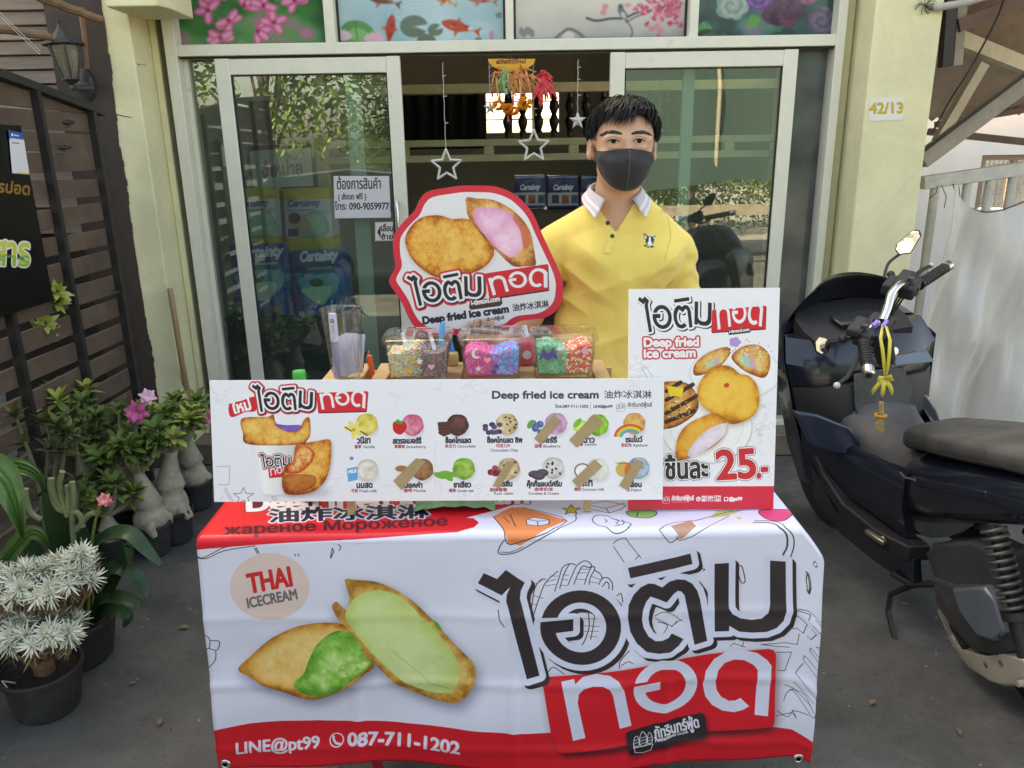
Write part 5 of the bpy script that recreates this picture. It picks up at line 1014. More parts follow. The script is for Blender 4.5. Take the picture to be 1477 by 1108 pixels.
def d_yel(x0, x1, baby):
    def f(c):
        y0 = 272; c.poly([(x0-20, 290), (x1+20, 286), (x1+20, 340), (x0-20, 345)], (208, 200, 214)); c.text('Certainty', (x0+8, 298), (x1-14, 296), 9, (40, 70, 150), .6); c.stroke([(x0+8, 304), (x1-20, 302)], 1.6, (110, 110, 160))
        c.paint(sm([(x0+14, 325), (x0+40, 305), (x1-8, 308), (x1-4, 338), (x0+20, 342)]), cream(5, (190, 220, 200), (120, 190, 160), (80, 150, 140), .4))
        if baby: c.poly(sm([(x0+10, 318), (x0+24, 308), (x0+42, 322), (x0+36, 338), (x0+16, 336)]), (196, 160, 140)); c.ell(x0+18, 314, 9, 8, (60, 46, 44))
        c.poly([(x0+8, 330), (x0+24, 329), (x0+24, 340), (x0+8, 341)], (60, 60, 80))
    return f
def d_blu(x0, x1, y0):
    def f(c):
        c.poly([(x0-10, y0-10), (x1+10, y0-12), (x1+10, y0+22), (x0-10, y0+30)], (30, 62, 150)); c.text('Certainty', (x0+12, y0+15), (x1-8, y0+12), 14, (226, 232, 244), 1.0, slant=.2); c.stroke([(x0+25, y0+25), (x1-15, y0+23)], 3, (170, 190, 110))
        c.poly(sm([(x0+8, y0+42), (x0+45, y0+32), (x1-5, y0+36), (x1-10, y0+60), (x0+40, y0+70)]), (90, 180, 196)); c.poly(sm([(x0+14, y0+55), (x0+50, y0+50), (x1-14, y0+52), (x1-22, y0+72), (x0+40, y0+76)]), (190, 226, 210)); c.ell((x0+x1)/2, y0+45, 10, 6, (70, 90, 60)); c.text('M 10', (x0+10, y0+94), (x0+34, y0+93), 8, (220, 226, 240), .6); c.poly([(x1-24, y0+86), (x1-8, y0+85), (x1-8, y0+93), (x1-24, y0+94)], (210, 120, 60))
    return f
YE, BL = (206, 178, 20), (20, 104, 176)
pack('diaper_pack', 'yellow diaper pack nearest the left door stile, on top of a blue pack', [(338, 272), (402, 270), (408, 356), (346, 358)], 4.62, .2, d_yel(338, 402, False), YE)
pack('diaper_pack', 'yellow diaper pack with a sleeping baby picture above a blue pack', [(408, 273), (474, 270), (482, 361), (414, 364)], 4.60, .2, d_yel(408, 476, True), YE)
pack('diaper_pack', 'blue diaper pack half hidden by the left door stile, under a yellow pack', [(330, 354), (415, 351), (424, 456), (342, 460)], 4.58, .22, d_blu(330, 415, 356), BL)
pack('diaper_pack', 'blue diaper pack behind the inner stile, lettered in white and below the baby pack', [(421, 362), (494, 359), (500, 454), (428, 459)], 4.56, .22, d_blu(421, 494, 362), BL)
q = MB(); a, c_ = atY(322, 458, 4.5), atY(505, 458, 4.5); q.bx(a.x, c_.x, 4.5, 4.9, .12, a.z-.004); ct = q.build('low_cupboard', mat('dark_cupboard', (.03, .034, .04), .5, var=.2), bevel=.005); tag(ct, 'dark low cupboard under the blue packs inside the left door', 'cupboard')
q = MB(); a = atY(335, 360, 4.65)
def d_bk(x0, x1, y0, flip):
    def f(c):
        c.poly([(x0-5, y0+24), (x1+5, y0+23), (x1+5, y0+42), (x0-5, y0+43)], (176, 176, 184)); c.text('Certainty', (x0+8, y0+20), (x1-8, y0+19), 7.5, (196, 206, 226), .5, slant=.2)
        for k in range(3): c.poly([(x0+6+k*14, y0+27), (x0+16+k*14, y0+27), (x0+16+k*14, y0+39), (x0+6+k*14, y0+39)], [(60, 60, 90), (150, 80, 70), (70, 80, 120)][k])
        c.stroke([(x0+2, y0+2), (x1-2, y0+1)], 2.4, (150, 160, 190))
    return f
sh = thing('store_shelf', 'dark store shelf holding rows of navy packs behind the man', 'shelf', (0.6, 5.3, .118))
SY = 5.2
for py, nm in ((302, 0), (358, 1), (415, 2)):
    q = MB(); x0, x1 = atY(690, py, SY).x, atY(985, py, SY).x; z = atY(800, py, SY).z; q.bx(x0, x1, SY-.02, SY+.35, z-.02, z); q.build('shelf_board', M_dkwood, sh)
for px in (690, 985): q = MB(); x = atY(px, 300, SY).x; q.bx(x-.015, x+.015, SY-.018, SY+.34, .12, atY(px, 300, SY).z); q.build('upright', M_dkwood, sh)
nv = [(742, 786, 'navy pack at the shelf end just right of the round ice cream sign top'), (790, 834, 'navy pack with white label band on the shelf left of the man'), (838, 880, 'navy pack on the shelf directly beside the man\'s shoulder')]
for (x0, x1, lb) in nv: pack('diaper_pack', lb, [(x0, 254), (x1, 253), (x1, 300), (x0, 301)], SY-.02, .2, d_bk(x0, x1, 254, 0), (28, 46, 104), 'navy packs on the shelf', .012)
# star ornaments
M_star = mat('silver_glitter', (.72, .70, .64), .35, .4, bump=.6, bscale=300)
def star_orn(label, px, py, rpx, top_py, Y, solid):
    c0 = atY(px, py, Y); k = Y*1.02/1110; R = rpx*k; t = thing('star_ornament', label, 'ornament', c0, 'star ornaments in the doorway')
    def sp(r, i): a = -math.pi/2+i*math.pi/5; return Vector((r*math.cos(a), 0, -r*math.sin(a)))
    q = MB()
    if solid:
        V = [c0+sp(R if i % 2 == 0 else R*.42, i) for i in range(10)]; f = c0+Vector((0, -.012, 0)); bk = c0+Vector((0, .012, 0)); q.add(V+[f, bk], [(i, (i+1) % 10, 10) for i in range(10)]+[((i+1) % 10, i, 11) for i in range(10)]); q.build('star', M_star, t, smooth=False)
    else:
        V = [c0+sp(R if i % 2 == 0 else R*.45, i) for i in range(10)]
        for i in range(10): q.tube([V[i], V[(i+1) % 10]], .0062, 8)
        for v in V: q.sphere(v, .0062, 8, 5)
        q.build('star', M_star, t)
    q = MB(); tp = atY(px, top_py, Y); tp.x = c0.x; tp.z = min(tp.z, 2.02); P = [c0+Vector((0, 0, R)), ]
    for i in range(1, 14): P.append(c0.lerp(tp, 1)+(c0+Vector((0, 0, R))-tp)*(1-i/13)+Vector((.0016*math.sin(i*2.1), 0, 0)))
    q.tube(P, .0014, 5)
    for i in (4, 8, 11): q.tube([P[i], P[i]+Vector((.016, 0, .002))], .0018, 5)
    q.build('string', mat('silver_string', (.6, .6, .56), .4), t); return t
star_orn('large open silver star hanging lowest, at the left of the doorway', 644, 239, 21, 90, 3.93, False)
star_orn('large open silver star hanging under the marigolds in the middle of the doorway', 770, 211, 21, 88, 3.93, False)
star_orn('small solid silver star on the string left of the marigolds', 707, 156, 9.5, 88, 3.93, True)
star_orn('small solid silver star hanging beside the man\'s hair', 833, 174, 12, 86, 3.93, True)
star_orn('faint small star hanging behind the right door glass', 950, 190, 9, 112, 4.2, True)
# festive hanging with marigolds
ho = thing('festive_hanging', 'orange and red festive hanging with marigold flowers over the doorway', 'hanging ornament', atY(738, 85, 3.9))
HY = 3.90; H = lambda x, y, dy=0: atY(x, y, HY+dy)
def d_fan(c): c.text('สวัสดีปีใหม่', (716, 92), (758, 91), 6, (90, 50, 20), .5); c.ell(738, 88, 33, 15.5, (200, 120, 40), al=.25)
P = [H(705+33+34*math.cos(t), 85+18*math.sin(t)) for t in np.linspace(math.pi, 0, 24)]; c = Cv(.26, .1, 1500, (232, 176, 60), lambda px, py: (lambda p: (p.x-P[0].x, P[0].z+.02-p.z))(H(px, py))); d_fan(c)
q = MB(); q.prism(P, (0, .004, 0)); q.build('paper_fan', c.mat('fan_print', .6), ho, smooth=False, uv=lambda p: ((p.x-P[0].x)/.26, 1-(P[0].z+.02-p.z)/.1))
q = MB()
for (a, b_) in (((709, 115), (730, 130)), ((772, 113), (752, 128)), ((716, 126), (770, 122)), ((712, 112), (768, 108)), ((748, 105), (749, 135)), ((758, 105), (757, 130)), ((768, 106), (764, 128)), ((722, 108), (724, 126)), ((735, 106), (734, 132)), ((730, 131), (752, 130))): q.tube([H(*a, -.01), H(*b_, -.012)], .0035, 6)
q.build('bamboo_frame', mat('bamboo_strip', (.5, .3, .1), .5), ho)
q = MB(); rr2 = random.Random(4)
def ribbon(x, y, L, a, w_, dy):
    p = H(x, y, dy); d = Vector((math.cos(a), rr2.uniform(-.4, .1), math.sin(a)))*L; n = Vector((-math.sin(a), 0, math.cos(a)))*w_; vs = []
    for i in range(5): t = i/4; o_ = p+d*t+Vector((0, -.01*math.sin(t*3), -.03*t*t)); vs += [o_-n*(1-t*.6), o_+n*(1-t*.6)]
    q.add(vs, [(2*i, 2*i+1, 2*i+3, 2*i+2) for i in range(4)])
for k in range(46): ribbon(738+rr2.gauss(0, 12), 106+rr2.gauss(0, 5), rr2.uniform(.03, .08), rr2.uniform(0, 6.28), .006, -.02)
q.build('red_ribbon', mat('red_gold_ribbon', (.55, .10, .04), .4, col2=(.75, .35, .08), vscale=40), ho, smooth=False)
q = MB()
for k in range(10): ribbon(727+rr2.gauss(0, 4), 105+rr2.gauss(0, 6), rr2.uniform(.03, .06), rr2.uniform(3.8, 5.4), .006, -.03)
q.build('green_ribbon', mat('green_ribbon', (.14, .34, .12), .5), ho, smooth=False)
q = MB()
for k in range(60): ribbon(783+rr2.gauss(0, 3), 118+rr2.gauss(0, 6), rr2.uniform(.025, .05), rr2.uniform(0, 6.28), .01, -.01)
q.build('gauze_bow', mat('red_gauze', (.7, .05, .06), .6), ho, smooth=False)
M_mari = mat('marigold_orange', (.85, .28, .02), .7, col2=(.95, .42, .04), vscale=60)
for (x, y, r) in ((719, 152, .026), (733, 157, .026), (741, 160, .023), (757, 149, .034)):
    q = MB(); c0 = H(x, y, -.02)
    for k in range(150):
        d = Vector((rr2.gauss(0, 1), rr2.gauss(0, 1), rr2.gauss(0, 1))).normalized(); s_ = d.orthogonal().normalized()*.006; p = c0+Vector((d.x*1.1, d.y, d.z*.85))*r; w2 = d.cross(s_); q.add([c0+d*r*.4, p+s_, p+d*.004, p-s_], [(0, 1, 2, 3)])
    q.build('marigold', M_mari, ho, smooth=False)
for (x, y0, y1) in ((710, 128, 140), (721, 130, 146), (740, 128, 152), (757, 126, 142), (733, 162, 176), (768, 126, 134)): q = MB(); q.tube([H(x, y0, -.015), H(x, (y0+y1)/2, -.015), H(x, y1, -.015)], [.002, .005, .006], 6); q.build('tassel', mat('red_tassel', (.6, .04, .03), .6), ho)
q = MB()
for (x, y) in ((730, 131), (738, 133), (750, 130), (742, 128)): q.sphere(H(x, y, -.02), .007, 8, 5, (.7, .7, 1.8))
q.build('white_bead', mat('white_bead', (.8, .74, .7), .5), ho)
q = MB(); q.tube([H(738, 84), H(738, 78, .04)], .002, 5); q.build('string', M_black, ho)

# ------------------------------------------------------------------ wooden rack on the table with tubs, cup, bottles
M_pine = mat('pale_pine', (.52, .36, .19), .55, var=.16, vscale=7, bump=.1, stretch=(3, 14, 14))
rk = thing('wooden_rack', 'pale pine rack with slatted top standing on the banner behind the menu board', 'rack', (-.08, 1.8, .757))
RZ = 1.040; x0, x1 = -.462, .255; q = MB(); n = 12
for i in range(n):
    xa = x0+(x1-x0)*i/n; q = MB() if False else q; q.bx(xa+.004, xa+(x1-x0)/n-.020, 1.672, 1.93, RZ-.012, RZ)
q.build('slatted_top', M_pine, rk, smooth=False)
q = MB(); q.bx(x0, x1, 1.690, 1.705, RZ-.045, RZ-.0125); q.bx(x0, x1, 1.895, 1.91, RZ-.045, RZ-.0125); q.build('apron', M_pine, rk)
q = MB()
for i in range(5): xa = -.463+i*.0135; q.bx(xa, xa+.010, 1.915, 1.928, RZ+.001, RZ+.020+i*.006)
q.build('end_rail', M_pine, rk)
for (px, py) in ((509, 737), (848, 739)):
    p = atZ(px, py, .759); q = MB(); q.bar((p.x, 1.628 if px < 600 else 1.628, .759), (p.x, 1.69, RZ-.05), .016, .016); q.build('leg', M_pine, rk)
for x in (x0+.03, x1-.03): q = MB(); q.bar((x, 1.90, .759), (x, 1.90, RZ-.046), .018, .018); q.build('leg', M_pine, rk)
M_acr = glassmat('clear_acrylic', (.975, .978, .98), 1.3, ior=1.45, rough=.03)
def tub(label, pxc, cols, beads, deco, wpx, fillcap=.62):
    Y0 = 1.735; a = atY(pxc-wpx/2, 473, Y0); c_ = atY(pxc+wpx/2, 473, Y0); cx = (a.x+c_.x)/2; W = (c_.x-a.x)*1.0; D = .105; zb = RZ+.002; H_ = .098; cy = Y0+D/2+.002
    t = thing('topping_tub', label, 'tub', (cx, cy, zb))
    def ring(w_, d, z, r=.014, n=5):
        o_ = []
        for (sx, sy, a0) in ((1, 1, 0), (-1, 1, 1), (-1, -1, 2), (1, -1, 3)):
            for k in range(n): an = (a0+k/(n-1))*math.pi/2; o_.append(Vector((cx+sx*(w_/2-r)+r*math.cos(an), cy+sy*(d/2-r)+r*math.sin(an), z)))
        return o_
    wb_, wt = W*.86, W*.97; th = .0022
    secs = [ring(wb_-.02, D*.84-.02, zb+.0), ring(wb_, D*.86, zb+.006), ring(wt, D, zb+H_), ring(wt+.004, D+.004, zb+H_), ring(wt+.004, D+.004, zb+H_+.003), ring(wt-2*th, D-2*th, zb+H_+.003), ring(wb_-2*th, D*.86-2*th, zb+.009), ring(wb_-.03, D*.8-.02, zb+.007)]
    q = MB(); q.loft(secs); q.build('box', M_acr, t, ang=40)
    q = MB(); zl = zb+H_+.0035; q.loft([ring(wt+.01, D+.01, zl-.010), ring(wt+.012, D+.012, zl+.006), ring(wt-.004, D-.004, zl+.010), ring(wt-.03, D-.03, zl+.0085), ring(wt-.034, D-.034, zl+.006), ring(wt-.004, D-.004, zl+.004), ring(wt+.008, D+.008, zl-.0), ring(wt+.008, D+.008, zl-.010)], cap=False); q.loft([ring(wt-.034, D-.034, zl+.006), ring(wt-.034, D-.034, zl+.0085)]); q.build('lid', M_acr, t, ang=40)
    # filling of beads: individual beads against the walls, two kinds side by side
    rb, nb_ = beads; R2 = random.Random(pxc); fl = [[], []]; mbs = [MB(), MB()]
    for m2 in mbs: pass
    hmax = H_*fillcap
    core = [ring((wb_+(wt-wb_)*f)*1.0-2*th-2*rb-.004, D*(.86+.14*f)-2*th-2*rb-.004, zb+.01+f*H_) for f in (0, fillcap*.78)]
    icos = [(0, 0, 1), (.894, 0, .447), (.276, .851, .447), (-.724, .526, .447), (-.724, -.526, .447), (.276, -.851, .447), (.724, .526, -.447), (-.276, .851, -.447), (-.894, 0, -.447), (-.276, -.851, -.447), (.724, -.526, -.447), (0, 0, -1)]
    IF = [(0, 1, 2), (0, 2, 3), (0, 3, 4), (0, 4, 5), (0, 5, 1), (1, 6, 2), (2, 7, 3), (3, 8, 4), (4, 9, 5), (5, 10, 1), (6, 7, 2), (7, 8, 3), (8, 9, 4), (9, 10, 5), (10, 6, 1), (11, 7, 6), (11, 8, 7), (11, 9, 8), (11, 10, 9), (11, 6, 10)]
    kcol = len(cols); mb = MB()
    for k in range(nb_):
        f = R2.random(); side = R2.random()
        top = hmax*(1+.16*math.sin(7*R2.random()))
        if side < .62: u_ = R2.uniform(-.5, .5); yy = -.5; 
        elif side < .75: u_ = R2.choice((-.5, .5)); yy = R2.uniform(-.5, .5)
        else: u_ = R2.uniform(-.5, .5); yy = R2.uniform(-.5, .5); f = 1.0
        hz = f*(hmax*(.92+.10*math.sin(u_*9+pxc)) ) ; fz = hz/H_; ww = wb_+(wt-wb_)*fz-2*th-2.6*rb; dd = D*(.86+.14*fz)-2*th-2.6*rb
        p = Vector((cx+u_*ww, cy+yy*dd, zb+.010+rb+hz)); j = R2.uniform(.75, 1.1)
        sel = u_ > R2.gauss(.02, .05); pool = cols[1 if sel else 0]; mb.cur = pool[R2.randrange(len(pool))]
        mb.add([p+Vector(v)*rb*j for v in icos], IF)
    mb.cur = cols[0][-1] if pxc > 600 else 7; mb.loft(core)
    mm = [BEAD[c_] for c_ in sorted(BEAD)]; fo = mb.build('topping_beads', None, t, mats=mm, ang=180); fo['kind'] = 'stuff'
    if deco:
        z0 = zb; q = MB()
        for (pts, mt) in deco:
            q = MB(); yf = lambda z: cy-D*(.86+.14*(z-zb)/H_)/2-.0012
            V = [Vector((atY(x, y, Y0).x, yf(atY(x, y, Y0).z), atY(x, y, Y0).z)) for x, y in pts]; q.prism(V, (0, -.0005, 0)); q.build('sticker', mt, t, smooth=False)
    return t
def bead(c, r=.4, tr=0): return mat('bead_%d_%d_%d' % c, tuple(min(.95, x*1.35+.03) for x in srgb(*c)), r)
BEAD = {0: bead((236, 120, 150)), 1: bead((240, 210, 90)), 2: bead((110, 190, 210)), 3: bead((240, 160, 90)), 4: bead((130, 170, 90)), 5: bead((110, 96, 100), .5), 6: bead((80, 70, 76), .5), 7: bead((150, 130, 134), .5), 8: bead((232, 70, 130), .2, .2), 9: bead((240, 110, 170), .2, .2), 10: bead((50, 140, 214), .2, .2), 11: bead((90, 176, 232), .2, .2), 12: bead((196, 70, 170), .2, .2), 13: bead((70, 160, 120), .2, .2), 14: bead((110, 190, 150), .2, .2), 15: bead((236, 70, 60), .2, .2), 16: bead((246, 130, 90), .2, .2), 17: bead((250, 226, 190))}
purp = mat('purple_sticker', srgb(84, 76, 150), .4); wht = mat('white_sticker', (.8, .8, .84), .4); pnk = mat('pink_sticker', srgb(240, 170, 200), .4); yel_ = mat('yellow_sticker', srgb(240, 190, 60), .4)
moon = lambda x, y, r: [(x+r*math.cos(t), y+r*math.sin(t)) for t in np.linspace(.6, 5.0, 14)]+[(x+r*.35+r*.75*math.cos(t), y-r*.1+r*.75*math.sin(t)) for t in np.linspace(4.5, 1.0, 10)]
star5 = lambda x, y, r: [(x+(r if i % 2 == 0 else r*.45)*math.cos(-1.57+i*math.pi/5), y+(r if i % 2 == 0 else r*.45)*math.sin(-1.57+i*math.pi/5)) for i in range(10)]
heart = lambda x, y, r: [(x+r*.062*16*math.sin(t)**3, y-r*.062*(13*math.cos(t)-5*math.cos(2*t)-2*math.cos(3*t)-math.cos(4*t))) for t in np.linspace(0, 6.28, 20, endpoint=False)]
tub('clear tub of multicoloured and dark sprinkles, leftmost of the three tubs', 599, [[0, 1, 2, 3, 17, 4], [5, 6, 7, 5]], (.0029, 4200), [(star5(605, 522, 6), wht), (heart(622, 530, 5), pnk), (star5(590, 536, 5), yel_)], 99, .68)
tub('clear tub of pink and blue beads, middle one of the three tubs', 708, [[8, 9, 12, 8], [10, 11, 10, 12]], (.0052, 1700), [(moon(687, 511, 7), wht), (heart(703, 520, 5), pnk), (star5(716, 530, 5), purp), (star5(690, 533, 5), wht), (heart(712, 538, 4), purp)], 95, .60)
tub('clear tub of green and red beads with purple peaks on its front', 815, [[13, 14, 13], [15, 16, 15, 17]], (.0058, 1400), [([(777, 521), (784, 502), (791, 513), (798, 501), (806, 521), (797, 515), (791, 521), (785, 515)], purp), ([(802, 504), (815, 498), (816, 503), (808, 507)], wht), ([(838, 506), (844, 499), (850, 512), (842, 512)], pnk)], 96, .66)
# blue spoon and white handles standing in the tubs
q = MB(); q.tube([atY(634, 520, 1.80), atY(638, 470, 1.80), atY(640, 464, 1.80)], [.006, .007, .004], 8); sp_ = q.build('plastic_spoon', mat('blue_plastic', srgb(70, 170, 226), .3)); tag(sp_, 'light blue plastic spoon handle sticking up in the leftmost tub', 'spoon')
for (a, b_, lb) in (((580, 480), (586, 500), 'white plastic spoon slanting in the left half of the sprinkle tub'), ((620, 480), (627, 506), 'white plastic spoon slanting in the dark half of the sprinkle tub')): q = MB(); q.bar(atY(*a, 1.79), atY(*b_, 1.775), .009, .003); o_ = q.build('plastic_spoon', wht); tag(o_, lb, 'spoon')
# clear cup with marker and paper slips
ca, cb_ = atY(460, 447, 1.77), atY(523, 447, 1.77); cx = (ca.x+cb_.x)/2; R0 = (cb_.x-ca.x)/2; zt = ca.z; zb = RZ+.001; M = Matrix.Translation((cx, 1.78, 0))
cup = thing('plastic_cup', 'clear plastic cup holding paper slips, a marker and odds and ends', 'cup', (cx, 1.78, zb))
q = MB(); q.lathe([(.001, zb+.002), (R0*.5, zb+.001), (R0*.62, zb+.008), (R0*.70, zb+.03), (R0*.93, zt-.008), (R0*.96, zt-.003), (R0, zt-.002), (R0, zt+.002), (R0*.93, zt+.002), (R0*.915, zt-.008), (R0*.685, zb+.03), (R0*.6, zb+.010), (.001, zb+.005)], 40, M); q.build('cup_body', M_acr, cup, ang=60)
rr3 = random.Random(9)
for i in range(7):
    a = -.5+i*.16; x = cx-R0*.22+i*.0052; q = MB(); z0 = zb+.012; z1 = zb+.108+rr3.uniform(-.01, .004)
    def d_slip(c):
        for k in range(8): c.stroke([(.006, .012+k*.011), (.006+rr3.uniform(.012, .022), .012+k*.011)], .0012, (110, 120, 150))
    c = Cv(.034, .11, 2200, (216, 218, 236), None); d_slip(c); M2 = Matrix.Translation((x, 1.773+.006*i, z0)) @ Matrix.Rotation(a*.6-.2, 4, 'Z') @ Matrix.Rotation(R_(-4+i*1.6), 4, 'Y')
    V = [M2 @ Vector(v) for v in ((-.016, 0, z1-z0), (.016, 0, z1-z0), (.013, 0, 0), (-.013, 0, 0))]; q.add(V, [(0, 1, 2, 3)]); me = q.build('paper_slip', c.mat('slip_print', .6), None, smooth=False)
    l = me.data.uv_layers.new(name='UVMap'); uvs_ = [(0, 1), (1, 1), (1, 0), (0, 0)]
    for lp in me.data.loops: l.data[lp.index].uv = uvs_[lp.vertex_index]
    tag(me, ['front paper slip with faint blue lines in the clear cup', 'second paper slip in the clear cup', 'third paper slip in the clear cup', 'middle paper slip in the clear cup', 'fifth paper slip in the clear cup', 'sixth paper slip in the clear cup', 'hindmost paper slip in the clear cup'][i], 'paper slip', 'paper slips in the cup')
mk = thing('marker_pen', 'white marker pen with a violet cap standing in the clear cup', 'marker', (cx-.01, 1.76, zb)); q = MB(); mx_ = atY(483, 500, 1.755).x; q.tube([(mx_, 1.757, zb+.012), (mx_, 1.757, zb+.10)], .0085, 12); q.build('barrel', mat('grey_barrel', srgb(150, 150, 190), .3), mk)
q = MB(); q.tube([(mx_, 1.757, zb+.1005), (mx_, 1.757, zb+.150), (mx_, 1.757, zb+.166)], [.0095, .0095, .009], 12); q.build('cap', mat('violet_cap', srgb(206, 206, 238), .3), mk)
def d_mk(c): c.text('CD', (.002, .012), (.011, .012), .008, (40, 40, 60), .0004); [c.stroke([(.003, .02+k*.005), (.010, .02+k*.005)], .0014, (90, 110, 90)) for k in range(4)]
c = Cv(.013, .05, 3000, (214, 214, 240)); d_mk(c); q = MB(); V = [Vector((mx_-.0065, 1.7465, zb+.158)), Vector((mx_+.0065, 1.7465, zb+.158)), Vector((mx_+.0065, 1.7465, zb+.11)), Vector((mx_-.0065, 1.7465, zb+.11))]; q.prism(V, (0, .0008, 0)); q.build('label', c.mat('marker_label'), mk, smooth=False, uv=lambda p: ((p.x-mx_+.0065)/.013, (p.z-zb-.11)/.048))
def bottle(label, px, py0, py1, Y, rpx, body, cap, capf, zbot, nozzle=True):
    a = atY(px, py0, Y); b_ = atY(px, py1, Y); R = rpx*Y*1.05/1110; h = a.z-zbot; t = thing('sauce_bottle', label, 'bottle', (a.x, Y, zbot)); M = Matrix.Translation((a.x, Y, zbot)); hb = h*(1-capf)
    q = MB(); q.lathe([(R*.85, 0), (R, .006), (R, hb*.82), (R*.85, hb*.93), (R*.42, hb)], 20, M); q.build('bottle_body', body, t, ang=50); q = MB()
    q.lathe([(R*.42, hb+.0005), (R*.42, hb+h*capf*.3), (R*.3, hb+h*capf*.5), (R*.2, h)] if nozzle else [(R*.62, hb+.0005), (R*.64, h*.995-.002), (R*.58, h)], 16, M); q.build('cap', cap, t, ang=40); return t, M, R, hb
bl = mat('blue_cap', srgb(60, 160, 230), .3)
bottle('yellow squeeze bottle with blue nozzle between the first two tubs', 651, 493, 545, 1.90, 9.5, mat('mustard_plastic', srgb(216, 190, 120), .35), bl, .42, RZ+.002)
t, M, R, hb = bottle('pink squeeze bottle with white top between the second and third tubs', 757, 470, 545, 1.90, 15, mat('pink_plastic', srgb(224, 96, 110), .35), wht, .3, RZ+.002)
q = MB(); q.lathe([(.0001, 0), (R*.42, 0), (R*.42, .001), (.0001, .001)], 20, M @ Matrix.Translation((.004, -R*1.0, hb*.42)) @ Matrix.Rotation(R_(90), 4, 'X')); q.build('round_label', wht, t)
bottle('bottle with bright green cap behind the left end of the menu board', 431, 535, 560, 1.72, 15, mat('green_glass', (.05, .2, .06), .2), mat('green_cap', srgb(52, 178, 80), .35), .12, .758, False)
cut = thing('utility_knife', 'orange handled utility knife standing by the clear cup', 'knife', atY(535, 530, 1.86)); q = MB(); q.bar(atY(533, 512, 1.86), atY(538, 546, 1.86), .013, .012); q.build('handle', mat('orange_plastic', srgb(240, 110, 50), .35), cut, bevel=.003); q = MB(); q.bar(atY(531, 505, 1.865), atY(533, 545, 1.865), .002, .006); q.build('blade', mat('blade_steel', (.6, .6, .6), .25, 1), cut)
sc_ = thing('scissors', 'black handled scissors standing between the cup and the orange knife', 'scissors', atY(521, 528, 1.85)); q = MB(); P = [(523, 521), (519, 527), (517, 536), (519, 541), (522, 535), (524, 526)]; q.tube([Vector(p) for p in sm([tuple(atY(x, y, 1.85)) for x, y in P], True, 3)]+[atY(523, 521, 1.85)], .002, 6); q.build('handle', M_black, sc_); q = MB(); q.bar(atY(524, 520, 1.852), atY(528, 508, 1.852), .003, .006); q.build('blade', M_dkwood, sc_)
def d_pk(c): c.poly([(.10, .03), (.15, .02), (.16, .07), (.11, .075)], (24, 30, 30)); c.text('WASH', (.112, .055), (.15, .05), .016, (220, 230, 224), .001); c.a[:] *= (0.85+.25*fbm(c.H, c.W, 40, 4))[..., None]
c = Cv(.2, .12, 1400, (130, 190, 150)); d_pk(c); a = atZ(655, 731, .77); q = MB(); vs = [(a.x-.095+.19*i/8, 1.635+.10*j/6, .759+.03*math.sin(math.pi*i/8)**.6*math.sin(math.pi*(j+.5)/7)**.6+.004*math.sin(3*i+2*j)) for j in range(7) for i in range(9)]
q.add(vs, [(j*9+i, j*9+i+1, (j+1)*9+i+1, (j+1)*9+i) for j in range(6) for i in range(8)]); pk = q.build('green_packet', c.mat('packet_print', .35), uv=lambda p: ((p.x-a.x+.095)/.19, (p.y-1.635)/.10)); tag(pk, 'crumpled pale green packet lying under the menu board', 'packet')

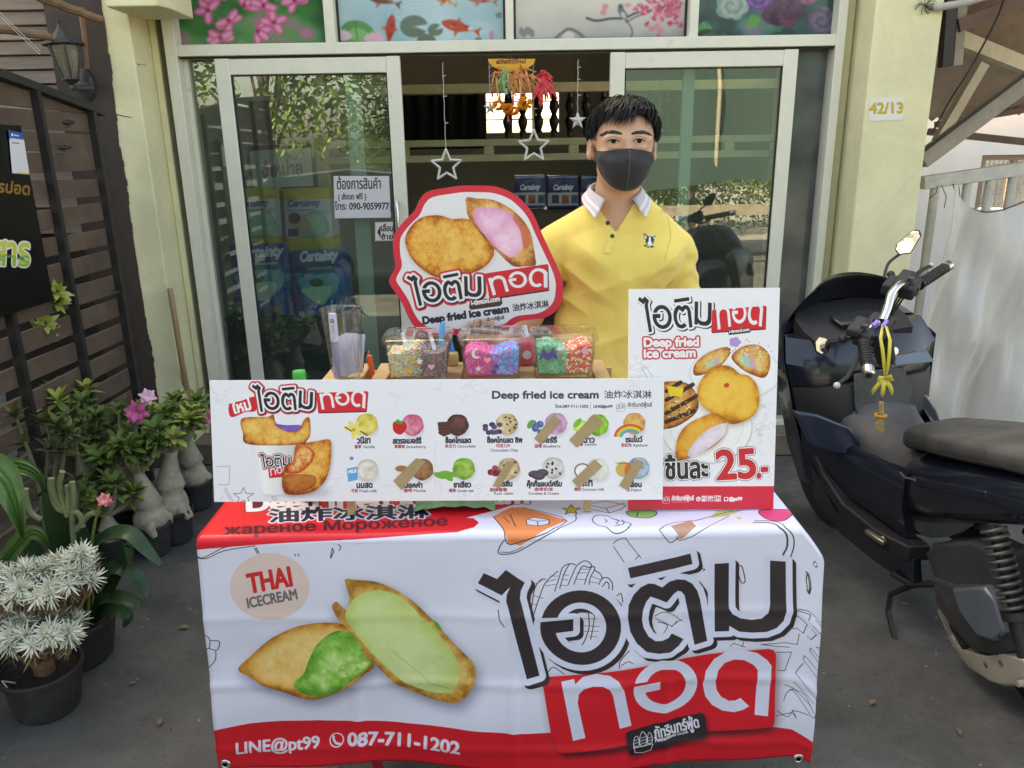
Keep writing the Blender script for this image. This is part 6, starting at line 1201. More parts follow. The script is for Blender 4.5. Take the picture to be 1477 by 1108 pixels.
# die-cut round sign held by the man
SN = [(640, 83), (760, 90), (870, 130), (950, 195), (1010, 270), (1060, 380), (1120, 510), (1172, 620), (1202, 700), (1212, 770), (1198, 870), (1150, 930), (1080, 965), (1000, 975), (930, 985), (880, 1010), (830, 1045), (700, 1072), (500, 1078), (320, 1075), (230, 1030), (180, 960), (140, 870), (90, 790), (52, 730), (60, 690), (92, 620), (80, 530), (80, 430), (110, 370), (160, 310), (220, 250), (262, 165), (320, 118), (450, 95), (540, 83)]
ksn = 280/1293; zs = lambda pts: _z(550, 250, ksn, pts); ps = lambda x, y: (550+ksn*x, 250+ksn*y); SYY = 1.93
def d_sign(c):
    cx_, cy_ = 620, 590; inn = [(x+(cx_-x)*.085, y+(cy_-y)*.085) for x, y in SN]; c.poly(zs(sm(inn)), (232, 232, 238))
    b1 = zs(sm([(160, 430), (200, 350), (270, 295), (350, 280), (410, 285), (470, 305), (560, 302), (640, 330), (710, 400), (752, 510), (735, 570), (680, 630), (590, 670), (480, 700), (400, 705), (300, 660), (210, 580), (170, 500)])); c.soft([b1], 4, (170, 150, 130), .5, 0, 2); c.paint(b1, bread(7, (246, 200, 110), (230, 158, 66), (182, 92, 38), .09, .15))
    b2 = zs(sm([(566, 162), (640, 168), (720, 172), (800, 200), (880, 250), (950, 320), (995, 400), (1012, 480), (1025, 560), (1026, 612), (960, 620), (890, 622), (840, 590), (760, 510), (690, 440), (620, 350), (575, 280), (566, 220)])); c.paint(b2, bread(17, (240, 200, 140), (226, 166, 96), (186, 110, 60), .12)); c.paint(zs(sm([(625, 240), (700, 228), (790, 235), (870, 280), (930, 360), (955, 440), (930, 510), (870, 560), (810, 530), (740, 470), (670, 390), (620, 310)])), cream(27, (250, 214, 234), (244, 190, 222), (232, 156, 200), .3)); c.paint(zs(sm([(890, 280), (940, 330), (985, 400), (990, 470), (950, 500), (935, 440), (920, 370), (880, 310)])), cream(37, (236, 130, 110), (222, 90, 90), (200, 120, 70), .3), .8)
    A = zs([(252, 885), (668, 822), (664, 686)]); B = zs([(742, 815), (1107, 762), (1106, 662)]); Q = zs([(690, 668), (1108, 604), (1113, 775), (720, 835)]); logo(c, A, B, Q, 3.2, edge=(214, 60, 74), redshadow=(60, 24, 30), ink=(38, 42, 52))
    c.poly(zs([(590, 850), (800, 822), (806, 868), (790, 884), (596, 910), (584, 895)]), (74, 56, 52)); c.text('i-timtod.com', ps(602, 880), ps(790, 850), 7.2, (246, 240, 240), .4)
    c.text('Deep fried ice cream', ps(280, 1005), ps(848, 925), 10.4, (44, 44, 56), .85); c.text('油炸冰淇淋', ps(876, 916), ps(1116, 888), 9.6, (60, 58, 66), .25); boat(c, *ps(614, 968), 11, (90, 88, 96), .6); c.text('ภัทรินทร์ฟู้ดส์', ps(678, 990), ps(818, 970), 5.6, (90, 88, 96), .25)
P = [atY(x, y, SYY) for x, y in zs(sm(SN, True, 5))]; xa = min(p.x for p in P); xb = max(p.x for p in P); za = min(p.z for p in P); zb2 = max(p.z for p in P)
c = Cv(xb-xa, zb2-za, 2000, (222, 52, 72), lambda px, py: (lambda p: (p.x-xa, zb2-p.z))(atY(px, py, SYY))); d_sign(c)
q = MB(); q.prism(P, (0, .004, 0)); rsn = q.build('round_sign', c.mat('round_sign_print', .35), smooth=False, uv=lambda p: ((p.x-xa)/(xb-xa), (p.z-za)/(zb2-za))); tag(rsn, 'die-cut red edged sign with a pink filled bun held up by the man', 'sign')
# ------------------------------------------------------------------ the man: one continuous body grown as a smooth implicit surface
class Field:
    def __init__(s, lo, hi, h):
        s.lo = np.array(lo, np.float32); s.h = h; s.n = np.ceil((np.array(hi)-np.array(lo))/h).astype(int)+1
        s.D = np.full(s.n, 0.2, np.float32)
    def _sub(s, a, b, m):
        i0 = np.clip(((np.array(a)-m-s.lo)/s.h).astype(int), 0, s.n-1); i1 = np.clip(((np.array(b)+m-s.lo)/s.h).astype(int)+2, 1, s.n)
        sl = tuple(slice(x, y) for x, y in zip(i0, i1)); g = [s.lo[k]+s.h*np.arange(i0[k], i1[k], dtype=np.float32) for k in range(3)]
        return sl, np.meshgrid(*g, indexing='ij', sparse=True)
    def _mix(s, sl, d, k, mode):
        A = s.D[sl]
        if mode == 'sub': d = -d; h = np.clip(0.5-0.5*(A-d)/k, 0, 1) if k else None; s.D[sl] = A*(1-h)+d*h+k*h*(1-h) if k else np.maximum(A, d)
        else: h = np.clip(0.5+0.5*(d-A)/k, 0, 1); s.D[sl] = d*(1-h)+A*h-k*h*(1-h)
    def cone(s, a, b, ra, rb, k=.02, mode='add', flat=None):
        a, b = np.array(a, np.float32), np.array(b, np.float32); R = max(ra, rb); sl, (X, Y, Z) = s._sub(np.minimum(a, b)-R, np.maximum(a, b)+R, k*2+.03)
        d = b-a; L2 = float(d@d)+1e-9; t = np.clip(((X-a[0])*d[0]+(Y-a[1])*d[1]+(Z-a[2])*d[2])/L2, 0, 1)
        f = flat or (1, 1, 1)
        s._mix(sl, np.sqrt(((X-a[0]-t*d[0])/f[0])**2+((Y-a[1]-t*d[1])/f[1])**2+((Z-a[2]-t*d[2])/f[2])**2)-(ra+(rb-ra)*t), k, mode)
    def ell(s, c, r, k=.02, mode='add', M=None):
        c, r = np.array(c, np.float32), np.array(r, np.float32); R = r.max(); sl, (X, Y, Z) = s._sub(c-R, c+R, k*2+.03); x, y, z = X-c[0], Y-c[1], Z-c[2]
        if M is not None: x, y, z = (M[0][0]*x+M[0][1]*y+M[0][2]*z, M[1][0]*x+M[1][1]*y+M[1][2]*z, M[2][0]*x+M[2][1]*y+M[2][2]*z)
        k0 = np.sqrt((x/r[0])**2+(y/r[1])**2+(z/r[2])**2); k1 = np.sqrt((x/r[0]**2)**2+(y/r[1]**2)**2+(z/r[2]**2)**2)+1e-6; s._mix(sl, k0*(k0-1)/k1, k, mode)
    def half(s, fn, a, b):
        """keep only where fn<0"""
        sl, (X, Y, Z) = s._sub(a, b, 0); s.D[sl] = np.maximum(s.D[sl], fn(X, Y, Z))
    def mesh(s):
        D = s.D; n = D.shape; S = D < 0; cnt = np.zeros([k-1 for k in n], np.int8); C = [(i, j, k) for i in (0, 1) for j in (0, 1) for k in (0, 1)]
        for (i, j, k) in C: cnt += S[i:n[0]-1+i, j:n[1]-1+j, k:n[2]-1+k]
        act = np.argwhere((cnt > 0) & (cnt < 8)); idx = np.full(cnt.shape, -1, np.int32); idx[tuple(act.T)] = np.arange(len(act))
        P = np.zeros((len(act), 3)); N = np.zeros(len(act))
        for a in C:
            for ax in range(3):
                if a[ax]: continue
                b = list(a); b[ax] = 1; A = act+np.array(a); B = act+np.array(b); da = D[tuple(A.T)]; db = D[tuple(B.T)]; m = (da < 0) != (db < 0); t = np.where(m, da/(da-db+1e-12), 0)
                p = np.array(a, float)[None, :]+np.zeros((len(act), 3)); p[:, ax] = t; P += p*m[:, None]; N += m
        V = (act+P/N[:, None])*s.h+s.lo; F = []
        for ax in range(3):
            u, v = (ax+1) % 3, (ax+2) % 3; sl0 = [slice(1, -1)]*3; sl1 = [slice(1, -1)]*3; sl0[ax] = slice(0, -1); sl1[ax] = slice(1, None)
            a, b = S[tuple(sl0)], S[tuple(sl1)]
            for flip in (0, 1):
                e = np.argwhere((a & ~b) if not flip else (~a & b)); off = np.ones(3, int); off[ax] = 0; e = e+off
                if not len(e): continue
                q = []
                for (du, dv) in ((-1, -1), (0, -1), (0, 0), (-1, 0)): w_ = e.copy(); w_[:, u] += du; w_[:, v] += dv; q.append(idx[tuple(w_.T)])
                q = np.stack(q, 1); F.append(q if not flip else q[:, ::-1])
        return V, np.vstack(F)
def field_obj(F, name, m, parent, smooth=2, disp=None):
    V, Q = F.mesh()
    if smooth:
        E = np.vstack([Q[:, [0, 1]], Q[:, [1, 2]], Q[:, [2, 3]], Q[:, [3, 0]]])
        for _ in range(smooth):
            A = np.zeros_like(V); n = np.zeros(len(V))
            for a, b in ((0, 1), (1, 0)):
                for k in range(3): A[:, k] += np.bincount(E[:, a], V[E[:, b], k], len(V))
                n += np.bincount(E[:, a], minlength=len(V))
            V = V*.45+.55*A/n[:, None]
    me = bpy.data.meshes.new(name); me.from_pydata(V.tolist(), [], Q.tolist()); me.materials.append(m); me.polygons.foreach_set('use_smooth', [True]*len(me.polygons)); me.update()
    if disp:
        nn = np.zeros(len(V)*3); me.vertices.foreach_get('normal', nn); V = V+nn.reshape(-1, 3)*disp(V)[:, None]; me.vertices.foreach_set('co', V.ravel()); me.update()
    o = bpy.data.objects.new(name, me); COL.objects.link(o)
    if parent: o.parent = parent; o.matrix_parent_inverse = world_of(parent).inverted()
    return o
MX, MY = .312, 2.15
HS = .95; HC = Vector((.301, 2.105, 1.572)); HM = Matrix.Translation(HC) @ Matrix.Rotation(R_(1.0), 4, 'Z') @ Matrix.Rotation(R_(2.0), 4, 'Y') @ Matrix.Rotation(R_(3), 4, 'X') @ Matrix.Diagonal((HS*1.10, HS, HS, 1))
ZS = .90
hp_ = lambda x, y, z: tuple(HM @ Vector((x, y, z*ZS)))
HRi = [list(r) for r in HM.to_3x3().normalized().transposed()]
M_skin = mat('skin', (.61, .365, .24), .46, vscale=38, bump=.14, bscale=420, sss=.12, spec=.4, col2=(.66, .37, .25))
def torso(f, g, k=.05):
    f.ell((MX-.022, MY+.005, 1.225), (.128+g, .105+g, .16+g), k); f.ell((MX-.035, MY+.01, 1.03), (.158+g, .112+g, .18+g), k); f.cone((MX-.03, MY+.012, 1.378), (MX-.165, MY+.008, 1.312), .064+g, .058+g, k); f.cone((MX+.03, MY+.012, 1.376), (MX+.128, MY+.008, 1.300), .064+g, .056+g, k)
    f.ell((MX-.075, MY-.045, 1.27), (.075+g, .05+g, .065+g), .03); f.ell((MX+.075, MY-.045, 1.268), (.075+g, .05+g, .065+g), .03)
SR, ER, WR = (MX-.186, MY, 1.308), (MX-.262, MY+.0, 1.115), (-.045, 2.035, 1.070)
SL, EL, WL = (MX+.146, MY+.01, 1.290), (MX+.198, MY+.045, 1.05), (MX+.20, MY+.02, .82)
f = Field((-.19, 1.87, -.01), (.66, 2.40, 1.73), .004)
torso(f, -.006)
f.ell((MX, MY+.01, .93), (.155, .11, .11), .04)
for (s_, e_, w_) in ((SR, ER, WR), (SL, EL, WL)): f.cone(s_, e_, .052, .040, .03); f.cone(e_, w_, .040, .026, .02)
for sx in (-1, 1): f.cone((MX+sx*.085, MY+.01, .90), (MX+sx*.10, MY, .50), .082, .055, .03); f.cone((MX+sx*.10, MY, .50), (MX+sx*.105, MY+.03, .09), .055, .036, .02); f.cone((MX+sx*.105, MY+.03, .045), (MX+sx*.125, MY-.14, .03), .042, .034, .02)
# right hand closed round the foot of the sign: fingers in front, thumb behind
f.ell((-.073, 1.985, 1.087), (.040, .040, .020), .012)
for i, (x, L) in enumerate(((-.108, .026), (-.089, .033), (-.070, .034), (-.051, .028))): f.cone((x, 1.965, 1.086), (x, 1.922, 1.100), .0085, .008, .006); f.cone((x, 1.922, 1.100), (x+.002, 1.9205, 1.104+L+.014), .008, .0072, .004)
f.cone((-.045, 1.995, 1.095), (-.038, 1.960, 1.115), .011, .009, .008); f.cone((-.038, 1.960, 1.115), (-.050, 1.947, 1.143), .009, .0075, .005)
# left hand hanging behind the table edge
f.ell((WL[0]-.002, WL[1]-.004, .765), (.018, .036, .045), .012)
for i, (y, L) in enumerate(((-.034, .055), (-.013, .068), (.009, .064), (.029, .048))): f.cone((WL[0], WL[1]+y, .735), (WL[0]-.006, WL[1]+y-.004, .735-L*.55), .0088, .008, .006); f.cone((WL[0]-.006, WL[1]+y-.004, .735-L*.55), (WL[0]-.020, WL[1]+y-.006, .735-L), .008, .0068, .004)
f.cone((WL[0]-.004, WL[1]-.03, .785), (WL[0]-.016, WL[1]-.058, .745), .0105, .0085, .008)
# neck and head
f.cone((MX-.02, MY+.02, 1.40), hp_(0, .028, -.06), .063, .056, .03)
def HE(c, r, k=.02, mode='add'): f.ell(hp_(*c), (r[0]*HS*1.10, r[1]*HS, r[2]*HS*ZS), k, mode, HRi)
HE((0, .014, .035), (.076, .096, .083), .02); HE((0, -.03, -.03), (.0655, .060, .090), .03); HE((0, -.048, -.090), (.042, .040, .032), .03); HE((0, -.02, -.07), (.062, .055, .05), .02)
f.cone(hp_(-.045, -.074, .022), hp_(.045, -.074, .022), .0135, .0135, .02); f.cone(hp_(0, -.082, .008), hp_(0, -.106, -.036), .0085, .0125, .016); HE((0, -.095, -.04), (.019, .013, .010), .01)
for sx in (-1, 1):
    HE((sx*.031, -.099, .000), (.019, .013, .011), .014, 'sub'); HE((sx*.031, -.079, -.001), (.018, .014, .012), .008); HE((sx*.042, -.062, -.036), (.024, .022, .02), .02)
    HE((sx*.081, .016, -.014), (.0105, .020, .033), .006); HE((sx*.087, .012, -.012), (.006, .011, .020), .006, 'sub'); HE((sx*.076, .008, -.032), (.010, .012, .013), .006)
HE((0, -.085, -.068), (.024, .012, .007), .008)
man = field_obj(f, 'person', M_skin, None, 2)
tag(man, 'man in a yellow polo shirt and black face mask holding the round sign', 'person')
M_polo = mat('yellow_polo_knit', (.86, .66, .17), .85, var=.03, vscale=40, bump=.12, bscale=900, sheen=.3, spec=.2)
s_ = Field((-.02, 1.93, .86), (.66, 2.38, 1.50), .005)
torso(s_, .008)
s_.ell((MX, MY+.01, .95), (.165, .115, .10), .04)
for (a, b) in ((SR, ER), (SL, EL)): v = (Vector(a)).lerp(Vector(b), .60); s_.cone(a, tuple(v), .060, .057, .005)
def cutv(X, Y, Z):
    t = np.clip((Z-1.348)/(1.428-1.348), 0, 1.4); return np.where((Z > 1.348) & (Y < MY+.0), (.052*t-np.abs(X-(MX-.029))), -1.0)
s_.half(lambda X, Y, Z: np.minimum(cutv(X, Y, Z), .02)+X*0, (MX-.1, 1.95, 1.30), (MX+.1, MY, 1.5))
s_.cone((MX-.022, MY+.012, 1.43), (MX-.022, MY-.0, 1.55), .065, .075, .006, 'sub')
s_.half(lambda X, Y, Z: (.885-Z)+X*0+Y*0, (-.02, 1.93, .86), (.66, 2.38, 1.0))
for (a, b) in ((SR, ER), (SL, EL)):
    a, b = np.array(a), np.array(b); d = (b-a)/np.linalg.norm(b-a); p = a+(b-a)*.585; lo, hi = p-.09, p+.09
    s_.half(lambda X, Y, Z, d=d, p=p: np.where((X-p[0])*np.sign(d[0]) > -.014, (X-p[0])*d[0]+(Y-p[1])*d[1]+(Z-p[2])*d[2], -1.0), tuple(lo), tuple(hi))
def folds(V):
    x, y, z = V[:, 0]-MX, V[:, 1]-MY, V[:, 2]; o = np.zeros(len(V))
    for sx in (-1, 1):
        u = (sx*x-.13)*.75+(z-1.22)*.66; w_ = -(sx*x-.13)*.66+(z-1.22)*.75; o += .011*(1-1.7*np.abs(np.sin(w_*46+.6*sx+3*u))**.8)*np.exp(-((sx*x-.145)/.07)**2-((z-1.20)/.085)**2)
        o += .005*np.sin((sx*x*.5+z)*110)*np.exp(-((sx*x-.225)/.05)**2-((z-1.23)/.07)**2)
    o += .008*np.sin(x*30+z*22+1)*np.exp(-((z-1.02)/.12)**2)+.008*(1-1.7*np.abs(np.sin(x*7-z*21+.6))**.8)*np.exp(-((z-1.12)/.16)**2)
    o += .005*np.sin(34*(z-1.34)-26*np.abs(x))*np.exp(-((np.abs(x)-.08)/.06)**2-((z-1.30)/.05)**2)+.005*np.sin(x*55+z*70)*np.exp(-((x-.10)/.05)**2-((z-1.16)/.09)**2)
    o += .002*np.exp(-((x+.012+.0*z)/.016)**2)*((z > 1.225) & (z < 1.34))*(y < 0)
    return np.maximum(o, -.006)
shirt = field_obj(s_, 'polo_shirt', M_polo, man, 3, folds)
from mathutils.bvhtree import BVHTree
bpy.context.view_layer.update()
def bvh(o): return BVHTree.FromPolygons([v.co.copy() for v in o.data.vertices], [tuple(p.vertices) for p in o.data.polygons])
BS_, BB_ = bvh(shirt), bvh(man)
def hit(B, px, py, off=.001):
    d = ray(px, py).normalized(); h = B.ray_cast(Vector((0, 0, CAM_Z)), d); return (h[0]+h[1]*off, h[1]) if h[0] else (atY(px, py, 2.05), Vector((0, -1, 0)))
def onpoly_(B, pts, off=.0006): return [hit(B, x, y, off)[0] for x, y in pts]
# collar: two pointed leaves with stripes, round the neck
M_col = mat('grey_lilac_rib', (.56, .52, .60), .85, bump=.1, bscale=500); M_wstripe = mat('white_rib', (.76, .74, .74), .85)
def collar(sx):
    q = MB(); n = 22; rows = 7; vs = []; uvq = []
    for j in range(rows):
        t = j/(rows-1)
        for i in range(n):
            u = i/(n-1); an = R_(-270+u*210) if sx > 0 else R_(90-u*(-0)-(u*210-180)+0)
            a = R_(90)-sx*u*R_(160)   # from the nape round to the front
            r0x, r0y = .0665, .068; cx_, cy_ = MX-.021, MY+.014; dn = .012+.036*u**1.5
            ox = (r0x+.016*t+.016*t*u)*math.cos(a); oy = (r0y+.016*t+.006*t*u)*math.sin(a); zt = 1.480-.031*u**2-.012*u
            x = cx_+ox+sx*(t*u**6*.022+u**5*.012); z = zt+.006*math.sin(math.pi*min(1, t*2.2))*(1-u*.5)-t*dn; vs.append((x, cy_+oy-.014*u*u-.012*t*u**3, z))
    q.add(vs, [(j*n+i, j*n+i+1, (j+1)*n+i+1, (j+1)*n+i) for j in range(rows-1) for i in range(n-1)])
    q.mi = [(1 if j in (3, 5) else 0) for j in range(rows-1) for i in range(n-1)]
    o = q.build('collar', None, shirt, mats=[M_col, M_wstripe], ang=60); m_ = o.modifiers.new('thick', 'SOLIDIFY'); m_.thickness = .0022; return o
collar(-1); collar(1)
q = MB()
L = onpoly_(BS_, [(879, 322), (877.5, 336), (873.5, 352), (868.5, 364)]); Rr = onpoly_(BS_, [(889, 328), (888, 340), (884, 354), (879.5, 366)]); vs = []
for a, b in zip(L, Rr): vs += [a, a+Vector((0, -.0022, 0)), b+Vector((0, -.0022, 0)), b]
q.add(vs, [(4*i+k, 4*i+k+1, 4*i+k+5, 4*i+k+4) for i in range(3) for k in range(3)]+[(12, 13, 14, 15)]); q.build('placket', M_polo, shirt, ang=30)
for P in ([(955, 302), (964, 318), (967, 340), (963, 358), (958, 376)],):
    V = onpoly_(BS_, sm(P, False, 5), .0004); q = MB(); q.tube(V, .0011, 5); q.build('seam', mat('shirt_seam', (.70, .52, .09), .9), shirt)
M_btn = mat('dark_button', (.03, .03, .035), .3)
for (px, py) in ((876.5, 322), (883, 341)):
    p, n_ = hit(BS_, px, py, .002); q = MB(); q.lathe([(.0001, -.002), (.0058, -.002), (.0058, .001), (.0045, .0022), (.0001, .0016)], 14, Matrix.Translation(p) @ n_.to_track_quat('Z', 'Y').to_matrix().to_4x4()); q.build('button', M_btn, shirt)
def onpoly(B, pts, th=.0009, off=.0006):
    V = []; 
    for x, y in pts: p, n_ = hit(B, x, y, off); V.append(p)
    return V
q = MB(); z9 = lambda pts: [(937+.139*(x-287), 347.5+.139*(y-535)) for x, y in pts]; el = lambda x, y, a, b_: [(x+a*math.cos(t), y+b_*math.sin(t)) for t in np.linspace(0, 6.28, 14, endpoint=False)]
for mi, pts in ((0, [(220, 462), (236, 456), (275, 492), (250, 535)]), (0, [(352, 484), (338, 484), (308, 496), (330, 535)]), (0, el(288, 535, 42, 50)), (1, [(229, 470), (240, 476), (258, 498), (245, 518)]), (1, [(346, 492), (338, 494), (322, 505), (334, 520)]), (1, el(288, 562, 24, 24)), (1, [(280, 492), (296, 492), (300, 540), (276, 540)]), (0, el(287, 556, 8, 6)), (0, el(243, 585, 18, 8)), (0, el(270, 600, 10, 7)), (0, el(310, 597, 20, 9))):
    q.cur = mi; V = onpoly(BS_, z9(pts)); off = Vector((0, -.0005*(1+2*mi)-.0006*(len(q.f) == 7), 0)); V = [v+off for v in V]; q.add(V, [tuple(range(len(V)))])
q.build('dog_emblem', None, shirt, smooth=False, mats=[M_btn, wht])
q = MB(); cB = Vector(SL).lerp(Vector(EL), .585); d = (Vector(EL)-Vector(SL)).normalized(); Mq = Matrix.Translation(cB) @ d.to_track_quat('Z', 'Y').to_matrix().to_4x4(); q.lathe([(.0575, -.022), (.0585, .0), (.0572, .003), (.054, .002)], 30, Mq, sx=1.06); q.build('sleeve_cuff', M_col, shirt)
cB = Vector(SR).lerp(Vector(ER), .585); d = (Vector(ER)-Vector(SR)).normalized(); Mq = Matrix.Translation(cB) @ d.to_track_quat('Z', 'Y').to_matrix().to_4x4(); q = MB(); q.lathe([(.0575, -.022), (.0585, .0), (.0572, .003), (.054, .002)], 30, Mq, sx=1.06); q.build('sleeve_cuff', M_col, shirt)
# trousers and shoes
t_ = Field((.09, 1.93, -.01), (.55, 2.36, .95), .007); t_.ell((MX, MY+.01, .93), (.162, .116, .10), .04)
for sx in (-1, 1): t_.cone((MX+sx*.085, MY+.01, .90), (MX+sx*.10, MY, .50), .092, .068, .03); t_.cone((MX+sx*.10, MY, .50), (MX+sx*.105, MY+.03, .10), .068, .058, .02)
t_.half(lambda X, Y, Z: (Z-.93)+X*0+Y*0, (.09, 1.93, .8), (.55, 2.36, .95)); field_obj(t_, 'trousers', mat('dark_denim', (.03, .035, .05), .85), man, 2)
for sx in (-1, 1): q = MB(); q.loft([[Vector((MX+sx*.12+w_*math.cos(a), y, .004+max(0, h_*(.5+.5*math.sin(a))))) for a in np.linspace(0, 6.28, 16, endpoint=False)] for y, w_, h_ in ((2.25, .03, .07), (2.2, .045, .10), (2.12, .047, .10), (2.04, .05, .075), (1.99, .045, .06), (1.955, .02, .04))]); q.build('shoe', M_black, man)
# eyes, brows
M_eye = mat('eye_white', (.50, .45, .42), .35); M_iris = mat('dark_iris', (.012, .007, .006), .5, spec=.15); M_hair = mat('black_hair', (.010, .009, .010), .45, spec=.3)
for (cx_, cy_, w_, rot) in ((884.5, 204.5, 9.2, 3), (921.5, 203.8, 8.6, -2)):
    U = np.linspace(-1, 1, 15); up_ = [(cx_+w_*u, cy_-3.2*(1-u*u)**.8+.5*u*math.sin(R_(rot))*2) for u in U]; lo_ = [(cx_+w_*u, cy_+2.5*(1-u*u)**.9) for u in U[::-1]]
    V = onpoly(BB_, up_+lo_[1:-1], off=.0008); q = MB(); c0 = sum(V, Vector())/len(V)+Vector((0, -.0025, 0)); q.add(V+[c0], [(i, (i+1) % len(V), len(V)) for i in range(len(V))]); e_ = q.build('eye', M_eye, man, ang=90)
    V = onpoly(BB_, [(cx_+.3+3.5*math.cos(a), cy_-.5+3.1*math.sin(a)) for a in np.linspace(0, 6.28, 16, endpoint=False)], off=.0018); V = [v+Vector((0, -.0022, 0)) for v in V]; q = MB(); q.add(V, [tuple(range(16))]); q.build('iris', M_iris, e_)
    q = MB(); P = [p+Vector((0, -.001, 0)) for p in onpoly(BB_, up_, off=.0012)]; q.tube(P, [.0005+.0011*math.sin(math.pi*(i+1)/17) for i in range(15)], 6); q.build('lash', M_hair, e_)
    q = MB(); P = onpoly(BB_, [(x+.3*(x-cx_), y-4.2+1.2*abs(x-cx_)/w_) for x, y in up_], off=.0004); q.tube(P, [.0004+.0005*math.sin(math.pi*(i+1)/17) for i in range(15)], 5); q.build('eyelid_crease', mat('lid_shadow_skin', (.34, .18, .12), .6), e_)
for (P, nm) in (([(868.5, 195.6), (876, 192.2), (885, 190.8), (892, 191.6), (897, 193.2)], 0), ([(911.5, 193.2), (917, 191.8), (925, 191), (932, 192.4), (937.5, 195.6)], 1)):
    q = MB(); Q = sm(P, False, 6); r4 = random.Random(nm)
    for i, (x, y) in enumerate(Q):
        t = i/(len(Q)-1); th = 3.2*math.sin(math.pi*(t*.8+.15))
        for k in range(11):
            yy = y+r4.uniform(-th, th)*.75; sg = 1 if nm else -1; a, n1 = hit(BB_, x+r4.uniform(-1, 1), yy, .0006); b, n2 = hit(BB_, x+sg*3.2, yy-.8+t*1.6*(1), .0016); q.tube([a, b], [.0007, .0002], 4, cap=False)
    q.build('eyebrow', mat('brow_hair', (.03, .02, .016), .6), man)
# face mask
M_mask = mat('black_face_mask', (.019, .018, .020), .8, bump=.1, bscale=700, sheen=.12)
q = MB(); NU, NVv = 41, 26; vs = []
zt_ = lambda u: -.003-.012*min(1, abs(u)*1.5)+.004*max(0, abs(u)-.8)*0; zb_ = lambda u: -.128+.068*abs(u)**2.6+.008*abs(u)
for j in range(NVv):
    v = j/(NVv-1)
    for i in range(NU):
        u = -1+2*i/(NU-1); z = zt_(u)*(1-v)+zb_(u)*v; th = u*R_(80)
        yc = np.interp(v, [0, .15, .32, .55, .8, .93, 1], [.098, .110, .1195, .117, .108, .098, .086]); hw = np.interp(v, [0, .4, .75, 1], [.0715, .0735, .067, .058])
        y = -(.012+(yc-.012)*abs(math.cos(th))**.86); x = hw*math.sin(th)/math.sin(R_(80)); y -= .0022*math.exp(-(u/.035)**2)
        y += .0012*math.sin(26*v+5*u)*math.exp(-((abs(u)-.55)/.35)**2)*(1-v)
        vs.append(hp_(x, y, z))
A = np.array([tuple(v) for v in vs])
for _ in range(3):   # keep the cloth clear of the face under it
    for i, p in enumerate(A):
        ax = Vector(hp_(0, .02, 0)); ax.z = p[2]; d = (Vector(p)-ax); L = d.length; d.normalize(); h = BB_.ray_cast(ax+d*.30, -d)
        if h[0] is not None: r_ = (h[0]-ax).length+.0035; A[i] = ax+d*max(L, min(r_, L+.02))
    g = A.reshape(NVv, NU, 3); g[1:-1, 1:-1] = .5*g[1:-1, 1:-1]+.125*(g[:-2, 1:-1]+g[2:, 1:-1]+g[1:-1, :-2]+g[1:-1, 2:]); g[0, 1:-1] = .5*g[0, 1:-1]+.25*(g[0, :-2]+g[0, 2:])
vs = [tuple(p) for p in A]
q.add(vs, [(j*NU+i, j*NU+i+1, (j+1)*NU+i+1, (j+1)*NU+i) for j in range(NVv-1) for i in range(NU-1)]); mk_ = q.build('face_mask', M_mask, man, ang=80); mo = mk_.modifiers.new('thick', 'SOLIDIFY'); mo.thickness = .0012
q = MB(); q.tube([Vector(vs[j*NU+NU//2])+Vector((.0008, -.0006, 0)) for j in range(1, NVv)], .0007, 5); q.build('seam', mat('grey_seam', (.14, .14, .15), .7), mk_)
for sx in (-1, 1):
    i = 0 if sx < 0 else NU-1
    for j, zz_ in ((1, .012), (NVv-3, -.044)): q = MB(); e_ = Vector(vs[j*NU+i]); q.tube([e_, Vector(hp_(sx*.079, .0, zz_*.6-.012)), Vector(hp_(sx*.086, .022, zz_))], .0013, 6); q.build('ear_loop', M_mask, mk_)
# hair: a close cap and many tapered locks combed forward from the crown
q = MB(); r5 = random.Random(3); E3 = (.079, .101, .094); hc = (0, .014, .035)
def sc_pt(th, ph, off): # th around (0 = face side), ph from crown down
    return Vector((hc[0]+(E3[0]+off)*math.sin(ph)*math.sin(th), hc[1]-(E3[1]+off)*math.sin(ph)*math.cos(th), (hc[2]+(E3[2]-.004+off)*math.cos(ph))*ZS))
def lim(th): # how far down the hair reaches
    a = abs(math.atan2(math.sin(th), math.cos(th))); return np.interp(a, [0, .6, 1.0, 1.25, 1.6, 2.2, 3.15], [.86, .92, 1.22, 1.70, 1.78, 2.1, 2.25])
nt_, np_ = 48, 16; vs = []
for j in range(np_):
    for i in range(nt_): th = 2*math.pi*i/nt_; vs.append(HM @ sc_pt(th, max(.001, lim(th)*j/(np_-1)), -.002))
q.add(vs, [(j*nt_+i, j*nt_+(i+1) % nt_, (j+1)*nt_+(i+1) % nt_, (j+1)*nt_+i) for j in range(np_-1) for i in range(nt_)])
def lock(th0, ph0, th1, ph1, o0, o1, r, lift=0):
    P = []
    for k in range(7):
        t = k/6; th = th0+(th1-th0)*t; ph = ph0+(ph1-ph0)*t; P.append(HM @ sc_pt(th, ph, o0+(o1-o0)*t+lift*math.sin(math.pi*min(1, t*1.1))))
    q.tube(P, [r*(.55+.45*math.sin(math.pi*min(1, .25+k/6*.75)))*(1 if k < 5 else (.6 if k == 5 else .12)) for k in range(7)], 4, cap=False)
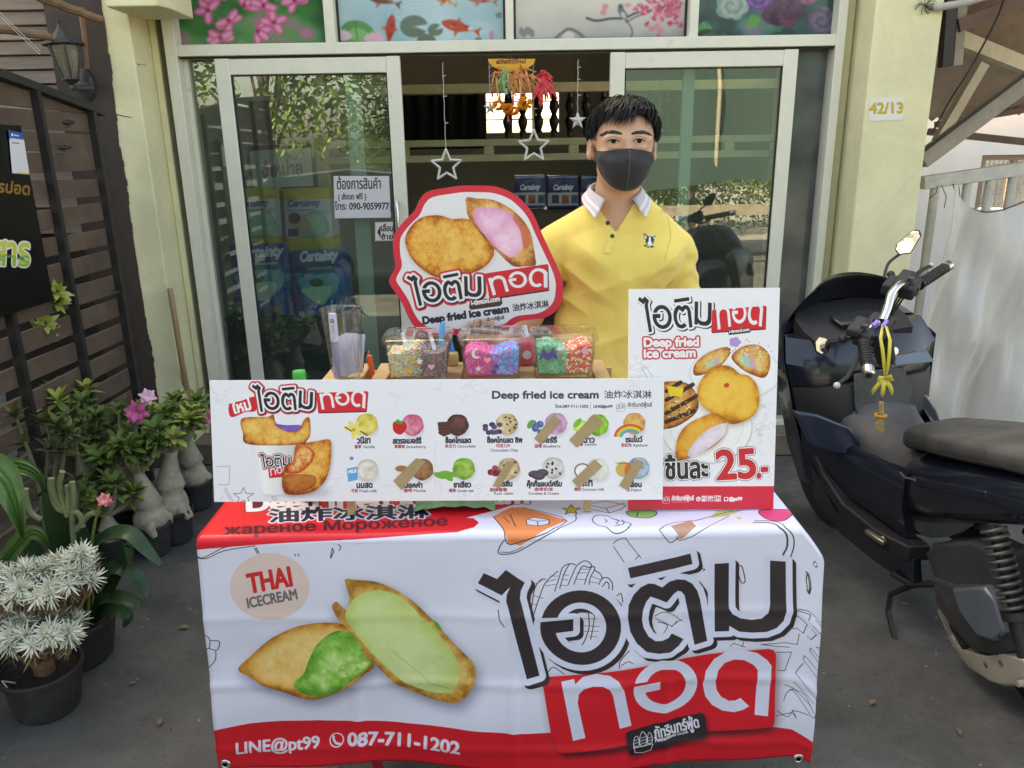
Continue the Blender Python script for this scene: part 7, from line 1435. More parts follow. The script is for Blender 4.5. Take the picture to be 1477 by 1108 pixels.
for k in range(1900):
    th = r5.uniform(-math.pi, math.pi); a = abs(th); L = lim(th)
    if a < 1.05:
        ph0 = r5.uniform(.02, .8); e = r5.choice((r5.uniform(.85, 1.1), r5.uniform(1.1, 1.36), r5.uniform(1.15, 1.40)))
        if .18 < th < .72: e = min(e, r5.uniform(.80, 1.06))      # forehead shows through here
        if -.62 < th < -.38 and r5.random() < .7: e = min(e, r5.uniform(.85, 1.08))
        sw = r5.uniform(.05, .45)
        lock(th+sw*.5, ph0, th-sw*.5, e, .003+r5.uniform(0, .012), .003+r5.uniform(0, .012), r5.uniform(.0008, .0021), r5.uniform(.004, .016))
    else:
        ph0 = r5.uniform(.02, L-.3); lock(th, ph0, th+r5.uniform(-.2, .2), min(L+.10, ph0+r5.uniform(.35, .8)), .001+r5.uniform(0, .012), .001+r5.uniform(0, .011), r5.uniform(.0009, .0022), r5.uniform(0, .009))
for k in range(160): th = r5.uniform(-3.1, 3.1); lock(th, r5.uniform(0, .5), th+r5.uniform(-.7, .7), r5.uniform(.5, 1.0), .006, r5.uniform(.010, .026), .0011, .006)
q.build('hair', M_hair, man, ang=80)
# ------------------------------------------------------------------ the scooter: local frame x forward, y left, z up, origin where the rear tyre touches the ground
M_navy = mat('dark_navy_paint', (.010, .013, .024), .22, coat=.35, spec=.5, var=.1, vscale=3)
M_matb = mat('matt_black_plastic', (.020, .020, .022), .55, bump=.08, bscale=300)
M_greyp = mat('dusty_dark_plastic', (.055, .056, .06), .5, var=.35, vscale=7, bump=.06, bscale=200)
M_tyre = mat('tyre_rubber', (.016, .016, .017), .8, bump=.3, bscale=80); M_chr = mat('chrome', (.62, .61, .59), .2, 1.0)
M_crank = mat('sand_aluminium', (.55, .51, .43), .42, .35, var=.12, vscale=10); M_dkal = mat('grey_blue_cover', (.16, .19, .23), .30, .2, var=.15, vscale=6)
M_seat = mat('dusty_seat_vinyl', (.055, .054, .053), .62, var=.3, vscale=9, bump=.2, bscale=240); stains(M_seat, 5, (.14, .135, .13), .48, .7, .6)
M_spring = mat('dull_spring', (.10, .10, .10), .45, .5)
SMAT = Matrix.Translation((1.522, 1.824, 0)) @ Matrix.Rotation(R_(96.7), 4, 'Z') @ Matrix.Rotation(R_(-6.6), 4, 'X') @ Matrix.Scale(.947, 4)
sco = thing('motor_scooter', 'dark navy scooter parked on its side stand before the right pillar', 'scooter', M=SMAT)
def SP(*p): return SMAT @ Vector(p)
def sb(q, name, m, par=None, **k):
    q.v = [tuple(SMAT @ Vector(v)) for v in q.v]; return q.build(name, m, par or sco, **k)
def wheel(x, r, w_, par):
    M = Matrix.Translation((x, 0, r)) @ Matrix.Rotation(R_(90), 4, 'X'); q = MB(); q.lathe([(r*.66, -w_*.42), (r*.80, -w_*.5), (r*.93, -w_*.42), (r, -w_*.15), (r, w_*.15), (r*.93, w_*.42), (r*.80, w_*.5), (r*.66, w_*.42)], 40, M); o = sb(q, 'wheel', M_tyre, par)
    q = MB(); q.lathe([(r*.655, -w_*.36), (r*.56, -w_*.3), (r*.56, w_*.3), (r*.655, w_*.36)], 36, M, close=True)
    for i in range(5): a = i*2*math.pi/5; q.bar(M @ Vector((.03*math.cos(a), .03*math.sin(a), 0)), M @ Vector((r*.57*math.cos(a), r*.57*math.sin(a), 0)), .03, .03)
    q.lathe([(.001, -w_*.4), (.045, -w_*.38), (.045, w_*.38), (.001, w_*.4)], 20, M); sb(q, 'rim', M_matb, o); return o
wheel(0, .27, .115, sco); wheel(1.30, .265, .10, sco)
def superring(x, hw, zlo, zhi, n=20, p=2.6, zc=None, yo=0):
    o = []
    for k in range(n):
        a = 2*math.pi*k/n; c_, s_2 = math.cos(a), math.sin(a); y = hw*math.copysign(abs(c_)**(2/p), c_); zz = (zlo+zhi)/2+(zhi-zlo)/2*math.copysign(abs(s_2)**(2/p), s_2); o.append(Vector((x, y+yo, zz)))
    return o
# tail and side body: a panel each side, seat on top
q = MB(); q.loft([superring(*a) for a in ((-.42, .05, .76, .84), (-.34, .105, .74, .85), (-.18, .145, .70, .845), (0, .165, .645, .825), (.2, .175, .555, .775), (.38, .172, .46, .715), (.54, .15, .385, .66), (.64, .115, .37, .60))]); sb(q, 'body_panel', M_navy, ang=60)
q = MB()   # raised swage and badge strip on the left flank
for a, b_ in (((-.30, .132, .785), (.10, .172, .715)), ((.10, .172, .715), (.42, .17, .62))): q.bar(a, b_, .012, .03)
sb(q, 'swage_line', M_navy, bevel=.004)
q = MB(); P = [(.56, .149, .594), (.53, .156, .600), (.50, .161, .597), (.46, .168, .612), (.40, .173, .626)]; q.tube(P, .0032, 6); sb(q, 'scuff_mark', mat('scuffed_silver', (.13, .13, .135), .5))
q = MB(); secs = []
for (x, hw, zl, zh) in ((-.46, .08, .87, .91), (-.42, .115, .85, .94), (-.30, .138, .84, .945), (-.18, .150, .835, .93), (-.06, .158, .815, .90), (.08, .160, .79, .868), (.22, .160, .752, .838), (.36, .152, .715, .806), (.48, .13, .685, .776), (.57, .118, .655, .752), (.612, .098, .645, .728), (.625, .06, .65, .71)): secs.append(superring(x, hw, zl, zh, 26, 3.6))
q.loft(secs); st_ = sb(q, 'seat', M_seat, ang=70)
q = MB(); q.tube([Vector((x, hw*.99, zl+.022)) for (x, hw, zl) in ((-.42, .115, .855), (-.30, .138, .843), (-.18, .150, .838), (-.06, .158, .818), (.08, .160, .793), (.22, .160, .755), (.36, .152, .718), (.48, .13, .688), (.555, .102, .665))], .003, 6); sb(q, 'seam_piping', M_matb, st_)
# centre tunnel, floor boards, inner leg shield
q = MB(); q.loft([superring(*a) for a in ((.50, .14, .34, .66), (.62, .145, .30, .645), (.76, .155, .30, .64), (.88, .17, .32, .70), (.98, .18, .36, .80))]); sb(q, 'centre_tunnel', M_greyp, ang=60)
for sg in (1, -1):
    q = MB(); q.loft([[Vector((x, sg*y0, z)), Vector((x, sg*y1, z+.01)), Vector((x, sg*y1, z-.05)), Vector((x, sg*y0, z-.06))] for x, y0, y1, z in ((.44, .10, .185, .36), (.60, .09, .205, .345), (.80, .09, .22, .36), (.92, .10, .235, .44), (1.0, .10, .245, .56))]); sb(q, 'footboard', M_matb, bevel=.006)
    q = MB(); q.loft([[Vector((x, sg*y, z)) for x, y, z in r_] for r_ in (((.42, .15, .33), (.42, .175, .33), (.42, .17, .22), (.42, .14, .22)), ((.62, .17, .31), (.62, .20, .31), (.62, .18, .20), (.62, .15, .20)), ((.84, .19, .32), (.84, .225, .32), (.84, .20, .21), (.84, .16, .21)), ((.98, .2, .46), (.98, .245, .46), (1.0, .23, .30), (1.0, .18, .28)))]); sb(q, 'side_skirt', M_navy, ang=50)
    # inner shield with glove box lid
    q = MB(); q.loft([[Vector((x, sg*y, z)) for x, y, z in r_] for r_ in (((.92, .0, .62), (.90, .12, .62), (.94, .205, .60), (1.01, .262, .60), (1.05, .262, .60), (1.05, 0, .62)), ((.92, .0, .74), (.90, .12, .74), (.95, .22, .73), (1.03, .285, .73), (1.07, .285, .73), (1.07, 0, .74)), ((.94, 0, .79), (.93, .12, .79), (.965, .22, .78), (1.04, .29, .78), (1.08, .29, .78), (1.08, 0, .79)))]); sb(q, 'inner_shield', M_matb, ang=40)
    q = MB(); q.loft([[Vector((x, sg*y, z)) for x, y, z in r_] for r_ in (((.97, 0, .795), (.96, .12, .795), (.985, .22, .785), (1.045, .296, .785), (1.10, .29, .785), (1.10, 0, .795)), ((.975, 0, .86), (.965, .12, .86), (.99, .23, .86), (1.045, .312, .88), (1.12, .30, .88), (1.12, 0, .86)), ((1.03, 0, .95), (1.03, .1, .95), (1.05, .20, .955), (1.10, .285, .97), (1.14, .27, .97), (1.14, 0, .95)))]); sb(q, 'cockpit_cowl', M_navy, ang=40)
    # outer fairing wing with blue flank and front lamp corner
    q = MB(); q.loft([[Vector((x, sg*y, z)) for x, y, z in r_] for r_ in (((1.0, .235, .36), (1.10, .24, .34), (1.24, .18, .36), (1.22, .12, .40)), ((1.02, .266, .52), (1.14, .27, .50), (1.32, .19, .52), (1.30, .12, .54)), ((1.04, .292, .70), (1.17, .285, .70), (1.38, .17, .70), (1.36, .10, .70)), ((1.05, .318, .90), (1.19, .295, .92), (1.37, .16, .90), (1.34, .10, .86)), ((1.14, .275, .975), (1.20, .26, 1.0), (1.30, .14, 1.01), (1.28, .10, .97)))]); fw_ = sb(q, 'front_fairing', M_navy, ang=40)
    q = MB(); q.prism([Vector((1.06, sg*.302, .80)), Vector((1.20, sg*.290, .80)), Vector((1.24, sg*.262, .90)), Vector((1.12, sg*.290, .90))], (0, sg*.004, 0)); sb(q, 'signal_lamp', mat('smoky_lens', (.16, .15, .14), .12, spec=.7), fw_, bevel=.003)
q = MB(); q.prism([(.902, -.10, .63), (.902, .10, .63), (.895, .118, .735), (.93, .10, .835), (.93, -.10, .835), (.895, -.118, .735)], (-.010, 0, 0)); sb(q, 'glove_box_lid', M_greyp, bevel=.006)
q = MB(); q.loft([superring(*a) for a in ((1.12, .18, .30, .62), (1.22, .20, .40, .95), (1.32, .17, .44, .97), (1.40, .10, .52, .90), (1.44, .04, .6, .8))]); sb(q, 'nose_cowl', M_navy, ang=60)
q = MB(); q.loft([superring(x, hw, zl, zh, 18, 2.2) for x, hw, zl, zh in ((1.02, .03, .26, .40), (1.12, .055, .38, .525), (1.26, .062, .47, .56), (1.40, .058, .42, .545), (1.52, .03, .32, .42))]); sb(q, 'front_mudguard', M_navy, ang=60)
# dash board and smoked screen
q = MB(); q.loft([[Vector((x, y, z)) for y in (-w_, -w_*.5, 0, w_*.5, w_)]+[Vector((x+.02, y, z-.07)) for y in (w_, 0, -w_)] for x, w_, z in ((1.02, .20, .955), (1.09, .215, .985), (1.17, .21, 1.02), (1.24, .17, 1.05))]); sb(q, 'dash_cover', M_matb, ang=40)
q = MB(); q.prism([(1.06, -.075, .985), (1.06, .075, .985), (1.13, .09, 1.012), (1.13, -.09, 1.012)], (-.006, 0, .012)); sb(q, 'instrument_panel', mat('instrument_glass', (.03, .035, .04), .08, spec=.8), bevel=.004)
q = MB(); n = 14; vs = []
for j in range(7):
    v = j/6
    for i in range(n+1): u_ = -1+2*i/n; w_ = .225*(1-.28*v**1.6); vs.append((1.28-.10*v-.07*u_*u_*1.0, u_*w_, 1.0+.175*v*(1-.22*u_*u_)))
q.add(vs, [(j*(n+1)+i, j*(n+1)+i+1, (j+1)*(n+1)+i+1, (j+1)*(n+1)+i) for j in range(6) for i in range(n)]); ws = sb(q, 'wind_screen', mat('smoked_screen', (.008, .009, .012), .12, spec=.6), ang=80); so_ = ws.modifiers.new('t', 'SOLIDIFY'); so_.thickness = .004
# handlebar, turned to the left lock; far grip and near grip placed in the bar's own line
BC = Vector((1.292, 2.435, 1.04)); NG, FG = Vector((atY(1252, 540, 2.21))), Vector((atY(1368, 384, 2.64))); ax = (FG-NG).normalized(); hb = thing('handlebar_pivot', None, None) if False else None
def wbld(q, name, m, par=sco, **k): return q.build(name, m, par, **k)
up_ = Vector((0, -.25, .97)); fwd = ax.cross(up_).normalized()*-1
if fwd.y < 0: fwd = -fwd
L_ = (FG-NG).length; at_ = lambda t, f_=0, u_=0: NG+ax*t+fwd*f_+up_*u_
NP = lambda *p: atY(*p)
def grip(a, b):
    q = MB(); d = (b-a); n_ = d.normalized(); q.tube([a, a+n_*.004, b-n_*.008, b], [.020, .0165, .0165, .019], 14)
    for k in range(8): q.lathe([(.0165, -.003), (.0185, -.002), (.0185, .002), (.0165, .003)], 14, Matrix.Translation(a.lerp(b, .15+.1*k)) @ n_.to_track_quat('Z', 'Y').to_matrix().to_4x4())
    q.build('grip', M_black, sco); q = MB(); q.tube([b+n_*.001, b+n_*.004, b+n_*.030, b+n_*.035], [.014, .019, .019, .015], 12); q.build('bar_end', M_chr, sco)
    q = MB(); q.lathe([(.001, .036), (.008, .036), (.008, .0375), (.001, .0375)], 10, Matrix.Translation(b) @ n_.to_track_quat('Z', 'Y').to_matrix().to_4x4()); q.build('end_bolt', M_matb, sco)
grip(NP(1245, 493, 2.31), NP(1251, 530, 2.215)); grip(NP(1325, 411, 2.53), NP(1362, 387, 2.64))
M = Matrix((ax, fwd, up_)).transposed()
for c0, s_1 in ((NP(1246, 484, 2.335), 1), (NP(1312, 416, 2.50), 1.15)):
    q = MB(); q.box(c0, (.060*s_1, .05, .046), M); q.box(c0+up_*.022+fwd*.024, (.08*s_1, .045, .030), M); q.box(c0-up_*.026+ax*.006, (.03*s_1, .04, .02), M); q.build('switch_housing', M_matb, sco, bevel=.009)
    q = MB(); q.box(c0-fwd*.027+up_*.008, (.014, .006, .012), M); q.box(c0-fwd*.027-up_*.012, (.022, .006, .008), M); q.build('switch', M_greyp, sco, bevel=.002)
    q = MB(); q.lathe([(.001, 0), (.011, 0), (.011, .006), (.001, .007)], 12, Matrix.Translation(c0+up_*.037-ax*.01) @ up_.to_track_quat('Z', 'Y').to_matrix().to_4x4()); q.build('reservoir_cap', M_greyp, sco)
q = MB(); q.box(NP(1287, 412, 2.52), (.07, .05, .04), M); q.build('brake_reservoir', M_matb, sco, bevel=.008)
q = MB(); q.tube([Vector(p) for p in sm([tuple(NP(*p)) for p in ((1305, 409, 2.50), (1296, 412, 2.47), (1286, 424, 2.43), (1280, 444, 2.40), (1272, 464, 2.36))], False, 5)], .0135, 14); q.build('bar_tube', M_chr, sco)
q = MB(); q.tube([NP(1266, 466, 2.36), NP(1256, 474, 2.34), NP(1248, 484, 2.33)], .0115, 12); q.build('bar_tube', M_chr, sco)
q = MB(); q.box(NP(1264, 474, 2.37), (.12, .07, .035), M); q.tube([NP(1272, 478, 2.40), NP(1278, 520, 2.46)], .030, 14); q.tube([NP(1262, 464, 2.365), NP(1290, 462, 2.40)], .012, 10); q.build('steering_stem', M_matb, sco, bevel=.005)
for sg, t0 in ((1, .14), (-1, L_-.14)):
    q = MB(); P = [at_(t0, .045, .005), at_(t0-.05*sg, .075, -.008), at_(t0-.12*sg, .072, -.02), at_(t0-.165*sg, .058, -.026)]
    if sg == 1: Q = [atY(1243, 505, 2.31), atY(1237, 520, 2.29), atY(1222, 544, 2.25), atY(1207, 556, 2.23)]; P = Q
    q.tube(P, [.010, .008, .007, .006], 10); l_ = wbld(q, 'brake_lever', M_matb); q = MB(); q.sphere(P[-1], .0105, 12, 8); wbld(q, 'lever_ball', mat('white_ball_end', (.62, .58, .5), .3), l_)
# mirrors
def mirror(pts, stalk, Y, face, base):
    q = MB(); V = [atY(x, y, Y) for x, y in pts]; c0 = sum(V, Vector())/len(V); n_ = face; V2 = [c0+(v-c0)*1.12 for v in V]; q.prism([v+n_*.004 for v in V2], n_*-.016); m_ = wbld(q, 'mirror', M_matb, bevel=.004)
    q = MB(); q.prism([v+n_*.0055 for v in V], n_*-.001); wbld(q, 'mirror_glass', mat('mirror_glass', (.86, .88, .86), .02, 1.0), m_, smooth=False)
    q = MB(); q.tube([Vector(p) for p in sm([tuple(atY(x, y, Y_)) for x, y, Y_ in stalk], False, 5)], .005, 8); q.sphere(atY(*base), .013, 10, 6); wbld(q, 'mirror_stalk', M_matb, m_)
mirror([(1295, 351), (1317, 333), (1325, 334), (1327, 341), (1313, 364), (1298, 366), (1293, 360)], [(1299, 366, 2.62), (1283, 378, 2.62), (1277, 392, 2.60), (1276, 402, 2.58)], 2.62, Vector((-.52, -.84, .13)).normalized(), (1285, 396, 2.56))
mirror([(1176, 494), (1181, 487), (1191, 489), (1197, 498), (1195, 506), (1184, 511), (1177, 506)], [(1196, 494, 2.36), (1215, 491, 2.36), (1235, 484, 2.35), (1247, 480, 2.34)], 2.36, Vector((-.15, -.90, .40)).normalized(), (1216, 489, 2.35))
M_blue = mat('blue_gloss_panel', (.022, .034, .062), .2, coat=.4, spec=.6)
for P, Y, dY, nm in (([(1146, 594), (1180, 599), (1228, 618), (1242, 640), (1243, 657), (1205, 655), (1170, 643)], 2.56, .03, 'wing_panel'), ([(1316, 562), (1338, 570), (1352, 592), (1358, 612), (1316, 612)], 2.72, .03, 'wing_panel')): q = MB(); q.prism([atY(x, y, Y) for x, y in P], (0, dY, 0)); q.build(nm, M_blue, sco, bevel=.008, seg=3)
for sg in (1, -1): q = MB(); q.loft([[Vector((x, sg*y, z1)), Vector((x, sg*(y+.025), z1-.02)), Vector((x, sg*(y+.035), (z0+z1)/2)), Vector((x, sg*(y+.015), z0)), Vector((x, sg*(y-.02), z0))] for x, y, z0, z1 in ((.50, .135, .36, .62), (.64, .145, .37, .60), (.80, .165, .38, .60), (.94, .195, .38, .64), (1.03, .235, .38, .70))]); sb(q, 'lower_fairing', M_navy, ang=50)
# cables and the bright key area
q = MB()
for k in range(4): q.tube([at_(.16, .03, .0), at_(.20+.01*k, .085-.012*k, -.01), at_(.26, .09, -.06-.02*k), at_(.32, .06, -.14)], .0035, 6)
for k in range(3): q.tube([at_(L_-.16, .03, 0), at_(L_-.21-.01*k, .08-.01*k, -.01), at_(L_-.26, .085, -.06-.02*k), at_(L_-.32, .06, -.14)], .0035, 6)
wbld(q, 'control_cable', M_black)
q = MB(); M = Matrix((ax, fwd, up_)).transposed(); q.box(NP(1262, 468, 2.335), (.030, .012, .016), M); q.box(NP(1276, 467, 2.34), (.034, .012, .012), M); wbld(q, 'clamp_badge', mat('violet_anodised', srgb(150, 120, 220), .3, .3), bevel=.003)
q = MB(); q.lathe([(.001, -.004), (.016, -.004), (.016, .006), (.001, .008)], 14, SMAT @ Matrix.Translation((.925, -.06, .90)) @ Matrix.Rotation(R_(-80), 4, 'Y')); wbld(q, 'ignition_key', M_chr)
q = MB(); q.prism([SP(.93, -.22, .835), SP(.93, -.06, .845), SP(.945, -.06, .875), SP(.97, -.215, .87)], SMAT.to_3x3() @ Vector((-.02, 0, 0))); wbld(q, 'shelf_lip', mat('grey_blue_plastic', (.12, .16, .2), .35), bevel=.004)
# engine: transmission cover, crankcase, air box, shock absorber, stands
COVER = [(.375, .291), (.255, .330), (.107, .422), (.063, .408), (-.004, .324), (-.004, .28), (.047, .200), (.163, .140), (.263, .160), (.352, .198)]
ins = lambda P, k: [(x+(sum(a for a, _ in P)/len(P)-x)*k, z+(sum(b for _, b in P)/len(P)-z)*k) for x, z in P]
q = MB(); q.loft([[Vector((x, y, z)) for x, z in ins(COVER, k)] for y, k in ((.05, 0), (.132, 0), (.150, .10), (.154, .2))]); en = sb(q, 'transmission_cover', M_greyp, ang=40, bevel=.005)
q = MB(); q.loft([[Vector((x, y, z)) for x, z in ins([(.245, .322), (.108, .414), (.06, .396), (.012, .318), (.050, .262), (.12, .232), (.20, .262)], k)] for y, k in ((.14, 0), (.160, 0), (.168, .08))]); sb(q, 'cover_panel', M_dkal, en, ang=40, bevel=.004)
for dx in (0, .022): q = MB(); q.bar((.085-dx, .166, .395-dx*.9), (.036-dx*.3, .166, .30-dx*.4), .003, .005); sb(q, 'cover_groove', M_black, en)
q = MB(); P = [(.335+.0, .152, .262), (.325, .153, .274), (.315, .153, .26), (.305, .153, .272), (.293, .153, .257), (.283, .153, .268), (.270, .153, .253), (.262, .153, .263)]; q.tube(P, .002, 5); sb(q, 'embossed_mark', mat('worn_grey', (.11, .11, .115), .5), en)
SILV = [(.358, .175), (.262, .112), (.207, .118), (.101, .170), (.047, .222), (-.036, .262), (-.08, .25), (-.09, .18), (-.043, .165), (.025, .113), (.08, .085), (.187, .062), (.272, .088)]
q = MB(); q.loft([[Vector((x, y, z)) for x, z in ins(SILV, k)] for y, k in ((.02, 0), (.118, 0), (.140, .06), (.146, .14))]); ck = sb(q, 'crankcase', M_crank, ang=35, bevel=.003)
for x, z in ((.275, .108), (.10, .14), (.04, .19)): q = MB(); q.lathe([(.001, 0), (.011, 0), (.011, .010), (.005, .013), (.001, .013)], 6, Matrix.Translation((x, .138, z)) @ Matrix.Rotation(R_(-90), 4, 'X')); sb(q, 'bolt', M_chr, ck, smooth=False)
q = MB(); q.loft([[Vector((x, y, z)) for x, z in ins([(.428, .338), (.394, .396), (.201, .512), (.086, .529), (.06, .43), (.092, .40), (.25, .315), (.37, .272)], k)] for y, k in ((.03, 0), (.125, 0), (.138, .1))]); sb(q, 'air_box', M_greyp, ang=35, bevel=.006)
q = MB(); q.lathe([(.001, 0), (.016, 0), (.016, .03), (.009, .032), (.009, .06), (.001, .06)], 10, Matrix.Translation((-.06, .115, .20)) @ Matrix.Rotation(R_(-90), 4, 'X')); q.bar((-.05, .13, .18), (-.22, .13, .16), .014, .014); sb(q, 'axle_fitting', M_crank)
T0, T1 = Vector((.075, .172, .635)), Vector((-.085, .176, .31)); da = (T1-T0); q = MB(); pts = []; turns = 10.5
qa = da.normalized(); ua = qa.orthogonal().normalized(); va = qa.cross(ua)
for k in range(int(turns*14)+1): a = 2*math.pi*k/14; t = .02+.62*k/(turns*14); pts.append(T0+da*t+(ua*math.cos(a)+va*math.sin(a))*.031)
q.tube(pts, .0058, 7); sh_ = sb(q, 'coil_spring', M_spring)
q = MB(); q.tube([T0, T0+da*.64, T0+da*.66, T0+da*.72, T0+da*.73, T0+da], [.014, .014, .036, .036, .024, .022], 16); sb(q, 'shock_damper', M_matb)
q = MB(); q.tube([(.40, .12, .24), (.46, .15, .20), (.53, .185, .13), (.52, .20, .07), (.42, .235, .02)], .011, 10); q.box((.41, .24, .012), (.05, .03, .008)); sb(q, 'side_stand', M_black, bevel=.002)
q = MB(); q.tube([(.36, .13, .26), (.44, .17, .22), (.52, .19, .22)], .010, 8); q.tube([(.36, .10, .20), (.28, .12, .14), (.20, .14, .13)], .012, 8); sb(q, 'centre_stand', M_black)
q = MB(); q.tube([(.56, .15, .34), (.56, .205, .34)], .012, 10); q.bar((.53, .21, .34), (.62, .225, .345), .02, .016); sb(q, 'foot_peg', mat('worn_steel', (.45, .42, .36), .35, .9), bevel=.003)
q = MB(); q.loft([superring(*a) for a in ((-.32, .05, .40, .42), (-.26, .065, .50, .54), (-.10, .07, .60, .63), (.10, .06, .56, .60))]); sb(q, 'rear_mudguard', M_matb, ang=60)
q = MB(); q.tube([(-.44, .10, .87), (-.52, .09, .90), (-.55, 0, .91), (-.52, -.09, .90), (-.44, -.10, .87)], .013, 10); sb(q, 'grab_rail', M_matb)
q = MB(); q.lathe([(.001, 0), (.05, .0), (.055, .2), (.05, .40), (.001, .42)], 18, Matrix.Translation((.18, -.17, .30)) @ Matrix.Rotation(R_(-98), 4, 'Y')); sb(q, 'muffler', M_matb)
# ribbon and dried garland hanging from the bar
gy = 2.20; gl_ = thing('flower_garland', 'yellow ribbon with a dried flower garland hanging from the scooter handlebar', 'garland', atY(1276, 470, gy)); M_rib = mat('yellow_satin_ribbon', (.70, .58, .05), .35, sheen=.3)
q = MB()
def strip(P, w_):
    P = [atY(x, y, gy-.01-d) for x, y, d in P]; vs = []
    for i, p in enumerate(P): d = (P[min(i+1, len(P)-1)]-P[max(i-1, 0)]).normalized(); n_ = d.cross(Vector((0, 1, 0))).normalized()*w_*(1 if i < len(P)-1 else .2); vs += [p-n_, p+n_]
    q.add(vs, [(2*i, 2*i+1, 2*i+3, 2*i+2) for i in range(len(P)-1)])
for P in (((1273, 470, -.06), (1270, 488, 0), (1273, 505, .006), (1275, 525, .004), (1276, 546, 0)), ((1278, 470, -.06), (1284, 490, 0), (1283, 508, .008), (1281, 528, .006), (1278, 546, 0))): strip(P, .0052)
for P in (((1276, 549, 0), (1267, 554, .012), (1260, 563, .006), (1258, 570, .0)), ((1277, 549, 0), (1283, 556, .012), (1286, 564, .004), (1287, 570, 0)), ((1276, 549, .004), (1274, 558, .012), (1273, 568, .01), (1272, 574, .0)), ((1276, 546, .004), (1268, 545, .014), (1266, 549, .01), (1275, 550, .012)), ((1277, 546, .004), (1285, 543, .014), (1287, 547, .01), (1278, 550, .012))): strip(P, .0065)
rb_ = q.build('ribbon', M_rib, gl_, ang=80); rbm = rb_.modifiers.new('t', 'SOLIDIFY'); rbm.thickness = .0008
q = MB(); q.tube([atY(1272, 572, gy-.012), atY(1271, 585, gy-.012)], .0012, 5); q.build('thread', M_dkwood, gl_)
M_dry = mat('dried_jasmine', (.42, .30, .12), .8, var=.3, vscale=60); q = MB()
for k in range(10): c0 = atY(1271, 580+k*1.9, gy-.012); q.lathe([(.0055, -.0022), (.0078, 0), (.0055, .0022)], 9, Matrix.Translation(c0))
for k in range(5): a = (k-2)*2.2; q.tube([atY(1270, 602, gy-.014), atY(1269+a, 612, gy-.016), atY(1269+a*1.1, 622+(2-abs(k-2))*2, gy-.014)], [.003, .0045, .003], 7)
q.build('jasmine_string', M_dry, gl_); q = MB()
for k in range(16): a = 2*math.pi*k/16; c0 = atY(1270, 599.5, gy-.012)+Vector((.015*math.cos(a), .013*math.sin(a), 0)); q.sphere(c0, .0055, 7, 5)
q.build('marigold_ring', mat('dull_orange', (.62, .28, .03), .7), gl_)
# ------------------------------------------------------------------ potted plants at the left
M_pot = mat('black_plastic_pot', (.035, .036, .038), .6, var=.45, vscale=9, bump=.1, bscale=80); stains(M_pot, 14, (.12, .12, .115), .55, .7, .5); M_soil = mat('potting_soil', (.028, .020, .014), .95, var=.4, vscale=40, bump=1.0, bscale=120)
def leafmat(n, c, c2, rough=.45): return mat(n, c, rough, col2=c2, vscale=22, spec=.4)
M_ad = leafmat('desert_rose_leaf', (.06, .115, .025), (.15, .24, .05)); M_ady = leafmat('desert_rose_young_leaf', (.24, .32, .06), (.38, .40, .09)); M_strap = leafmat('strap_leaf', (.020, .055, .022), (.035, .085, .030), .35); M_big = leafmat('hosta_leaf', (.05, .12, .03), (.09, .18, .05), .4); M_white = leafmat('silver_leaf', (.70, .73, .60), (.84, .85, .73), .7); M_caud = mat('grey_caudex', (.44, .41, .31), .75, var=.25, vscale=18, bump=.35, bscale=60); M_stem = mat('green_grey_stem', (.12, .14, .07), .7, var=.3, vscale=30); M_dryl = mat('dry_brown_leaf', (.22, .14, .08), .85, var=.3, vscale=40)
PR = random.Random(21)
def leaf(mb, p, d, up, L, W, droop=.3, n=4, fold=.12, tip=.5):
    """one blade: spine bending under its own weight, two halves folded along the midrib"""
    d = d.normalized(); s_ = d.cross(up); s_ = s_.normalized() if s_.length > 1e-4 else d.orthogonal().normalized(); u_ = s_.cross(d).normalized(); vs = []
    for i in range(n+1):
        t = i/n; c0 = p+d*L*t+u_*(-droop*L*t*t); w_ = W*.5*(math.sin(math.pi*min(1, t**tip*.93+.04)))+.0004; vs += [c0-s_*w_+u_*fold*w_*2, c0, c0+s_*w_+u_*fold*w_*2]
    mb.add(vs, [(3*i+k, 3*i+k+1, 3*i+k+4, 3*i+k+3) for i in range(n) for k in (0, 1)])
def rosette(mb, p, ax, n, L, W, spread=(.3, 1.3), droop=.25, nn=3, tip=.8):
    ax = ax.normalized(); o1 = ax.orthogonal().normalized(); o2 = ax.cross(o1)
    for i in range(n):
        a = i*2.4+PR.uniform(-.3, .3); e = spread[0]+(spread[1]-spread[0])*((i+.5)/n)+PR.uniform(-.1, .1); d = ax*math.cos(e)+(o1*math.cos(a)+o2*math.sin(a))*math.sin(e); leaf(mb, p-ax*.012*i/n, d, ax, L*PR.uniform(.7, 1.1), W*PR.uniform(.8, 1.1), droop, nn, .1, tip)
def pot(t, x, y, R, H, z0=0.004):
    M = Matrix.Translation((x, y, z0)); q = MB(); q.lathe([(R*.72, 0), (R*.76, .004), (R*.93, H*.86), (R*.98, H*.87), (R, H*.90), (R, H*.985), (R*.985, H), (R*.93, H), (R*.90, H*.9), (R*.88, H*.84)], 36, M); q.build('pot', M_pot, t, ang=30)
    q = MB(); vs = [(x, y, z0+H*.86)]
    for j in (1, 2, 3):
        for k in range(18): a = 2*math.pi*k/18; vs.append((x+R*.885*j/3*math.cos(a), y+R*.885*j/3*math.sin(a), z0+H*(.84+.03*PR.random()*(j < 3))))
    q.add(vs, [(0, 1+k, 1+(k+1) % 18) for k in range(18)]+[(1+j*18+k, 19+j*18+k, 19+j*18+(k+1) % 18, 1+j*18+(k+1) % 18) for j in (0, 1) for k in range(18)]); q.build('soil', M_soil, t)
    return z0+H*.85
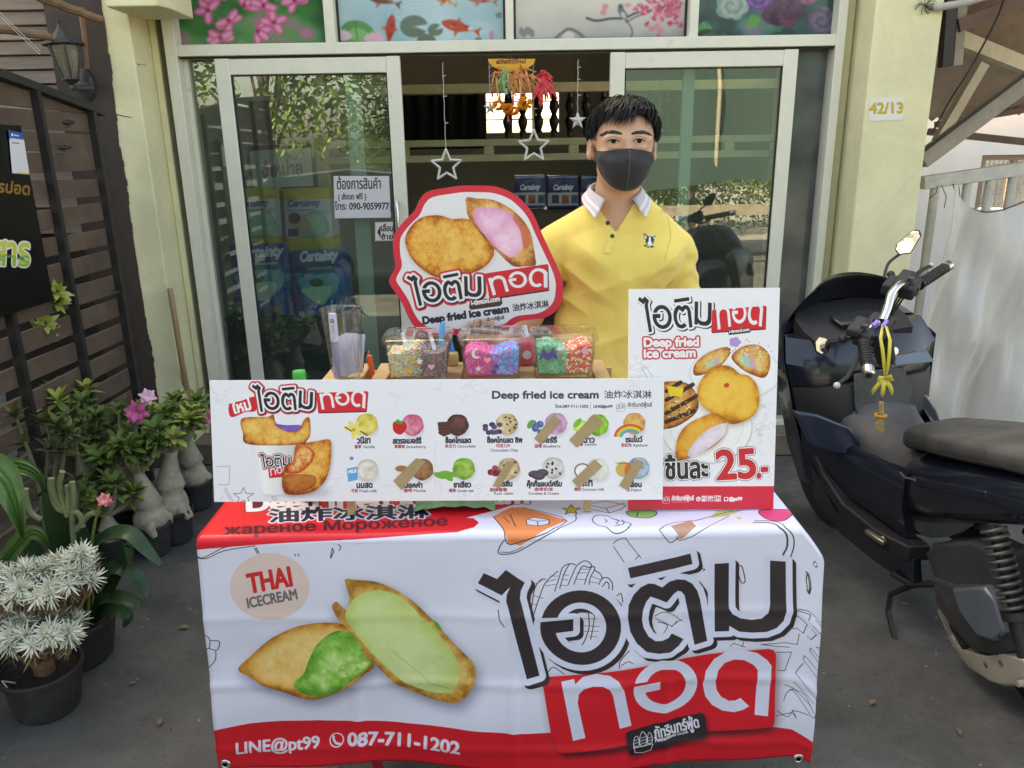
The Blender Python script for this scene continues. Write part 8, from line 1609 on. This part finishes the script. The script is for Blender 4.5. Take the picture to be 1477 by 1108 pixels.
def adenium(label, x, y, R, H, hc, rc, hl, spread, nros, seed, lean=(0, 0), flowers=0, young=.2, withpot=True):
    global PR; PR = random.Random(seed); t = thing('desert_rose', label, 'potted plant', (x, y, 0), 'desert roses in black pots'); zs_ = pot(t, x, y, R, H) if withpot else .0
    q = MB(); lx, ly = lean; P = []; rr_ = []
    for i in range(14):
        u = i/13; P.append((x+lx*u*u, y+ly*u*u, zs_-.01+hc*u)); rr_.append(rc*(.62+.38*math.sin(math.pi*min(1, u*2.0+.15)))*(1-.0*u) if u < .42 else rc*(.26+.74*(1-((u-.42)/.58)**.75)))
    q.tube(P, [max(r, rc*.24)*(1+.02*PR.uniform(-1, 1)) for r in rr_], 16)
    for k in range(4): a = PR.uniform(0, 6.28); q.tube([(x+rc*.4*math.cos(a), y+rc*.4*math.sin(a), zs_+hc*.22), (x+rc*.95*math.cos(a), y+rc*.95*math.sin(a), zs_+hc*.08), (x+rc*1.15*math.cos(a+.2), y+rc*1.15*math.sin(a+.2), zs_-.015)], [rc*.45, rc*.34, rc*.16], 9)
    top = Vector(P[-1]); tips = []
    for k in range(nros):
        a = k*2.4+PR.uniform(-.4, .4); rad = spread*math.sqrt(PR.uniform(.06, 1)); e = top+Vector((rad*math.cos(a), rad*math.sin(a), hl*PR.uniform(.25, 1))); mid = top.lerp(e, .5)+Vector((.2*rad*math.cos(a), .2*rad*math.sin(a), -.12*hl)); q.tube([top-Vector((0, 0, .02)), mid, e], [.012, .0085, .006], 7); tips.append((e, (e-mid).normalized()))
    q.build('caudex', M_caud, t, ang=60); g1, g2 = MB(), MB()
    for e, d in tips: 
        m_ = g2 if PR.random() < young else g1; rosette(m_, e, (d*.6+Vector((0, 0, .5))), PR.randint(11, 15), .066, .029, (.2, 1.5), .35, 4, 1.5)
        for k in range(1): rosette(g1, e-d*.03*(k+1), d, 4, .06, .026, (1.0, 1.6), .35, 4, 1.5)
    g1.build('foliage', M_ad, t, ang=80)
    if g2.v: g2.build('young_foliage', M_ady, t, ang=80)
    return t, tips
def flower(t, p, d, R, m1):
    q = MB(); d = d.normalized(); o1 = d.orthogonal().normalized(); o2 = d.cross(o1)
    for lay in (0, 1):
        for k in range(6): a = k*1.047+lay*.5; dd = (o1*math.cos(a)+o2*math.sin(a))*math.cos(.25+lay*.4)+d*math.sin(.25+lay*.4); leaf(q, p, dd, d, R*(1-.25*lay), R*.85, .25, 4, -.1, .45)
    q.build('flower', m1, t, ang=80)
M_pink = mat('magenta_petal', (.62, .035, .20), .5, col2=(.75, .22, .42), vscale=60); M_palep = mat('pale_pink_petal', (.75, .42, .55), .5); M_peach = mat('peach_petal', (.85, .36, .22), .5, col2=(.8, .15, .3), vscale=80)
gp = lambda px, py: tuple(atZ(px, py, 0.0))[:2]
t, tips = adenium('tall desert rose with fat forked base, rearmost by the wooden pole', *gp(284, 731), .090, .135, .27, .068, .16, .115, 10, 1, (.0, -.02), young=.35)
flower(t, atY(303, 604, 3.25), Vector((.3, -.9, .2)), .035, M_pink); 
t, tips = adenium('desert rose with bottle shaped trunk and two magenta blooms', *gp(256, 779), .082, .145, .30, .066, .16, .12, 10, 2, (.02, .02), young=.25)
flower(t, atY(197, 595, 2.78), Vector((.1, -.95, .15)), .048, M_pink); flower(t, atY(213, 572, 2.9), Vector((.5, -.6, .5)), .035, M_palep)
t, tips = adenium('desert rose with pear shaped trunk in front of the bottle shaped one', *gp(226, 797), .074, .135, .25, .068, .14, .12, 9, 3, (-.035, .02), young=.15)
t, tips = adenium('dense leafy desert rose hiding its trunk beside the gate', *gp(186, 770), .09, .14, .24, .05, .22, .15, 14, 4, (-.02, 0), young=.2)
t, tips = adenium('shaded desert rose with small pale trunk behind the strap leaves', *gp(166, 812), .07, .12, .13, .045, .13, .11, 9, 5, (0, 0), young=.1)
t, tips = adenium('dark desert rose with olive leaves close to the gate post', *gp(140, 772), .09, .14, .28, .04, .27, .14, 12, 6, (-.02, 0), young=.15)
# thin stemmed bush against the gate at the far left, and sprigs growing through its slats
def sprig(label, stems, Y, n, L, W, mt, nm='potted_shrub', withpot=None):
    t = thing(nm, label, 'plant', stems[0][0] if not withpot else (withpot[0], withpot[1], 0)); q = MB(); g = MB()
    if withpot: pot(t, *withpot)
    for P in stems:
        P = [Vector(p) for p in P]; q.tube(P, [.009-.005*i/(len(P)-1) for i in range(len(P))], 7)
        for i in range(1, len(P)): rosette(g, P[i].lerp(P[i-1], .3), (P[i]-P[i-1]), n if i == len(P)-1 else n//2, L, W, (.3, 1.4), .25)
    q.build('stem', M_stem, t); g.build('foliage', mt, t, ang=80); return t
PR = random.Random(8)
X8 = lambda px, py, Y: atY(px, py, Y)
sprig('thin stemmed shrub with small olive leaves in front of the gate', [[X8(72, 800, 2.3), X8(52, 680, 2.35), X8(30, 620, 2.4), X8(18, 590, 2.4)], [X8(74, 800, 2.3), X8(66, 690, 2.4), X8(72, 630, 2.4), X8(62, 600, 2.42)], [X8(76, 800, 2.3), X8(78, 690, 2.4), X8(85, 630, 2.4), X8(84, 606, 2.4)], [X8(76, 790, 2.3), X8(90, 670, 2.4), X8(95, 640, 2.4), X8(96, 618, 2.4)], [X8(108, 770, 2.45), X8(112, 660, 2.5), X8(106, 620, 2.5), X8(104, 592, 2.5)]], 2.4, 13, .058, .024, leafmat('olive_leaf', (.055, .085, .025), (.11, .14, .045)), withpot=(-1.62, 2.20, .13, .17))
sprig('small green sprig poking through the gate under the black sign board', [[X8(60, 440, 3.17), X8(76, 428, 3.1), X8(84, 418, 3.05)], [X8(66, 448, 3.15), X8(88, 432, 3.08)]], 3.1, 12, .06, .026, M_ady, 'green_sprig')
sprig('second green sprig poking through the gate slats below the other', [[X8(46, 480, 3.1), X8(58, 472, 3.05), X8(68, 464, 3.0)], [X8(50, 486, 3.1), X8(76, 478, 3.03)]], 3.05, 12, .06, .026, M_ady, 'green_sprig')
# bare jointed succulent stems
t = thing('pencil_succulent', 'leafless jointed succulent with pale green upright stems behind the silver plant', 'potted plant', (-1.60, 2.15, 0)); q = MB()
for P in ([(120, 760), (112, 740), (85, 735), (74, 710), (73, 690)], [(108, 800), (104, 750), (106, 720), (104, 695)], [(98, 745), (92, 730), (86, 700), (90, 680)], [(92, 735), (78, 715), (74, 690)], [(98, 735), (98, 715), (97, 700)], [(110, 765), (126, 745), (136, 740)], [(60, 750), (45, 740), (38, 720), (37, 705)]): q.tube([Vector(p) for p in sm([tuple(atY(x, y, 2.12)) for x, y in P], False, 4)], .0085, 8)
q.build('stem', mat('pale_green_stem', (.22, .26, .13), .6, var=.25, vscale=30), t); pot(t, -1.60, 2.17, .12, .16)
# strap leaved plant with flower stalk
t = thing('strap_leaf_plant', 'dark strap leaved plant with a thin flower stalk beside the silver plant', 'potted plant', (-1.43, 2.17, 0)); zz0 = pot(t, -1.43, 2.17, .135, .15); PR = random.Random(12); g = MB()
def strapleaf(P, W):
    P = [Vector(p) for p in sm([tuple(p) for p in P], False, 5)]; vs = []; n = len(P)
    for i, p in enumerate(P):
        d = (P[min(i+1, n-1)]-P[max(i-1, 0)]).normalized(); s_ = d.cross(Vector((.2, -.5, .85))); s_.normalize(); w_ = W*.5*math.sin(math.pi*min(.97, .22+.75*i/(n-1)))**.7; dz = s_.cross(d).normalized()*w_*.35; vs += [p-s_*w_+dz, p, p+s_*w_+dz]
    g.add(vs, [(3*i+k, 3*i+k+1, 3*i+k+4, 3*i+k+3) for i in range(n-1) for k in (0, 1)])
c0 = Vector((-1.43, 2.17, zz0))
for P, W in (([(128, 905), (130, 830), (150, 780), (185, 770), (212, 795), (232, 815)], .055), ([(130, 905), (140, 850), (165, 820), (190, 828), (208, 850), (212, 862)], .055), ([(126, 905), (140, 870), (165, 862), (195, 870), (200, 880)], .05), ([(126, 905), (136, 800), (150, 778), (176, 775)], .055), ([(118, 900), (100, 820), (80, 740), (68, 690)], .075), ([(120, 900), (128, 820), (110, 760), (100, 740)], .06), ([(130, 905), (165, 840), (180, 800), (185, 780), (188, 815)], .05), ([(118, 905), (80, 850), (50, 800), (30, 770)], .06), ([(126, 905), (160, 880), (185, 890), (178, 905)], .04)): strapleaf([atY(x, y, 2.17-.012*i) for i, (x, y) in enumerate(P)], W)
g.build('foliage', M_strap, t, ang=80); q = MB(); q.tube([Vector(p) for p in sm([tuple(atY(x, y, 2.13)) for x, y in ((127, 905), (129, 850), (132, 790), (138, 750), (147, 725))], False, 4)], .0045, 7); q.build('flower_stalk', mat('lime_stalk', (.18, .26, .05), .5), t); flower(t, atY(150, 721, 2.12), Vector((.2, -.8, .5)), .022, M_peach); flower(t, atY(156, 723, 2.13), Vector((.5, -.8, .2)), .016, M_pink)
q = MB(); q.tube([c0, c0+Vector((.0, 0, .10))], [.035, .022], 10); q.build('sheath', M_dryl, t)
# big ribbed leaves reaching in from the left edge
t = thing('broad_leaf_plant', 'plant with big ribbed drooping leaves at the left edge', 'potted plant', (-1.72, 2.0, 0)); pot(t, -1.76, 2.02, .13, .17); g = MB()
def broad(P, W, n=10, m=8):
    P = [Vector(p) for p in sm([tuple(p) for p in P], False, 4)]; N_ = len(P); vs = []
    for i, p in enumerate(P):
        d = (P[min(i+1, N_-1)]-P[max(i-1, 0)]).normalized(); s_ = d.cross(Vector((.35, -.75, .55))).normalized(); nr = s_.cross(d); t_ = i/(N_-1); w_ = W*.5*math.sin(math.pi*min(.985, .12+.86*t_**.8))
        for k in range(m+1): u_ = -1+2*k/m; vs.append(p+s_*w_*u_+nr*(w_*.28*u_*u_+.004*math.cos(u_*14)))
    g.add(vs, [(i*(m+1)+k, i*(m+1)+k+1, (i+1)*(m+1)+k+1, (i+1)*(m+1)+k) for i in range(N_-1) for k in range(m)])
broad([atY(-60, 780, 1.9), atY(-48, 705, 1.86), atY(-20, 678, 1.82), atY(6, 692, 1.80), atY(22, 730, 1.78), atY(33, 776, 1.78)], .095, m=10); broad([atY(-60, 740, 1.98), atY(-25, 682, 1.98), atY(20, 672, 1.96), atY(52, 684, 1.95), atY(66, 712, 1.95)], .05); broad([atY(-60, 720, 1.98), atY(-20, 676, 1.98), atY(25, 668, 1.98), atY(60, 690, 1.97)], .03)
broad([atY(-30, 860, 2.0), atY(30, 780, 2.0), atY(55, 770, 2.0), atY(70, 790, 2.0)], .05)
g.build('foliage', M_big, t, ang=80)
# silver white plant in the nearest pot: two mounds of narrow leaves on brown dead ones
gx = atZ(55, 1028, 0.0); sx_, sy_ = -1.392, 1.93; t = thing('silver_leaf_plant', 'silver white narrow leaved plant in the nearest grey pot at the lower left', 'potted plant', (sx_, sy_, 0)); PR = random.Random(33); zz0 = pot(t, sx_, sy_, .112, .14); g, g2, q = MB(), MB(), MB(); top = Vector((sx_+.01, sy_, zz0))
q.tube([top+Vector((0, 0, -.02)), top+Vector((.0, 0, .03)), top+Vector((-.03, 0, .06))], [.028, .03, .02], 10)
for (cx_, cy_, cz_, rx_, rz_, n_) in ((48, 842, 1.93, .135, .06, 46), (98, 832, 1.95, .10, .06, 26), (60, 905, 1.88, .13, .05, 36), (10, 880, 1.93, .09, .06, 18), (118, 805, 1.97, .05, .04, 8), (-15, 840, 1.95, .08, .06, 14)):
    rx_ *= .82; c1 = atY(cx_-4, cy_+8, cz_)
    for k in range(n_):
        a = PR.uniform(0, 6.28); r_ = math.sqrt(PR.random()); p = c1+Vector((rx_*r_*math.cos(a), rx_*.75*r_*math.sin(a), rz_*(1-r_*r_)+PR.uniform(-.01, .01))); d = Vector((r_*math.cos(a), r_*math.sin(a), .75))
        q.tube([top+Vector((0, 0, .05)), top.lerp(p, .6)+Vector((0, 0, -.02)), p], [.008, .005, .004], 5); rosette(g, p, d, 34, .042, .006, (.15, 1.75), .2, 2, .5)
        if r_ > .5: rosette(g2, p-Vector((0, 0, .03)), d, 8, .04, .006, (1.2, 2.3), .4, 2, .5)
g.build('foliage', M_white, t, smooth=False); g2.build('dead_leaves', M_dryl, t, smooth=False); q.build('stem', M_dryl, t)
q = MB(); q.tube([top+Vector((-.05, -.06, .008)), top+Vector((-.07, -.08, .03)), top+Vector((-.04, -.1, .012)), top+Vector((.02, -.095, .006))], .0025, 6); q.build('root', M_caud, t)
# dry leaves lying about on the concrete
for i, (px, py, L) in enumerate(((258, 905, .035), (230, 1046, .03), (1262, 1010, .03), (1300, 870, .026), (1385, 1060, .03), (196, 985, .022))):
    p = atZ(px, py, .008); g = MB(); a = i*1.9; leaf(g, p, Vector((math.cos(a), math.sin(a), .12)), Vector((0, 0, 1)), L, L*.5, .15, 4, .25, 1.0); o_ = g.build('dry_leaf', M_dryl); tag(o_, ['brown dry leaf on the concrete between the silver plant and the banner', 'brown dry leaf on the concrete at the lower left by the banner corner', 'dry leaf on the concrete right of the banner foot', 'dry leaf on the concrete under the scooter', 'dry leaf on the concrete below the scooter engine', 'small dry leaf near the silver plant pot'][i], 'leaf')
# ------------------------------------------------------------------ behind the camera: street, trees, hedge, shade net, parked car (all show in the glass)
q = MB(); q.add([(-40, -30, .004), (40, -30, .004), (40, -4.6, .004), (-40, -4.6, .004)], [(0, 1, 2, 3)]); tag(q.build('street', mat('pale_concrete_street', (.30, .29, .27), .85, var=.12, vscale=1.2, bump=.1), smooth=False), kind='structure')
M_tl = mat('tree_leaf', (.08, .16, .03), .5, col2=(.22, .32, .07), vscale=3); M_trunk = mat('tree_bark', (.12, .09, .065), .9, var=.3, vscale=10, bump=.5, bscale=30)
TR = random.Random(77)
def tree(label, x, y, h, R, n, zlo):
    t = thing('street_tree', label, 'tree', (x, y, 0), 'trees across the street'); q = MB(); q.tube([(x, y, 0), (x+.05, y, h*.3), (x-.05, y+.05, h*.62)], [.09, .07, .04], 10); cl = []
    for k in range(16):
        a = TR.uniform(0, 6.28); e = Vector((x+R*.75*math.cos(a)*TR.uniform(.3, 1), y+R*.75*math.sin(a)*TR.uniform(.3, 1), zlo+(h-zlo)*TR.uniform(.1, .95))); cl.append((e, R*TR.uniform(.25, .5))); s_ = Vector((x, y, h*TR.uniform(.25, .6))); q.tube([s_, s_.lerp(e, .5)+Vector((0, 0, .1)), e], [.03, .02, .01], 6)
    q.build('trunk', M_trunk, t); g = MB(); vs = []; fs = []
    for k in range(n):
        c0, r_ = cl[TR.randrange(len(cl))]; d = Vector((TR.gauss(0, 1), TR.gauss(0, 1), TR.gauss(0, .8))); d = d.normalized()*r_*TR.random()**.4; p = c0+d; u_ = Vector((TR.gauss(0, 1), TR.gauss(0, 1), TR.gauss(0, 1))).normalized(); v_ = u_.orthogonal().normalized(); L = TR.uniform(.09, .19); i = len(vs); vs += [p, p+u_*L*.5+v_*L*.22, p+u_*L, p+u_*L*.5-v_*L*.22]; fs.append((i, i+1, i+2, i+3))
    g.add(vs, fs); g.build('crown', M_tl, t, smooth=False)
tree('leafy tree across the street mirrored in the top of the left door', -3.6, -4.2, 5.4, 2.2, 12000, 1.5); tree('lower bushy tree across the street mirrored beside the paper notice', -1.6, -6.8, 3.6, 1.7, 4200, .8); tree('round tree across the street mirrored in the right door', 3.4, -7.0, 3.6, 1.8, 4600, .5); tree('thin tall tree behind the shade net', 6.4, -5.6, 5.2, 1.7, 3600, 1.4); tree('far tree down the street to the left', -8.5, -7.5, 6.0, 2.4, 4200, 1.6)
g = MB(); vs = []; fs = []
for k in range(9000): p = Vector((TR.uniform(-1, 7.5), -9.0+TR.gauss(0, .35), 1.25*TR.random()**.8)); u_ = Vector((TR.gauss(0, 1), TR.gauss(0, 1), TR.gauss(0, 1))).normalized(); v_ = u_.orthogonal().normalized(); L = TR.uniform(.06, .12); i = len(vs); vs += [p, p+u_*L*.5+v_*L*.25, p+u_*L, p+u_*L*.5-v_*L*.25]; fs.append((i, i+1, i+2, i+3))
g.add(vs, fs); hd = g.build('hedge', M_tl, None, smooth=False); tag(hd, 'clipped hedge along the far side of the street seen only as a reflection', 'hedge')
# shade net on poles, a gate beam below
nt_ = thing('shade_net', 'dark green shade net stretched on poles over the yard, mirrored in the right door', 'shade net', (2.6, -3.2, 0)); q = MB(); vs = []
for j in range(9):
    for i in range(31): x = .55+i*.16; v = j/8; vs.append((x, -3.2-.5*v+.05*math.sin(x*3+v*2), 1.12+.06*math.sin(x*2.4)+v*2.3))
q.add(vs, [(j*31+i, j*31+i+1, (j+1)*31+i+1, (j+1)*31+i) for j in range(8) for i in range(30)]); q.build('net', mat('green_shade_cloth', (.018, .045, .038), .8, bump=.2, bscale=200), nt_)
for x in (.6, 2.9, 5.2): q = MB(); q.tube([(x, -3.25, 0), (x, -3.25, 2.4), (x, -3.7, 3.45)], .03, 10); q.build('pole', M_grey, nt_)
yb = thing('yard_rail', 'low grey yard rail under the shade net, mirrored in the right door', 'railing', (3, -2.9, 0)); q = MB(); q.bx(.7, 6, -2.93, -2.87, .72, .86); q.build('rail', M_grey, yb)
for x in (.9, 2.6, 4.3, 5.9): q = MB(); q.tube([(x, -2.9, 0), (x, -2.9, .72)], .025, 8); q.build('post', M_grey, yb)
# the dark parked car
car = thing('parked_car', 'dark grey parked car mirrored low in the left sliding door', 'car', (-2.6, -1.75, 0)); M_cp = mat('dark_car_paint', (.02, .024, .03), .18, coat=.8, spec=.6)
CXc = -4.3; prof = [(0, .32), (.0, .62), (.12, .78), (.9, .90), (1.65, 1.38), (2.5, 1.46), (3.3, 1.38), (3.95, .98), (4.15, .80), (4.2, .45), (4.15, .28)]
q = MB(); q.loft([[Vector((CXc+x, -1.75+y*(1 if z < .95 else .86), z)) for x, z in prof] for y in (-.82, -.78, .78, .82)] if False else [[Vector((CXc+x, -1.75+s_*(.84 if z < .95 else .84-.26*(z-.95)), z)) for x, z in prof] for s_ in (-1, -.6, 0, .6, 1)]); cb2 = q.build('body', M_cp, car, ang=30, bevel=.03)
for s_ in (-1, 1):
    q = MB(); q.prism([Vector((CXc+x, -1.75+s_*(.845-.26*(z-.95)), z)) for x, z in ((1.12, .98), (1.72, 1.34), (2.5, 1.41), (3.22, 1.34), (3.72, 1.0))], (0, s_*.004, 0)); q.build('side_window', mat('tinted_car_glass', (.01, .012, .014), .05, spec=.8), car, smooth=False)
    for x in (.82, 3.32):
        M = Matrix.Translation((CXc+x, -1.75+s_*.74, .32)) @ Matrix.Rotation(R_(90), 4, 'X'); q = MB(); q.lathe([(.2, -.1), (.30, -.1), (.32, -.06), (.32, .06), (.30, .1), (.2, .1)], 32, M); wh = q.build('wheel', M_tyre, car); q = MB(); q.lathe([(.205, -.09), (.215, -.095), (.215, .095), (.205, .09)], 32, M, close=True)
        for k in range(9): a = k*.698; q.bar(M @ Vector((.03*math.cos(a), .03*math.sin(a), -.09*s_*-1*1)), M @ Vector((.205*math.cos(a), .205*math.sin(a), -.085*s_*-1)), .028, .012)
        q.lathe([(.001, -.1), (.05, -.095), (.05, .095), (.001, .1)], 16, M); q.build('rim', mat('car_alloy', (.35, .35, .36), .3, .8), wh)
q = MB(); q.bx(CXc+.4, CXc+3.9, -1.75+.845, -1.75+.86, .30, .36); q.build('sill_trim', M_black, car)
